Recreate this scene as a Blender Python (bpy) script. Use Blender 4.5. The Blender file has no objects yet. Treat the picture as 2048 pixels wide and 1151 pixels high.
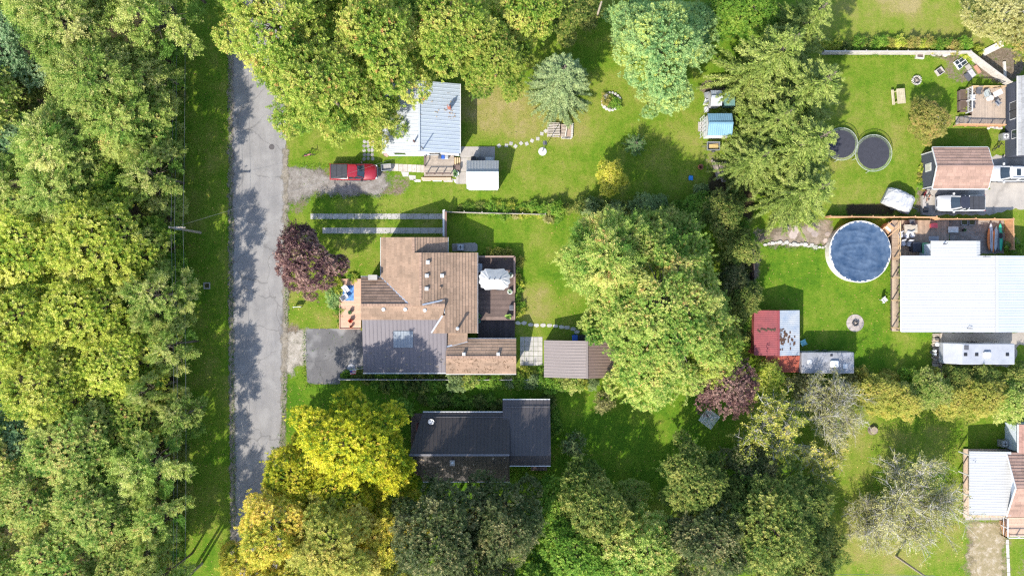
import bpy, math, random
import numpy as np
from mathutils import Vector, Matrix
random.seed(7)
R_ = math.radians
# ------------------------------------------------------------------ camera, sky, sun, exposure
H, S = 84.0, 16.5                       # camera height (m), photo pixels per metre on the ground
SUN_AZ, SUN_EL = 31.0, 40.0             # shadows fall 31 deg east of north, sun 40 deg up
scene = bpy.context.scene
col = scene.collection
cam_d = bpy.data.cameras.new('camera'); cam = bpy.data.objects.new('camera', cam_d); col.objects.link(cam)
cam.location = (0, 0, H); cam.rotation_euler = (0, 0, 0)
cam_d.sensor_width = 36.0; cam_d.lens = 36.0 * H / (2048 / S); cam_d.clip_end = 2000
scene.camera = cam
world = bpy.data.worlds.new('World'); scene.world = world; world.use_nodes = True
wn = world.node_tree; wn.nodes.clear()
sky = wn.nodes.new('ShaderNodeTexSky'); sky.sky_type = 'NISHITA'; sky.sun_disc = False
sky.sun_elevation = R_(SUN_EL); sky.sun_rotation = R_(180 + SUN_AZ)
bg = wn.nodes.new('ShaderNodeBackground'); bg.inputs['Strength'].default_value = 0.15
wo = wn.nodes.new('ShaderNodeOutputWorld')
wn.links.new(sky.outputs[0], bg.inputs[0]); wn.links.new(bg.outputs[0], wo.inputs[0])
sd = bpy.data.lights.new('sun', 'SUN'); sd.energy = 3.3; sd.angle = R_(0.53); sd.color = (1.0, 0.94, 0.84)
so = bpy.data.objects.new('sun', sd); col.objects.link(so)
ldir = Vector((math.sin(R_(SUN_AZ)) * math.cos(R_(SUN_EL)), math.cos(R_(SUN_AZ)) * math.cos(R_(SUN_EL)), -math.sin(R_(SUN_EL))))
so.rotation_euler = ldir.to_track_quat('-Z', 'Y').to_euler(); so.location = (-40, -60, 70)
vs = scene.view_settings
vs.view_transform = 'Standard'; vs.look = 'None'; vs.exposure = 1.45; vs.gamma = 1.0; vs.use_curve_mapping = False
cy = scene.cycles
cy.max_bounces = 6; cy.diffuse_bounces = 3; cy.glossy_bounces = 2; cy.transmission_bounces = 4; cy.transparent_max_bounces = 6
cy.filter_width = 1.3; cy.use_denoising = False; cy.caustics_reflective = False; cy.caustics_refractive = False

# ------------------------------------------------------------------ helpers
def W(px, py, z=0.0):
    f = (H - z) / H / S
    return Vector(((px - 1024) * f, (575.5 - py) * f, z))
class Plane:
    def __init__(s, a, b, c):
        s.p = Vector(a); s.n = (Vector(b) - s.p).cross(Vector(c) - s.p).normalized()
    def at(s, px, py):                   # where the sight line of a photo point meets the plane
        o = Vector((0, 0, H)); d = W(px, py, 0) - o
        return o + d * ((s.p - o).dot(s.n) / d.dot(s.n))
    def z(s, x, y):
        return s.p.z - (s.n.x * (x - s.p.x) + s.n.y * (y - s.p.y)) / s.n.z
MW = {}
def tag(o, label=None, cat=None, group=None, kind=None):
    if label: o['label'] = label
    if cat: o['category'] = cat
    if group: o['group'] = group
    if kind: o['kind'] = kind
    return o
def thing(name, label, cat, loc, rot=0.0, group=None):
    o = bpy.data.objects.new(name, None); col.objects.link(o); o.empty_display_size = .3
    o.location = loc; o.rotation_euler = (0, 0, rot)
    MW[o.name] = Matrix.Translation(Vector(loc)) @ Matrix.Rotation(rot, 4, 'Z')
    return tag(o, label, cat, group)
def link_mesh(name, me, mat, parent=None):
    o = bpy.data.objects.new(name, me); col.objects.link(o)
    if mat and not me.materials: me.materials.append(mat)
    elif mat and me.materials[0] != mat:
        o.material_slots[0].link = 'OBJECT'; o.material_slots[0].material = mat
    if parent: o.parent = parent
    return o
class MB:
    def __init__(s): s.v = []; s.f = []; s.t = []
    def add(s, vs, fs, t=0.5):
        n = len(s.v); s.v += [tuple(v) for v in vs]; s.f += [tuple(i + n for i in f) for f in fs]; s.t += [t] * len(fs); return s
    def box(s, x0, y0, z0, x1, y1, z1, t=.5):
        x0, x1 = sorted((x0, x1)); y0, y1 = sorted((y0, y1)); z0, z1 = sorted((z0, z1))
        return s.add([(x0,y0,z0),(x1,y0,z0),(x1,y1,z0),(x0,y1,z0),(x0,y0,z1),(x1,y0,z1),(x1,y1,z1),(x0,y1,z1)],
                     [(3,2,1,0),(4,5,6,7),(0,1,5,4),(1,2,6,5),(2,3,7,6),(3,0,4,7)], t)
    def obox(s, cx, cy, z0, lx, ly, h, a=0.0, t=.5):
        c, n = math.cos(a), math.sin(a); P = []
        for z in (z0, z0 + h):
            for x, y in ((-lx/2,-ly/2),(lx/2,-ly/2),(lx/2,ly/2),(-lx/2,ly/2)): P.append((cx + x*c - y*n, cy + x*n + y*c, z))
        return s.add(P, [(3,2,1,0),(4,5,6,7),(0,1,5,4),(1,2,6,5),(2,3,7,6),(3,0,4,7)], t)
    def bar(s, a, b, w, h, t=.5):         # a beam from a to b, w wide, h tall
        a, b = Vector(a), Vector(b); d = (b - a).normalized(); up = Vector((0,0,1)) if abs(d.z) < .95 else Vector((1,0,0))
        sd_ = d.cross(up).normalized() * w/2; u = sd_.cross(d).normalized() * h/2
        return s.add([a-sd_-u, a+sd_-u, a+sd_+u, a-sd_+u, b-sd_-u, b+sd_-u, b+sd_+u, b-sd_+u],
                     [(0,1,2,3),(7,6,5,4),(1,0,4,5),(2,1,5,6),(3,2,6,7),(0,3,7,4)], t)
    def prism(s, poly, z0, z1, t=.5):
        poly = [(p[0], p[1]) for p in poly]
        ar = sum(poly[i][0]*poly[(i+1)%len(poly)][1]-poly[(i+1)%len(poly)][0]*poly[i][1] for i in range(len(poly)))
        if ar < 0: poly = poly[::-1]
        n = len(poly)
        return s.add([(x,y,z0) for x,y in poly]+[(x,y,z1) for x,y in poly],
                     [tuple(range(n-1,-1,-1)), tuple(range(n,2*n))]+[(i,(i+1)%n,(i+1)%n+n,i+n) for i in range(n)], t)
    def tube(s, pts, r, n=6, r1=None, t=.5):
        pts = [Vector(p) for p in pts]; m = len(pts); r1 = r if r1 is None else r1; V = []
        for i, p in enumerate(pts):
            d = (pts[min(i+1,m-1)] - pts[max(i-1,0)]).normalized()
            a = d.cross(Vector((0,0,1)) if abs(d.z) < .9 else Vector((1,0,0))).normalized(); b = d.cross(a)
            rr = r + (r1 - r) * i / max(1, m-1)
            V += [p + (a*math.cos(2*math.pi*k/n) + b*math.sin(2*math.pi*k/n))*rr for k in range(n)]
        F = [(i*n+k, i*n+(k+1)%n, (i+1)*n+(k+1)%n, (i+1)*n+k) for i in range(m-1) for k in range(n)]
        F += [tuple(range(n-1,-1,-1)), tuple(range((m-1)*n, m*n))]
        return s.add(V, F, t)
    def lathe(s, x, y, prof, n=16, t=.5, sx=1, sy=1, cap=True):
        V = [(x + r*sx*math.cos(2*math.pi*k/n), y + r*sy*math.sin(2*math.pi*k/n), z) for r, z in prof for k in range(n)]
        m = len(prof)
        F = [(i*n+k, i*n+(k+1)%n, (i+1)*n+(k+1)%n, (i+1)*n+k) for i in range(m-1) for k in range(n)]
        if cap: F += [tuple(range(n-1,-1,-1)), tuple(range((m-1)*n, m*n))]
        return s.add(V, F, t)
    def cyl(s, x, y, z0, z1, r, n=16, r1=None, t=.5): return s.lathe(x, y, [(r, z0), (r if r1 is None else r1, z1)], n, t)
    def loft(s, rings, t=.5):
        n = len(rings[0]); V = [p for r in rings for p in r]; m = len(rings)
        F = [(i*n+k, i*n+(k+1)%n, (i+1)*n+(k+1)%n, (i+1)*n+k) for i in range(m-1) for k in range(n)]
        F += [tuple(range(n-1,-1,-1)), tuple(range((m-1)*n, m*n))]
        return s.add(V, F, t)
    def build(s, name, mat, parent=None, kind=None, local=False, smooth=False, label=None):
        V = [Vector(v) for v in s.v]; off = Vector((0,0,0))
        if parent is not None:
            if not local:
                inv = MW[parent.name].inverted(); V = [inv @ v for v in V]
        else:
            xs = [v.x for v in V]; ys = [v.y for v in V]; zs = [v.z for v in V]
            off = Vector(((min(xs)+max(xs))/2, (min(ys)+max(ys))/2, min(zs))); V = [v - off for v in V]
        me = bpy.data.meshes.new(name); me.from_pydata([tuple(v) for v in V], [], s.f)
        a = me.attributes.new('tint', 'FLOAT', 'FACE'); a.data.foreach_set('value', np.array(s.t, dtype=np.float32))
        if smooth: me.polygons.foreach_set('use_smooth', np.ones(len(s.f), dtype=bool))
        me.update()
        o = link_mesh(name, me, mat, parent); o.location = off
        MW[o.name] = MW[parent.name] if parent else Matrix.Translation(off)
        if kind: o['kind'] = kind
        if label: o['label'] = label
        return o
def copy_tree(o, loc, rot=None, scale=None, parent=None):
    c = o.copy(); col.objects.link(c); c.parent = parent
    if parent is None:
        c.location = loc
        if rot is not None: c.rotation_euler = (0, 0, rot)
        if scale is not None: c.scale = scale
    for ch in list(o.children): copy_tree(ch, None, parent=c)
    return c

# ------------------------------------------------------------------ materials
def nodes(name):
    m = bpy.data.materials.new(name); m.use_nodes = True; nt = m.node_tree; nt.nodes.clear()
    out = nt.nodes.new('ShaderNodeOutputMaterial')
    N = lambda ty, **kw: _mk(nt, ty, kw)
    return m, nt, out, N
def _mk(nt, ty, kw):
    n = nt.nodes.new('ShaderNode' + ty)
    for k, v in kw.items():
        if k.startswith('i_'): n.inputs[k[2:].replace('_', ' ')].default_value = v
        else: setattr(n, k, v)
    return n
def rgba(c): return (c[0], c[1], c[2], 1.0)
def mix(nt, a, b, fac, bt='MIX'):
    n = nt.nodes.new('ShaderNodeMix'); n.data_type = 'RGBA'; n.blend_type = bt
    for sock, v in ((n.inputs[0], fac), (n.inputs[6], a), (n.inputs[7], b)):
        if hasattr(v, 'links') or isinstance(v, bpy.types.NodeSocket): nt.links.new(v, sock)
        else: sock.default_value = v if sock == n.inputs[0] else rgba(v)
    return n.outputs[2]
def ramp(nt, fac, stops, interp='LINEAR'):
    r = nt.nodes.new('ShaderNodeValToRGB'); r.color_ramp.interpolation = interp
    e = r.color_ramp.elements
    while len(e) < len(stops): e.new(0.5)
    for el, (p, c) in zip(e, stops): el.position = p; el.color = rgba(c) if len(c) == 3 else c
    nt.links.new(fac, r.inputs[0]); return r.outputs[0]
def noise(nt, vec, scale, detail=3.0, rough=.6):
    n = nt.nodes.new('ShaderNodeTexNoise'); n.inputs['Scale'].default_value = scale
    n.inputs['Detail'].default_value = detail; n.inputs['Roughness'].default_value = rough
    nt.links.new(vec, n.inputs['Vector']); return n.outputs['Fac']
def bump(nt, h, strength, dist=.05):
    b = nt.nodes.new('ShaderNodeBump'); b.inputs['Strength'].default_value = strength; b.inputs['Distance'].default_value = dist
    nt.links.new(h, b.inputs['Height']); return b.outputs[0]
MT = {}
def mt(name, c, rough=.75, c2=None, var=.25, scale=2.5, fine=14.0, tint=0.0, metal=0.0, bmp=.25, spec=.4):
    """a worn surface: broad stains, fine grain, optional variation from piece to piece"""
    if name in MT: return MT[name]
    m, nt, out, N = nodes(name); L = nt.links.new
    geo = N('NewGeometry'); pos = geo.outputs['Position']
    if c2 is None: c2 = tuple(x * (1 - var) for x in c)
    a = noise(nt, pos, scale, 4); f = noise(nt, pos, fine, 2)
    fac = ramp(nt, a, [(.32, (0,0,0)), (.68, (1,1,1))])
    base = mix(nt, c, c2, fac)
    base = mix(nt, base, mix(nt, (.55,.55,.55), (1.4,1.4,1.4), f), .5 * min(1, var * 2.2), 'MULTIPLY')
    if tint:
        at = N('Attribute', attribute_name='tint'); mr = N('MapRange'); L(at.outputs['Fac'], mr.inputs[0])
        mr.inputs['To Min'].default_value = 1 - tint; mr.inputs['To Max'].default_value = 1 + tint
        cb = N('CombineColor'); [L(mr.outputs[0], cb.inputs[i]) for i in range(3)]
        base = mix(nt, base, cb.outputs[0], 1.0, 'MULTIPLY')
    b = N('BsdfPrincipled', i_Roughness=rough, i_Metallic=metal)
    b.inputs['Specular IOR Level'].default_value = spec
    L(base, b.inputs['Base Color'])
    if bmp: L(bump(nt, f, bmp, .03), b.inputs['Normal'])
    L(b.outputs[0], out.inputs[0]); MT[name] = m
    return m
def leafmat(name, stops, trans=.42, rough=.6, spread=.14, val=.62):
    if name in MT: return MT[name]
    m, nt, out, N = nodes(name); L = nt.links.new
    at = N('Attribute', attribute_name='tint'); oi = N('ObjectInfo')
    base = ramp(nt, at.outputs['Fac'], stops)
    hs = N('HueSaturation'); mr = N('MapRange'); L(oi.outputs['Random'], mr.inputs[0])
    mr.inputs['To Min'].default_value = val*(1 - spread); mr.inputs['To Max'].default_value = val*(1 + spread)
    L(mr.outputs[0], hs.inputs['Value']); L(base, hs.inputs['Color'])
    d = N('BsdfPrincipled', i_Roughness=rough); d.inputs['Specular IOR Level'].default_value = .12
    L(hs.outputs[0], d.inputs['Base Color'])
    dm = mix(nt, hs.outputs[0], (trans*1.7,)*3, 1.0, 'MULTIPLY'); t = N('BsdfTranslucent'); L(dm, t.inputs[0])
    mx = N('AddShader'); L(d.outputs[0], mx.inputs[0]); L(t.outputs[0], mx.inputs[1]); L(mx.outputs[0], out.inputs[0])
    MT[name] = m; return m
def glassmat(name='window_glass', c=(.02,.03,.04)):
    if name in MT: return MT[name]
    return mt(name, c, .06, var=.1, bmp=0, spec=.9)

white = mt('white_paint', (.56,.56,.55), .5, var=.12)
trim = mt('white_trim', (.50,.50,.49), .5, var=.12)
shingle = mt('brown_shingle', (.285,.19,.13), .92, c2=(.21,.145,.10), scale=.5, tint=.22, bmp=.6)
shingle2 = mt('reddish_shingle', (.30,.19,.145), .92, c2=(.25,.16,.12), scale=.6, tint=.25, bmp=.6)
shingle3 = mt('old_grey_shingle', (.27,.27,.27), .92, tint=.2, bmp=.6)
felt = mt('roofing_felt', (.10,.075,.06), .95)
metal_w = mt('white_sheet_metal', (.365,.385,.405), .42, var=.06, scale=.7, bmp=.03, tint=.03)
metal_ww = mt('bright_sheet_metal', (.36,.362,.362), .45, c2=(.345,.345,.34), var=.05, scale=.7, bmp=.03, tint=.02)
metal_g = mt('taupe_sheet_metal', (.125,.108,.115), .5, var=.1, scale=.5, bmp=.03, tint=.05)
metal_c = mt('clay_sheet_metal', (.20,.168,.155), .5, var=.08, scale=.5, bmp=.03, tint=.03)
metal_d = mt('charcoal_sheet_metal', (.044,.036,.033), .6, var=.16, scale=.5, bmp=.03, tint=.06)
metal_d2 = mt('slate_sheet_metal', (.066,.058,.058), .55, var=.12, scale=.5, bmp=.03, tint=.06)
metal_b = mt('blue_sheet_metal', (.17,.32,.42), .5, var=.2, scale=.6, bmp=.03)
metal_red = mt('faded_red_sheet', (.22,.045,.048), .6, c2=(.16,.035,.04), scale=1.2, bmp=.1, tint=.08)
metal_gal = mt('galvanised_sheet', (.24,.28,.33), .45, c2=(.38,.38,.37), scale=.8, bmp=.1)
rust = mt('rust', (.045,.028,.02), .95, c2=(.09,.04,.02), scale=5)
concrete = mt('concrete', (.34,.31,.275), .9, c2=(.26,.24,.22), scale=1.2, bmp=.3, tint=.1)
concrete_w = mt('pale_concrete', (.38,.36,.33), .9, c2=(.31,.295,.27), scale=1.2, tint=.08)
stone_w = mt('white_stone', (.46,.44,.39), .9, c2=(.33,.31,.28), scale=4, tint=.12)
stone_g = mt('grey_stone', (.33,.31,.29), .9, c2=(.2,.19,.18), scale=4, tint=.25)
wood_n = mt('new_wood', (.52,.36,.2), .8, c2=(.42,.29,.17), scale=2, tint=.14)
wood_p = mt('pink_stained_wood', (.55,.34,.235), .75, c2=(.49,.30,.21), scale=1.5, tint=.06)
wood_g = mt('weathered_wood', (.36,.3,.24), .9, c2=(.25,.21,.17), scale=2, tint=.2)
wood_d = mt('dark_stained_wood', (.135,.095,.08), .8, c2=(.10,.07,.06), scale=1.5, tint=.18)
wood_o = mt('orange_cedar', (.5,.28,.14), .8, c2=(.4,.22,.12), scale=2, tint=.15)
bark = mt('bark', (.16,.13,.10), .95, c2=(.09,.07,.055), scale=3)
bark_p = mt('pale_bark', (.50,.47,.42), .95, c2=(.36,.34,.30), scale=3)
blue_wall = mt('slate_blue_siding', (.055,.062,.085), .7, var=.12)
pale_wall = mt('pale_siding', (.55,.6,.66), .7, var=.1)
beige_wall = mt('beige_siding', (.45,.4,.33), .75, var=.12)
dark_wall = mt('dark_siding', (.08,.05,.04), .8)
black = mt('black_plastic', (.02,.02,.022), .5, var=.2)
tyre = mt('tyre_rubber', (.02,.02,.02), .9)
greym = mt('grey_metal', (.35,.36,.38), .4, metal=.4, var=.2)
dgrey = mt('dark_grey_metal', (.09,.09,.10), .5, var=.2)
glass = glassmat()
# ------------------------------------------------------------------ roofs
def clip(poly, a, b, c):                # keep a*x+b*y<=c
    o = []
    for i in range(len(poly)):
        p, q = poly[i], poly[(i+1) % len(poly)]
        dp, dq = a*p[0]+b*p[1]-c, a*q[0]+b*q[1]-c
        if dp <= 0: o.append(p)
        if (dp < 0 < dq) or (dq < 0 < dp):
            k = dp / (dp - dq); o.append((p[0]+(q[0]-p[0])*k, p[1]+(q[1]-p[1])*k))
    return o
def slope(parent, pts, kind, mat, thick=.12, pitch=None, row=.37, under=None, eave=True, lift=0.0, name='roof_slope'):
    """one plane of a roof: a solid deck and its own cladding of real shingle rows or ribbed sheets"""
    pts = [Vector(p) for p in pts]
    n = Vector((0,0,0))
    for i in range(1, len(pts)-1): n += (pts[i]-pts[0]).cross(pts[i+1]-pts[0])
    if n.z < 0: pts = pts[::-1]; n = -n
    n.normalize()
    u = Vector((0,0,1)).cross(n)
    u = Vector((1,0,0)) if u.length < 1e-4 else u.normalized()
    v = n.cross(u); o = pts[0] + n * lift
    P2 = [((p-pts[0]).dot(u), (p-pts[0]).dot(v)) for p in pts]
    k = len(pts); b = MB()
    b.add([o + u*x + v*y for x, y in P2] + [o + u*x + v*y - n*thick for x, y in P2],
          [tuple(range(k)), tuple(range(2*k-1, k-1, -1))] + [(i, i+k, (i+1)%k+k, (i+1)%k) for i in range(k)])
    base = b.build(name, under or felt, parent)
    edges = []
    for i in range(k):
        p, q = P2[i], P2[(i+1)%k]; ex, ey = q[0]-p[0], q[1]-p[1]
        a_, b_ = ey, -ex; edges.append((a_, b_, a_*p[0]+b_*p[1]))
    def cl(poly):
        for e in edges:
            if len(poly) < 3: return []
            poly = clip(poly, *e)
        return poly if len(poly) >= 3 else []
    us = [p[0] for p in P2]; vv = [p[1] for p in P2]; M = MB(); rnd = random.Random(int(abs(us[0]*97+vv[1]*31+o.x*13+o.y*7)))
    def put(poly, hf, t):
        q = cl(poly)
        if q: M.add([o + u*x + v*y + n*hf(x, y) for x, y in q], [tuple(range(len(q)))], t)
    if kind == 'shingle':
        y = min(vv); r = 0
        while y < max(vv):
            x = min(us) - rnd.random()*.4; rt = rnd.uniform(-.12, .12)
            while x < max(us):
                w = rnd.uniform(.5, .9); y0 = y - rnd.uniform(0, .015); y1 = y + row
                put([(x+.006, y0), (x+w-.006, y0), (x+w-.006, y1), (x+.006, y1)], lambda a, c, y0=y0: .058 - (c-y0)/row*.05, min(1, max(0, .5+rt*2+rnd.uniform(-.26,.26))))
                x += w
            y += row
        return M.build('shingles', mat, base, kind='stuff')
    p = pitch or .3; x = min(us); hr = .016 if p < .35 else .026
    while x < max(us):
        t = rnd.uniform(.2,.8); a, c2, d, e = x, x+p-.11, x+p-.08, x+p-.03; y0, y1 = min(vv)-.01, max(vv)+.01
        flat = lambda X, Y: .012
        put([(a,y0),(c2,y0),(c2,y1),(a,y1)], flat, t)
        put([(c2,y0),(d,y0),(d,y1),(c2,y1)], lambda X, Y: .012+(X-c2)/.03*hr, t)
        put([(d,y0),(e,y0),(e,y1),(d,y1)], lambda X, Y: .012+hr, t)
        put([(e,y0),(x+p,y0),(x+p,y1),(e,y1)], lambda X, Y: .012+(x+p-X)/.03*hr, t)
        x += p
    return M.build('ribbed_sheet', mat, base, kind='stuff')
def gutter(parent, a, b, mat=None, w=.11, name='gutter'):
    return MB().bar(a, b, w, .1).build(name, mat or trim, parent)
def walls(parent, x0, y0, x1, y1, z1, mat, name='wall', z0=0):
    return MB().box(x0, y0, z0, x1, y1, z1).build(name, mat, parent)
def gable(name, label, cat, px, ze, zr, axis, ridge, kind, mat, wall, over=.3, mat2=None, gut=True, pitch=None, group=None, cap=None, ends=None):
    """a gabled building from its eave rectangle in photo pixels"""
    A, B = W(px[0], px[1], ze), W(px[2], px[3], ze)
    x0, y1, x1, y0 = A.x, A.y, B.x, B.y
    t = thing(name, label, cat, ((x0+x1)/2, (y0+y1)/2, 0), group=group)
    if axis == 'x':
        yr = W(0, ridge, zr).y
        s1 = [(x0,y1,ze),(x1,y1,ze),(x1,yr,zr),(x0,yr,zr)]; s2 = [(x0,y0,ze),(x1,y0,ze),(x1,yr,zr),(x0,yr,zr)]
        if ends: s1[3] = s2[3] = (x0-ends, yr, zr)
        prof = [(y0+over, 0), (y1-over, 0), (y1-over, ze-.1), (yr, zr-.2), (y0+over, ze-.1)]
        V = [(x, y, z) for x in (x0+over, x1-over) for y, z in prof]
    else:
        xr = W(ridge, 0, zr).x
        s1 = [(x0,y0,ze),(x0,y1,ze),(xr,y1,zr),(xr,y0,zr)]; s2 = [(x1,y0,ze),(x1,y1,ze),(xr,y1,zr),(xr,y0,zr)]
        prof = [(x0+over, 0), (x1-over, 0), (x1-over, ze-.1), (xr, zr-.2), (x0+over, ze-.1)]
        V = [(x, y, z) for y in (y0+over, y1-over) for x, z in prof]
    w = MB(); w.add(V, [(0,1,2,3,4),(9,8,7,6,5)] + [(i,(i+1)%5+0,(i+1)%5+5,i+5) for i in range(5)])
    w.build('wall', wall, t)
    slope(t, s1, kind, mat, pitch=pitch); slope(t, s2, kind, mat2 or mat, pitch=pitch)
    if gut:
        for s in (s1, s2):
            d = Vector((s[0][0]-s[3][0], s[0][1]-s[3][1], 0)); d = d.normalized()*.06 if axis == 'x' else Vector((d.x,0,0)).normalized()*.06
            if ends: d.x = 0; d = d.normalized()*.06
            gutter(t, Vector(s[0])+d-Vector((0,0,.05)), Vector(s[1])+d-Vector((0,0,.05)))
    MB().bar(Vector(s1[3])+Vector((0,0,.06)), Vector(s1[2])+Vector((0,0,.06)), .22, .05).build('ridge_cap', cap or mat, t)
    return t, (x0, y0, x1, y1)
def pipe(parent, p, h, r=.07, mat=None, name='vent_pipe'):
    return MB().cyl(p[0], p[1], p[2]-.15, p[2]+h, r, 10).build(name, mat or greym, parent)
def vent(parent, p, s=.38, h=.22, mat=None, name='roof_vent'):
    m = MB(); m.box(p[0]-s*.35, p[1]-s*.35, p[2]-.1, p[0]+s*.35, p[1]+s*.35, p[2]+h*.6); m.loft([[(p[0]-s/2*k, p[1]-s/2*k, p[2]+z),(p[0]+s/2*k, p[1]-s/2*k, p[2]+z),(p[0]+s/2*k, p[1]+s/2*k, p[2]+z),(p[0]-s/2*k, p[1]+s/2*k, p[2]+z)] for k, z in ((1,h*.6),(1,h*.85),(.6,h))])
    return m.build(name, mat or trim, parent)
# ------------------------------------------------------------------ ground
def ground_material():
    m, nt, out, N = nodes('lawn'); L = nt.links.new
    geo = N('NewGeometry'); pos = geo.outputs['Position']
    big = noise(nt, pos, .09, 4); mid = noise(nt, pos, .42, 6, .7); fine = noise(nt, pos, 3.2, 6, .8); grain = noise(nt, pos, 11, 3, .8)
    wv = N('TexWave', i_Scale=.32, i_Distortion=9.0, i_Detail=3.0); wv.inputs['Detail Scale'].default_value = .6; L(pos, wv.inputs['Vector'])
    at = lambda nme: N('Attribute', attribute_name=nme).outputs['Fac']
    def math_(op, a, b=None):
        n = N('Math', operation=op)
        for i, v in enumerate((a, b)):
            if v is None: continue
            if isinstance(v, (int, float)): n.inputs[i].default_value = v
            else: L(v, n.inputs[i])
        return n.outputs[0]
    add = lambda a, b: math_('ADD', a, b); mul = lambda a, b: math_('MULTIPLY', a, b)
    dry = add(at('dry'), add(mul(add(mid, -.5), 1.3), add(mul(add(fine, -.5), .8), add(mul(add(big, -.5), .9), mul(add(wv.outputs['Fac'], -.5), .05)))))
    grass = ramp(nt, dry, [(0., (.062,.145,.008)), (.15, (.095,.180,.011)), (.32, (.132,.200,.018)), (.5, (.182,.218,.034)), (.75, (.235,.222,.062)), (1., (.30,.25,.11))])
    grass = mix(nt, grass, mix(nt, (.42,.42,.42), (1.62,1.58,1.5), grain), .75, 'MULTIPLY')
    dirtf = add(at('dirt'), mul(add(mid, -.5), 1.1)); dirtf = add(dirtf, mul(add(fine, -.5), .9))
    dm = ramp(nt, dirtf, [(.42, (0,0,0)), (.62, (1,1,1))])
    soil = ramp(nt, fine, [(.3, (.085,.06,.04)), (.5, (.17,.13,.09)), (.7, (.27,.225,.175))])
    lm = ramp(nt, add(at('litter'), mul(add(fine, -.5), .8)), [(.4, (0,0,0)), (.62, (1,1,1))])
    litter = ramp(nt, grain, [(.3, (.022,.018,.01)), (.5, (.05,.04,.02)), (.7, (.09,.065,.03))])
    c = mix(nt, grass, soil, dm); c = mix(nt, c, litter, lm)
    b = N('BsdfPrincipled', i_Roughness=.95); b.inputs['Specular IOR Level'].default_value = .12
    L(c, b.inputs['Base Color']); L(bump(nt, add(grain, mul(fine, .7)), .85, .14), b.inputs['Normal']); L(b.outputs[0], out.inputs[0])
    return m
def make_ground():
    xs = np.concatenate([[-900,-500,-250,-140,-100], np.arange(-78, 78.01, .5), [100,140,250,500,900]])
    ys = np.concatenate([[-900,-500,-250,-140,-80], np.arange(-46, 46.01, .5), [80,140,250,500,900]])
    X, Y = np.meshgrid(xs, ys); PX = X*S+1024; PY = 575.5-Y*S
    rng = np.random.default_rng(3)
    dry = np.full(X.shape, .3); dirt = np.zeros(X.shape); lit = np.zeros(X.shape)
    def ell(a, px, py, rx, ry, v, soft=.5):
        d = np.sqrt(((PX-px)/rx)**2+((PY-py)/ry)**2); k = np.clip((1-d)/soft, 0, 1); k = k*k*(3-2*k); a[...] = a*(1-k)+v*k
    def rect(a, x0, y0, x1, y1, v, soft=20):
        d = np.minimum.reduce([PX-x0, x1-PX, PY-y0, y1-PY]); k = np.clip(d/soft+.5, 0, 1); a[...] = a*(1-k)+v*k
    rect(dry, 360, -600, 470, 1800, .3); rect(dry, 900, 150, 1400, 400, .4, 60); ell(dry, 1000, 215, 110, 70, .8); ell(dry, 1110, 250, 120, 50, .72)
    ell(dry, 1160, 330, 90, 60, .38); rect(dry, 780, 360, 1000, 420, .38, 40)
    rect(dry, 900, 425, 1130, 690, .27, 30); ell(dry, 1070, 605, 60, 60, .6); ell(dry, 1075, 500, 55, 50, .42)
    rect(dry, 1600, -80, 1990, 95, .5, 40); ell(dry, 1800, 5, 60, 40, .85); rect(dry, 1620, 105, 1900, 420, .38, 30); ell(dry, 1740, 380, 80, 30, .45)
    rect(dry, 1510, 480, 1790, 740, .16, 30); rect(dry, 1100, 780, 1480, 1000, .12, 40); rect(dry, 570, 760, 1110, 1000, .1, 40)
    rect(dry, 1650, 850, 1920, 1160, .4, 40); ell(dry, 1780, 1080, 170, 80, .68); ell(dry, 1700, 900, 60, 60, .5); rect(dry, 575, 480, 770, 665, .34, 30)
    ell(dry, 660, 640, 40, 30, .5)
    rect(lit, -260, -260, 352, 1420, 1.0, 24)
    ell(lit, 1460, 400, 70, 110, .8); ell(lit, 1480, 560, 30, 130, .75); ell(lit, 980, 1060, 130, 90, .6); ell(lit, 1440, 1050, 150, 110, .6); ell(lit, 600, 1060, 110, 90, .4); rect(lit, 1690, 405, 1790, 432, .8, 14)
    rect(dirt, 560, 328, 785, 392, .58, 26); ell(dirt, 790, 370, 50, 30, .6); ell(dirt, 590, 690, 34, 60, .75); ell(dirt, 590, 400, 40, 40, .55)
    rect(dirt, 1500, 450, 1665, 490, .6, 24); rect(dirt, 1490, 490, 1520, 560, .75, 16); ell(dirt, 2000, 130, 70, 50, .75); ell(dirt, 1900, 105, 60, 22, .7); ell(dirt, 1920, 140, 50, 40, .55)
    rect(dirt, 1928, 1040, 2014, 1180, .62, 30); rect(dirt, 1830, 370, 1870, 430, .7, 14); rect(dirt, 1862, 664, 1905, 760, .7, 14); ell(dirt, 1425, 175, 40, 20, .8); rect(dirt, 1400, 230, 1490, 350, .45, 20)
    ell(dirt, 875, 320, 30, 12, .6); ell(dirt, 965, 378, 50, 8, .6); rect(dirt, 2030, 1080, 2200, 1180, .45, 20); rect(dirt, 456, -400, 466, 1400, .55, 5); rect(dirt, 567, -400, 578, 1400, .5, 6)
    Z = np.zeros(X.shape); ny, nx = X.shape
    V = np.stack([X, Y, Z], -1).reshape(-1, 3)
    idx = np.arange(nx*ny).reshape(ny, nx)
    F = np.stack([idx[:-1,:-1], idx[:-1,1:], idx[1:,1:], idx[1:,:-1]], -1).reshape(-1, 4)
    me = bpy.data.meshes.new('ground'); me.from_pydata(V.tolist(), [], F.tolist())
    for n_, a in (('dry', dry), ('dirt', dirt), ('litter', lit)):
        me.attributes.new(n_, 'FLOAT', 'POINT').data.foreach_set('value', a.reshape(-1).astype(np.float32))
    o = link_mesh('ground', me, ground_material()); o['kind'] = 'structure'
make_ground()
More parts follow.
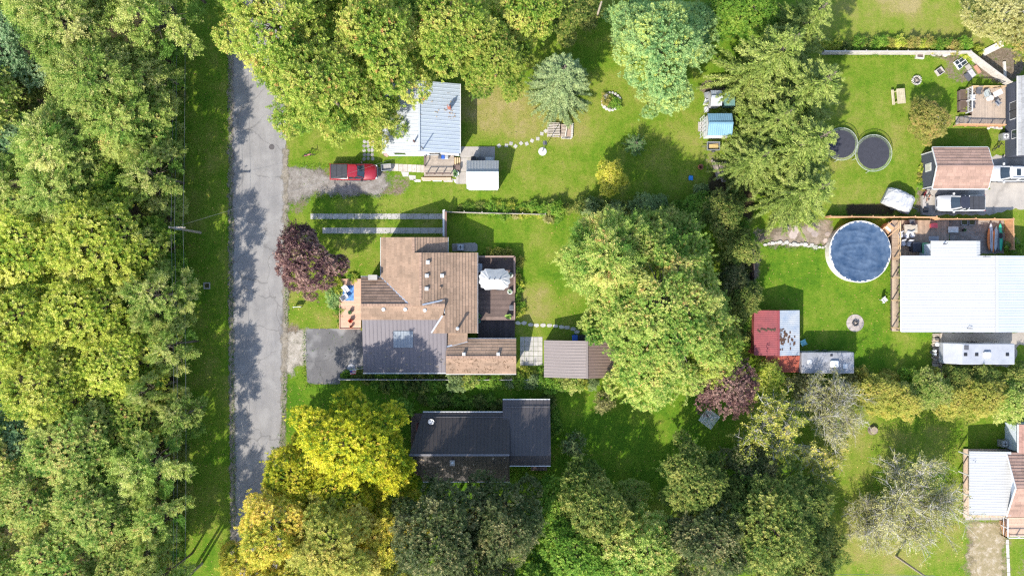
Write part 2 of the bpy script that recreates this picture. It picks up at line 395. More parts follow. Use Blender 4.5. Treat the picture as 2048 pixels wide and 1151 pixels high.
def ragged(pts, step=.35, amp=.08, seed=1):
    r = random.Random(seed); out = []
    for i in range(len(pts)):
        a, b = Vector(pts[i][:2]), Vector(pts[(i+1)%len(pts)][:2]); n = max(1, int((b-a).length/step)); nn = Vector((-(b-a).y, (b-a).x)).normalized()
        for k in range(n): out.append(a.lerp(b, k/n) + nn*r.uniform(-amp, amp))
    return [(p.x, p.y) for p in out]
def sheet(name, pxs, mat, z=.006, amp=.06, step=.35, seed=1, thick=None, kind='structure'):
    P = ragged([W(*p) for p in pxs], step, amp, seed)
    o = MB().prism(P, -.05, z).build(name, mat); o['kind'] = kind; return o
def asphalt(name, c, c2, crack=.5, patch=None):
    m, nt, out, N = nodes(name); L = nt.links.new; pos = N('NewGeometry').outputs['Position']
    mp = N('Mapping'); mp.inputs['Scale'].default_value = (1, .12, 1); L(pos, mp.inputs['Vector'])
    st = noise(nt, mp.outputs[0], 1.1, 4); a = noise(nt, pos, .35, 5, .65); g = noise(nt, pos, 16, 3, .8)
    base = mix(nt, c, c2, ramp(nt, a, [(.35,(0,0,0)),(.65,(1,1,1))]))
    base = mix(nt, base, mix(nt, (.72,.72,.72), (1.28,1.28,1.28), st), .9, 'MULTIPLY')
    base = mix(nt, base, mix(nt, (.55,.55,.55), (1.45,1.45,1.45), g), .6, 'MULTIPLY')
    vo = N('TexVoronoi', feature='DISTANCE_TO_EDGE', i_Scale=.16); nz = N('TexNoise', i_Scale=.5, i_Detail=5.0); L(pos, nz.inputs['Vector'])
    mx = mix(nt, (0,0,0), (1,1,1), .5); vm = N('VectorMath', operation='MULTIPLY_ADD'); vm.inputs[1].default_value = (2.5,2.5,0); L(nz.outputs['Color'], vm.inputs[0]); L(pos, vm.inputs[2]); L(vm.outputs[0], vo.inputs['Vector'])
    ck = ramp(nt, vo.outputs[0], [(.0,(1,1,1)),(.013,(0,0,0))]); mm = N('Math', operation='MULTIPLY'); mm.inputs[1].default_value = crack; L(ck, mm.inputs[0])
    base = mix(nt, base, tuple(x*.35 for x in c), mm.outputs[0])
    if patch:
        pn = noise(nt, pos, .55, 2, .4); base = mix(nt, base, patch, ramp(nt, pn, [(.54,(0,0,0)),(.68,(.7,.7,.7))]))
    b = N('BsdfPrincipled', i_Roughness=.9); b.inputs['Specular IOR Level'].default_value = .25
    L(base, b.inputs['Base Color']); L(bump(nt, g, .4, .03), b.inputs['Normal']); L(b.outputs[0], out.inputs[0]); return m
sheet('road', [(462,-900),(462,120),(463,500),(466,760),(469,1000),(473,1200),(476,2400),(566,2400),(562,1100),(561,930),(566,820),(569,700),(571,600),(571,-900)], asphalt('worn_asphalt', (.232,.220,.210), (.185,.178,.174), .55, patch=(.25,.24,.23)), z=.02, amp=.07, seed=2)
def gravelmat(name, c1, c2, c3, feather=True):
    m, nt, out, N = nodes(name); L = nt.links.new; pos = N('NewGeometry').outputs['Position']
    a = noise(nt, pos, 1.1, 6, .8); f = noise(nt, pos, 13, 3, .85); g = noise(nt, pos, .7, 4, .7)
    base = ramp(nt, a, [(.3, c1), (.5, c2), (.7, c3)])
    base = mix(nt, base, mix(nt, (.45,.45,.45), (1.6,1.58,1.55), f), .8, 'MULTIPLY')
    b = N('BsdfPrincipled', i_Roughness=.95); L(base, b.inputs['Base Color']); L(bump(nt, f, .7, .06), b.inputs['Normal'])
    if feather:
        at = N('Attribute', attribute_name='edge').outputs['Fac']; s1 = N('Math', operation='MULTIPLY_ADD'); s1.inputs[1].default_value = 1.5; s1.inputs[2].default_value = -.75; L(g, s1.inputs[0])
        s2 = N('Math', operation='MULTIPLY_ADD'); s2.inputs[1].default_value = .8; s2.inputs[2].default_value = -.4; L(f, s2.inputs[0])
        ad = N('Math', operation='ADD'); L(s1.outputs[0], ad.inputs[0]); L(at, ad.inputs[1]); ad2 = N('Math', operation='ADD'); L(ad.outputs[0], ad2.inputs[0]); L(s2.outputs[0], ad2.inputs[1])
        al = ramp(nt, ad2.outputs[0], [(.3,(0,0,0)),(.55,(1,1,1))]); tr = N('BsdfTransparent'); mx = N('MixShader'); L(al, mx.inputs[0]); L(tr.outputs[0], mx.inputs[1]); L(b.outputs[0], mx.inputs[2]); L(mx.outputs[0], out.inputs[0])
    else: L(b.outputs[0], out.inputs[0])
    return m
def patch(name, pxs, mat, z=.01, soft=1.0):
    """loose ground that thins out into the grass: a sheet whose worn edge fades over about a metre"""
    P = np.array([W(*p)[:2] for p in pxs]); lo, hi = P.min(0)-1.2, P.max(0)+1.2; st_ = .3
    xs = np.arange(lo[0], hi[0], st_); ys = np.arange(lo[1], hi[1], st_); X, Y = np.meshgrid(xs, ys); Q = np.stack([X, Y], -1)
    A, B = P, np.roll(P, -1, 0); d = np.full(X.shape, 1e9); ins = np.zeros(X.shape, bool)
    for a, b in zip(A, B):
        ab = b-a; t = np.clip(((Q-a)@ab)/(ab@ab), 0, 1); d = np.minimum(d, np.linalg.norm(Q-(a+t[...,None]*ab), axis=-1))
        c_ = (a[1] > Y) != (b[1] > Y); ins ^= c_ & (X < (b[0]-a[0])*(Y-a[1])/(b[1]-a[1]+1e-12)+a[0])
    sd_ = np.where(ins, d, -d); e = np.clip(.5+sd_/soft*.5, 0, 1.4); idx = np.arange(X.size).reshape(X.shape)
    F = np.stack([idx[:-1,:-1], idx[:-1,1:], idx[1:,1:], idx[1:,:-1]], -1).reshape(-1, 4); F = F[(e.reshape(-1)[F] > .01).any(1)]
    me = bpy.data.meshes.new(name); me.from_pydata(np.stack([X, Y, np.full(X.shape, z)], -1).reshape(-1,3).tolist(), [], F.tolist())
    me.attributes.new('edge', 'FLOAT', 'POINT').data.foreach_set('value', e.reshape(-1).astype(np.float32)); o = link_mesh(name, me, mat); o['kind'] = 'structure'; return o
gravel = gravelmat('gravel', (.10,.085,.07), (.19,.17,.15), (.29,.27,.25))
gravel_p = gravelmat('pale_gravel', (.13,.12,.09), (.28,.25,.21), (.40,.37,.33))
patch('gravel_driveway', [(566,335),(610,338),(660,348),(700,346),(755,340),(770,350),(776,372),(760,386),(700,388),(650,383),(615,388),(590,402),(566,408)], gravel, z=.012)
patch('gravel_apron', [(566,668),(590,664),(616,662),(616,725),(592,728),(586,748),(566,740)], gravel_p, z=.012)
sheet('asphalt_driveway', [(616,657),(660,656.5),(716,657),(727,664),(728,700),(730,745),(680,746),(680,766),(674,768),(620,767),(614,762),(612,710),(612,662)], asphalt('driveway_asphalt', (.135,.13,.128), (.10,.097,.098), .5, patch=(.24,.235,.23)), z=.03, amp=.03, seed=7)
def paver(parent, poly, z, mat, seed=0, name='slab', t=None):
    r = random.Random(seed); return MB().prism(poly, -.04, z, t if t is not None else r.random()).build(name, mat, parent)
# two concrete wheel strips: a row of slabs each
st = thing('concrete_wheel_strip', 'long white concrete wheel strip from verge to fence gate, farther from brown house', 'paving', W(754, 432.5))
def strip_slabs(t, x0, x1, yc, w, n):
    for i in range(n):
        a, b = x0+(x1-x0)*i/n, x0+(x1-x0)*(i+1)/n
        P = [W(a+.25, yc-w/2), W(b-.25, yc-w/2+.1), W(b-.25, yc+w/2+.1), W(a+.25, yc+w/2)]
        paver(t, P, .035, concrete_w, int(a*7), 'slab')
strip_slabs(st, 621, 887, 432.5, 11, 18)
st2 = thing('concrete_wheel_strip', 'shorter white concrete wheel strip beside brown house wall, partly under purple tree', 'paving', W(768, 461))
strip_slabs(st2, 645, 887, 461, 11.5, 16)
# paved patio between house wing and clay-roofed shed
pt = thing('paved_patio', 'square white paver patio between brown house wing and clay metal shed', 'paving', W(1062, 702))
for i in range(5):
    for j in range(6):
        x0, x1 = 1040+i*9.0, 1040+(i+1)*9.0; y0, y1 = 673+j*9.6, 673+(j+1)*9.6
        paver(pt, [W(x0+.3,y0+.3), W(x1-.3,y0+.3), W(x1-.3,y1-.3), W(x0+.3,y1-.3)], .03, concrete_w, i*17+j)
# concrete pad south-east of the metal roofed cottage
pd = thing('concrete_patio', 'pale concrete slab patio between cottage and white garden shed', 'paving', W(955, 330))
for i, (x0, y0, x1, y1) in enumerate([(920,293,960,316),(960,293,990,322),(918,316,936,343),(918,343,934,368),(936,316,960,330),(912,352,918,368)]):
    paver(pd, [W(x0+.3,y0+.3), W(x1-.3,y0+.3), W(x1-.3,y1-.3), W(x0+.3,y1-.3)], .03, concrete, i)
pw = thing('paver_walk', 'straight pinkish paver walk leading to cottage deck steps', 'paving', W(806, 335))
for i in range(9):
    a, b = 770+i*9, 770+(i+1)*9
    paver(pw, [W(a+.3,327+i*.4), W(b-.3,327+i*.4), W(b-.3,341+i*.5), W(a+.3,341+i*.5)], .03, mt('pink_paver', (.46,.40,.35), .9, tint=.1), i)
for k, (a, b, c, d) in enumerate([(802,343,818,353),(816,350,832,360),(826,358,842,364),(842,355,862,362),(862,356,884,363),(884,356,906,364),(906,358,916,366)]):
    paver(pw, [W(a,b), W(c-.6,b+1), W(c-.6,d), W(a+4,d)], .028, stone_w, k+50, 'stone')
sw = thing('stone_walk', 'short cobbled walk under tree edge behind red pickup', 'paving', W(737, 308))
for i in range(3):
    for j in range(5):
        cx, cy_ = 729+i*8+random.uniform(-1,1), 284+j*8.4+random.uniform(-1,1)
        c0 = W(cx, cy_); P = [(c0.x+.24*math.cos(a*1.047+i)*random.uniform(.8,1.1), c0.y+.25*math.sin(a*1.047+i)*random.uniform(.8,1.1)) for a in range(6)]
        paver(sw, P, .03, stone_g, i*9+j, 'stone')
# stepping stones: each its own thing
def stepping(pts, label, group, mat, r=.26, sq=False, seed=0):
    rn = random.Random(seed)
    for i, (x, y) in enumerate(pts):
        c0 = W(x, y); a0 = rn.uniform(0, 6)
        if sq: P = [(c0.x+r*1.2*math.cos(a0+k*math.pi/2), c0.y+r*1.2*math.sin(a0+k*math.pi/2)) for k in range(4)]
        else: P = [(c0.x+r*1.25*rn.uniform(.8,1.1)*math.cos(k*.785), c0.y+r*.8*rn.uniform(.8,1.1)*math.sin(k*.785)) for k in range(8)]
        tag(MB().prism(P, -.03, .035, rn.random()).build('stepping_stone', mat), label, 'stepping stone', group)
stepping([(998,291.5),(1013,291),(1022,287),(1031,292.5),(1042,286.5),(1053.5,287.5),(1064,281.5),(1075.5,277.5),(1083.5,267.5),(1091.5,262)], 'square pale stepping stone in the row from concrete patio to log pile', 'stepping stones to the log pile', concrete_w, .24, True, 3)
stepping([(1036,645.5),(1048,645.5),(1061,649),(1073,650),(1086,650),(1099,650.5),(1111,651.5),(1123,653),(1134,654.5),(1146,657.5),(1154,663.5)], 'white oval stepping stone in the row from deck towards clay metal shed', 'stepping stones behind the brown house', stone_w, .3, False, 4)
# right-hand drives
sheet('concrete_driveway', [(1852,372),(1980,378),(1974,312),(2048,308),(2300,300),(2300,420),(2014,418),(1990,428),(1850,430)], asphalt('driveway_concrete', (.36,.325,.28), (.28,.255,.225), .4), z=.014, amp=.15, seed=8)
sheet('side_driveway', [(1882,664),(2032,664),(2060,664),(2300,672),(2300,690),(2034,690),(2030,732),(1880,732)], asphalt('side_concrete', (.34,.30,.255), (.25,.22,.19), .4), z=.014, amp=.12, seed=9)
sheet('gravel_yard', [(1896,438),(2008,440),(2008,506),(1960,508),(1900,484)], gravelmat('yard_gravel', (.12,.10,.08), (.22,.19,.165), (.30,.27,.245), False), z=.012, amp=.1, seed=10)
patch('garden_soil', [(1550,462),(1600,450),(1660,445),(1662,470),(1655,486),(1600,490),(1540,489)], gravelmat('garden_dirt', (.11,.09,.06), (.21,.165,.12), (.31,.25,.20)), z=.008)
patch('dirt_track', [(1935,1042),(1998,1046),(2005,1090),(2008,1200),(1940,1200),(1945,1100)], gravelmat('track_dirt', (.15,.135,.06), (.24,.19,.105), (.42,.37,.30)), z=.008, soft=1.6)
patch('road_shoulder', [(457,-100),(464,-100),(466,600),(472,1250),(464,1250),(459,600)], gravelmat('shoulder_dirt', (.10,.085,.06), (.19,.165,.13), (.28,.25,.21)), z=.026, soft=.45)
patch('road_shoulder', [(568,300),(575,300),(575,640),(572,760),(568,900),(562,1000),(558,1000),(564,820),(566,640)], MT.get('shoulder_dirt') or bpy.data.materials['shoulder_dirt'], z=.026, soft=.45)

# ------------------------------------------------------------------ brown shingled house
bh = thing('brown_house', 'brown shingled bungalow with several gables and grey metal garage roof', 'house', W(870, 610))
ZR, ZE = 5.2, 2.9
XR, XE, XW = W(840.7,0,ZR).x, W(954.6,0,ZE).x, W(762,0,3.1).x
PE = Plane((XR,0,ZR), (XE,0,ZE), (XE,5,ZE)); PWt = Plane((XR,0,ZR), (XW,0,3.1), (XW,5,3.1))
def poly(pl, *pp): return [pl.at(*p) for p in pp]
ex = lambda L_: [Vector(p) for p in L_]
slope(bh, poly(PE, (840.7,505),(954.6,505),(954.6,665.9),(890,665.9),(890,605),(840.7,611)) if False else poly(PE, (840.7,505),(954.6,505),(954.6,611),(840.7,611)), 'shingle', shingle)
slope(bh, poly(PE, (890.2,611),(954.6,611),(954.6,665.9),(890.2,665.9)), 'shingle', shingle)
slope(bh, poly(PWt, (762,474.3),(826.8,474.3),(826.8,555),(762,555)), 'shingle', shingle)
slope(bh, poly(PWt, (826.8,505),(840.7,505),(840.7,611),(826.8,611)), 'shingle', shingle)
slope(bh, poly(PWt, (762,555),(826.8,555),(826.8,611),(819.2,609.7)), 'shingle', shingle)
nr = PWt.at(826.8, 490); PNE = Plane(nr, nr+Vector((0,5,0)), W(895.2, 490, 3.15))
slope(bh, poly(PNE, (826.8,474.3),(895.2,474.3),(895.2,507),(826.8,507)), 'shingle', shingle)
wr = PWt.at(819.2, 609.7); PWN = Plane(wr, wr+Vector((5,0,0)), W(740, 553.6, 3.1)); PWS = Plane(wr, wr+Vector((5,0,0)), W(740, 637.8, 3.95))
slope(bh, poly(PWN, (721.8,553.6),(762,555),(819.2,609.9),(721.8,609.9)), 'shingle', mt('shade_darkened_shingle', (.235,.155,.11), .92, c2=(.18,.12,.085), scale=.5, tint=.3, bmp=.6))  # north slope: its shade is put into a darker shingle colour
slope(bh, poly(PWS, (721.8,609.7),(890.2,609.7),(885.3,632),(876,638.6),(721.8,638.6)), 'shingle', shingle, lift=.03)
slope(bh, poly(PWN, (843,609.5),(890.2,598.5),(890.2,609.7)), 'shingle', shingle, lift=.03)
sg = PE.at(890.2, 640); PSW = Plane(sg, sg+Vector((0,5,0)), sg+Vector((-1.5,0,-.6)))
slope(bh, poly(PSW, (884.5,630),(862.5,666),(890.2,666),(890.2,630)), 'shingle', shingle, lift=.05)
PM = Plane(W(724,637.8,3.92), W(890,637.8,3.92), W(800,745,2.7))
slope(bh, poly(PM, (724,637.8),(894,637.8),(892,745),(727,745)), 'metal', metal_g, pitch=.46, under=metal_g)
PG1 = Plane(W(900,677.4,2.65), W(1000,677.4,2.65), W(950,713.7,3.55)); gr = PG1.at(950, 713.7); PG2 = Plane(gr, gr+Vector((5,0,0)), W(950,746.8,2.65))
slope(bh, poly(PG1, (892,677.4),(1032.3,677.4),(1032.3,713.7),(892,713.7)), 'shingle', shingle)
slope(bh, poly(PG2, (892,713.7),(1032.3,713.7),(1032.3,746.8),(892,746.8)), 'shingle', shingle)
slope(bh, poly(Plane(W(893,663,3.28), W(934,663,3.28), W(910,693,3.0)), (892,663),(935,663),(935,682),(892,694)), 'shingle', shingle, lift=.02)
def wbox(t, x0, y0, x1, y1, z, mat, ins=.3, zz=None):
    a, b = W(x0, y0, z), W(x1, y1, z); return walls(t, a.x+ins, b.y+ins, b.x-ins, a.y-ins, (zz or z), mat)
wbox(bh, 840, 505, 954.6, 665, 2.75, beige_wall); wbox(bh, 762, 474.3, 895, 640, 2.9, beige_wall); wbox(bh, 721.8, 553.6, 800, 640, 2.9, beige_wall)
wbox(bh, 726, 637, 893, 745, 2.5, beige_wall); wbox(bh, 890, 677, 1032, 747, 2.45, beige_wall)
def gtri(t, a, b, c, mat, th=.12, d=(0,1,0)):
    d = Vector(d)*th; m = MB(); m.add([a,b,c,Vector(a)+d,Vector(b)+d,Vector(c)+d], [(0,1,2),(5,4,3),(0,3,4,1),(1,4,5,2),(2,5,3,0)]); return m.build('gable_wall', mat, t)
yN = PE.at(840.7,505).y; xN = PNE.at(826.8,474.3)
gtri(bh, (XW+.3, yN-.5, 2.8), (XE-.3, yN-.5, 2.8), (XR, yN-.5, ZR-.15), beige_wall)
gtri(bh, (XW+.3, xN.y-.4, 2.8), (W(895,0,3.1).x-.3, xN.y-.4, 2.8), (xN.x, xN.y-.4, xN.z-.15), beige_wall)
xw_ = PWN.at(721.8,609.7)
gtri(bh, (xw_.x+.3, W(0,553.6,3.1).y-.3, 2.8), (xw_.x+.3, W(0,640,3.9).y, 2.8), (xw_.x+.3, xw_.y, xw_.z-.15), beige_wall, d=(1,0,0))
xg_ = PWN.at(890.2,609.7); gtri(bh, (xg_.x-.1, xg_.y+.9, xg_.z-.9), (xg_.x-.1, xg_.y-1.4, xg_.z-.9), (xg_.x-.1, xg_.y, xg_.z-.05), trim, d=(-1,0,0), th=.1)
for xx in (1032.3,):
    g0 = PG1.at(xx, 713.7); gtri(bh, (g0.x-.35, W(0,677.4,2.65).y-.3, 2.4), (g0.x-.35, W(0,746.8,2.65).y+.3, 2.4), (g0.x-.35, g0.y, g0.z-.12), beige_wall, d=(-1,0,0))
ys_ = PE.at(900,665.9).y; MB().prism([(W(866,0,3).x, ys_+.4), (XE-.3, ys_+.4), (XE-.3, ys_+.55), (W(866,0,3).x, ys_+.55)], 2.4, 2.8).build('gable_wall', beige_wall, bh)
gtri(bh, (W(868,0,3).x, ys_+.4, 2.8), (XE-.3, ys_+.4, 2.8), (sg.x, ys_+.4, sg.z-.12), beige_wall)
dz = Vector((0,0,-.06))
for a, b in ((PE.at(954.9,505), PE.at(954.9,666)), (PWt.at(761.6,474.3), PWt.at(761.6,555)), (PM.at(726,745.8), PM.at(892,745.8)), (PG2.at(892,747.5), PG2.at(1032.3,747.5)), (PG1.at(936,676.6), PG1.at(1032.3,676.6)), (PNE.at(895.8,474.3), PNE.at(895.8,505)), (PWN.at(721.8,552.6), PWN.at(762,554))):
    gutter(bh, a+dz, b+dz, trim, .13)
vf = mt('valley_flashing', (.30,.33,.38), .5, var=.1)
MB().bar(PWt.at(762,555)+Vector((0,0,.05)), PWt.at(819.2,609.7)+Vector((0,0,.05)), .2, .03).build('valley_flashing', vf, bh)
MB().bar(PE.at(845,609)+Vector((0,0,.08)), PE.at(890,599)+Vector((0,0,.12)), .18, .03).build('valley_flashing', vf, bh)
MB().bar(PM.at(863,665)+Vector((0,0,.1)), PWS.at(885,631)+Vector((0,0,.1)), .18, .03).build('valley_flashing', vf, bh)
MB().bar(PG1.at(892,693)+Vector((0,0,.1)), PG1.at(935,682)+Vector((0,0,.1)), .18, .03).build('valley_flashing', vf, bh)
rdg = mt('ridge_shingle', (.33,.215,.15), .92, tint=.1, bmp=.5)
for a, b in ((PE.at(840.7,505), PE.at(840.7,600)), (xw_, xg_), (PWt.at(826.8,474.3), PWt.at(826.8,506)), (PG1.at(892,713.7), PG1.at(1032.3,713.7))):
    a, b = Vector(a)+Vector((0,0,.05)), Vector(b)+Vector((0,0,.05)); n = max(2, int((b-a).length/.33)); r = MB()
    for i in range(n):
        p, q = a.lerp(b, i/n), a.lerp(b, (i+.93)/n); r.bar(p, q, .3, .03+.012*(i%2), random.random())
    r.build('ridge_cap', rdg, bh, kind='stuff')
for p in ((856,524),(854,551),(884.6,551),(853.6,577)): vent(bh, PE.at(*p), .42, .26)
for p in ((767.4,618),(811,618),(850,619.6)):
    q = PWS.at(*p); MB().lathe(q.x, q.y, [(.16,q.z-.1),(.16,q.z+.14),(.24,q.z+.14),(.2,q.z+.24),(.05,q.z+.28)], 12).build('turbine_vent', trim, bh)
for p in ((928,707),(996.6,707)): vent(bh, PG1.at(*p), .38, .3)
q = PE.at(881,575); MB().box(q.x-.12,q.y-.1,q.z-.1,q.x+.12,q.y+.1,q.z+.25).build('vent_pipe', shingle, bh)
q = PE.at(916.7,655); pipe(bh, q, 1.2, .13, greym, 'chimney_pipe'); MB().lathe(q.x, q.y, [(.2,q.z+1.2),(.2,q.z+1.3),(.03,q.z+1.4)], 10).build('chimney_cap', trim, bh)
q = W(747.6,555,3.4); MB().box(q.x-.45,q.y-.2,0,q.x+.45,q.y+.25,4.0).build('chimney', stone_g, bh); MB().box(q.x-.52,q.y-.27,4.0,q.x+.52,q.y+.32,4.12).build('chimney_cap', concrete, bh)
sk = thing_dummy = MB()
a, b, c, d = PM.at(787,661.5), PM.at(826,661.5), PM.at(826,694.5), PM.at(787,694.5); up = Vector((0,0,.075))
sk.add([a+up,b+up,c+up,d+up,a,b,c,d], [(3,2,1,0),(0,1,5,4),(1,2,6,5),(2,3,7,6),(3,0,4,7)]); skl = sk.build('skylight_panel', mt('translucent_panel', (.14,.165,.19), .35, c2=(.19,.215,.235), var=.2, scale=1.5, bmp=0), bh)
for i in range(1, 6):
    p0, p1 = a.lerp(b, i/6)+up, d.lerp(c, i/6)+up; MB().bar(p0+Vector((0,0,.03)), p1+Vector((0,0,.03)), .06, .05).build('skylight_rib', mt('panel_rib', (.24,.27,.30), .4, var=.1, bmp=0), skl)
# windows and doors on the walls of the house (seen from other angles)
def wall_panel(t, name, c, w, h, axis, mat, frame=None, out=.03):
    x, y, z = c
    if axis == 'x': b = (x-w/2, y-out, z, x+w/2, y+out, z+h); f = (x-w/2-.08, y-out*.6, z-.08, x+w/2+.08, y+out*.6, z+h+.08)
    else: b = (x-out, y-w/2, z, x+out, y+w/2, z+h); f = (x-out*.6, y-w/2-.08, z-.08, x+out*.6, y+w/2+.08, z+h+.08)
    o = MB().box(*f).build(name, frame or trim, t); MB().box(*b).build('pane', mat, o); return o
ew = XE-.3
for py, w in ((530,1.8),(575,2.0),(620,.9)): wall_panel(bh, 'window' if w != 2.0 else 'patio_door', (ew, W(0,py,1).y, .9 if w != 2 else .1), w, 1.2 if w != 2 else 2.0, 'y', glass)
wall_panel(bh, 'window', (XW+.3, W(0,515,1).y, .9), 1.8, 1.2, 'y', glass); wall_panel(bh, 'front_door', (W(721.8,0,3).x+.3, W(0,585,1).y, .1), 1.0, 2.0, 'y', dark_wall)
wall_panel(bh, 'garage_door', (W(726,0,2.6).x+.3, W(0,700,1).y, .05), 4.2, 2.1, 'y', white)
# front deck with blue rug
def boards(t, px, z, mat, along='x', bw=.14, name='deck_boards', z0=None):
    A, B = W(px[0], px[1], z), W(px[2], px[3], z); m = MB()
    if along == 'x':
        y = B.y
        while y < A.y-.02: m.box(A.x, y+.006, z-.04, B.x, min(y+bw-.006, A.y), z, random.random()); y += bw
    else:
        x = A.x
        while x < B.x-.02: m.box(x+.006, B.y, z-.04, min(x+bw-.006, B.x), A.y, z, random.random()); x += bw
    m2 = MB().box(A.x+.05, B.y+.05, 0 if z0 is None else z0, B.x-.05, A.y-.05, z-.045)
    m2.build('deck_frame', wood_d, t); return m.build(name, mat, t, kind='stuff')
fd = thing('front_deck', 'pinkish wooden front deck of the brown house', 'deck', W(701, 607))
boards(fd, (680,557,722,657), .35, wood_p, 'x')
MB().bar(W(679.5,590,.3), W(679.5,657,.3), .06, .35).build('skirt_board', wood_p, fd); MB().bar(W(680,657.5,.3), W(722,657.5,.3), .06, .35).build('skirt_board', wood_p, fd)
a, b = W(685,570,.36), W(707.5,601,.36); rug = MB()
for i in range(8):
    for j in range(10):
        x0, x1 = a.x+(b.x-a.x)*i/8, a.x+(b.x-a.x)*(i+1)/8; y0, y1 = b.y+(a.y-b.y)*j/10, b.y+(a.y-b.y)*(j+1)/10
        rug.box(x0, y0, .351, x1, y1, .362, .5+.45*math.sin(i*2.1)*math.cos(j*1.7))
tag(rug.build('outdoor_rug', mt('blue_rug', (.055,.17,.42), .9, c2=(.12,.26,.5), scale=1.5, tint=.35)), 'blue patterned rug on the pinkish front deck', 'rug')
# back deck
bd = thing('back_deck', 'dark brown stained deck behind the brown house', 'deck', W(993, 593))
boards(bd, (955.5,512,1030,640), .62, wood_d, 'x'); boards(bd, (955.5,640,1030,675), .3, mt('darker_stained_wood', (.062,.047,.045), .8, tint=.25), 'y')
MB().box(W(972,632,.5).x, W(0,639.9,.5).y, .05, W(1030,0,.5).x, W(0,632.5,.5).y, .64).build('deck_step', mt('step_wood', (.20,.14,.115), .8), bd)
def rail(t, pts, z0, h, mat, step=1.5, bal=.14, top=.12, name='railing', lattice=True):
    """posts and top rails one by one, thin balusters joined"""
    for i in range(len(pts)-1):
        a, b = Vector(pts[i]), Vector(pts[i+1]); L_ = (b-a).length; n = max(1, round(L_/step))
        a0, b0 = Vector((a.x,a.y,z0)), Vector((b.x,b.y,z0)); up = Vector((0,0,h))
        MB().bar(a0+up, b0+up, top, .05).build('top_rail', mat, t)
        MB().bar(a0+Vector((0,0,.12)), b0+Vector((0,0,.12)), .05, .05).build('bottom_rail', mat, t)
        for k in range(n+1):
            p = a0.lerp(b0, k/n); MB().box(p.x-.05, p.y-.05, z0-.3 if z0 > .3 else 0, p.x+.05, p.y+.05, z0+h+.04).build('post', mat, t)
        if bal:
            m = MB(); nb = int(L_/bal)
            for k in range(1, nb):
                p = a0.lerp(b0, k/nb); m.box(p.x-.016, p.y-.016, z0+.12, p.x+.016, p.y+.016, z0+h)
            m.build('balusters', mat, t, kind='stuff')
rail(bd, [W(956,513,1.3), W(1029,513,1.3), W(1029,585,1.3)], .62, .95, mt('railing_brown', (.27,.185,.15), .8), bal=.12, top=.22)
rail(bd, [W(1029,605,1.3), W(1029,638,1.3)], .62, .95, MT['railing_brown'], bal=.12, top=.16)
# ------------------------------------------------------------------ white ribbed cottage
ct, cb = gable('metal_roof_cottage', 'small cottage with pale blue white ribbed metal roof under tree edge', 'house', (766,168,919.5,307), 2.9, 4.3, 'y', 838.5, 'metal', metal_w, pale_wall, over=.25, pitch=.42, cap=metal_w, mat2=mt('pale_blue_sheet', (.33,.37,.41), .4, var=.06, scale=.7, bmp=.03, tint=.03))
ce = Plane((W(838.5,0,4.3).x,0,4.3), (cb[2],0,2.9), (cb[2],5,2.9)); cw = Plane((W(838.5,0,4.3).x,0,4.3), (cb[0],0,2.9), (cb[0],5,2.9))
brick = mt('brick_red', (.36,.12,.08), .9)
q = ce.at(899,216); MB().box(q.x-.17,q.y-.17,q.z-.2,q.x+.17,q.y+.17,q.z+.9).build('chimney', brick, ct); MB().cyl(q.x,q.y,q.z+.9,q.z+1.15,.1).build('flue', greym, ct)
q = cw.at(829,284); pipe(ct, q, .9, .1, mt('dark_flue', (.12,.06,.05), .7), 'flue_pipe'); q = ce.at(846,298); pipe(ct, q, 1.5, .06, dgrey, 'service_mast')
for px in (800, 870): wall_panel(ct, 'window', (W(px,0,1.5).x, cb[1]+.25, 1.0), 1.3, 1.1, 'x', glass)
wall_panel(ct, 'door', (W(895,0,1.2).x, cb[1]+.25, .5), .95, 2.0, 'x', white)
cd = thing('cottage_deck', 'weathered wooden deck with railing along the cottage wall', 'deck', W(880, 332))
boards(cd, (848,311,908,352), .5, wood_g, 'x', .15)
rail(cd, [W(852,346,1.3), W(900,346,1.3)], .5, .9, wood_d, bal=0, step=.95); rail(cd, [W(849,312,1.3), W(849,330,1.3)], .5, .9, wood_d, bal=0)
MB().box(W(843,0,.3).x, W(0,360,.3).y, 0, W(902,0,.3).x, W(0,354,.3).y, .22).build('lower_step', wood_p, cd)
for i in range(3):
    MB().box(W(909+i*4,0,.3).x, W(0,333,.3).y, .02, W(912.3+i*4,0,.3).x, W(0,315,.3).y, .42-.12*i).build('stair_tread', wood_n, cd)
# white garden shed
gs, gb = gable('garden_shed', 'white metal roofed garden shed beside concrete patio', 'shed', (933.5,321,997.5,377.5), 2.15, 3.15, 'x', 345, 'metal', metal_ww, white, over=.12, gut=False, pitch=.34, mat2=metal_ww, cap=mt('grey_ridge', (.5,.53,.56), .5, bmp=0))
wall_panel(gs, 'shed_door', (gb[0]+.12, (gb[1]+gb[3])/2, .1), 1.2, 1.8, 'y', white)
# clay-roofed metal shed
cs, sb = gable('clay_roof_shed', 'shed with clay coloured ribbed metal roof beside paver patio', 'shed', (1088,680,1250,754), 2.4, 3.5, 'y', 1174, 'metal', metal_c, beige_wall, over=.25, gut=False, pitch=.35, mat2=mt('brown_sheet_metal', (.15,.105,.085), .5, var=.1, bmp=.03))
wall_panel(cs, 'shed_door', (sb[0]+.25, (sb[1]+sb[3])/2, .05), 2.2, 2.0, 'y', white)
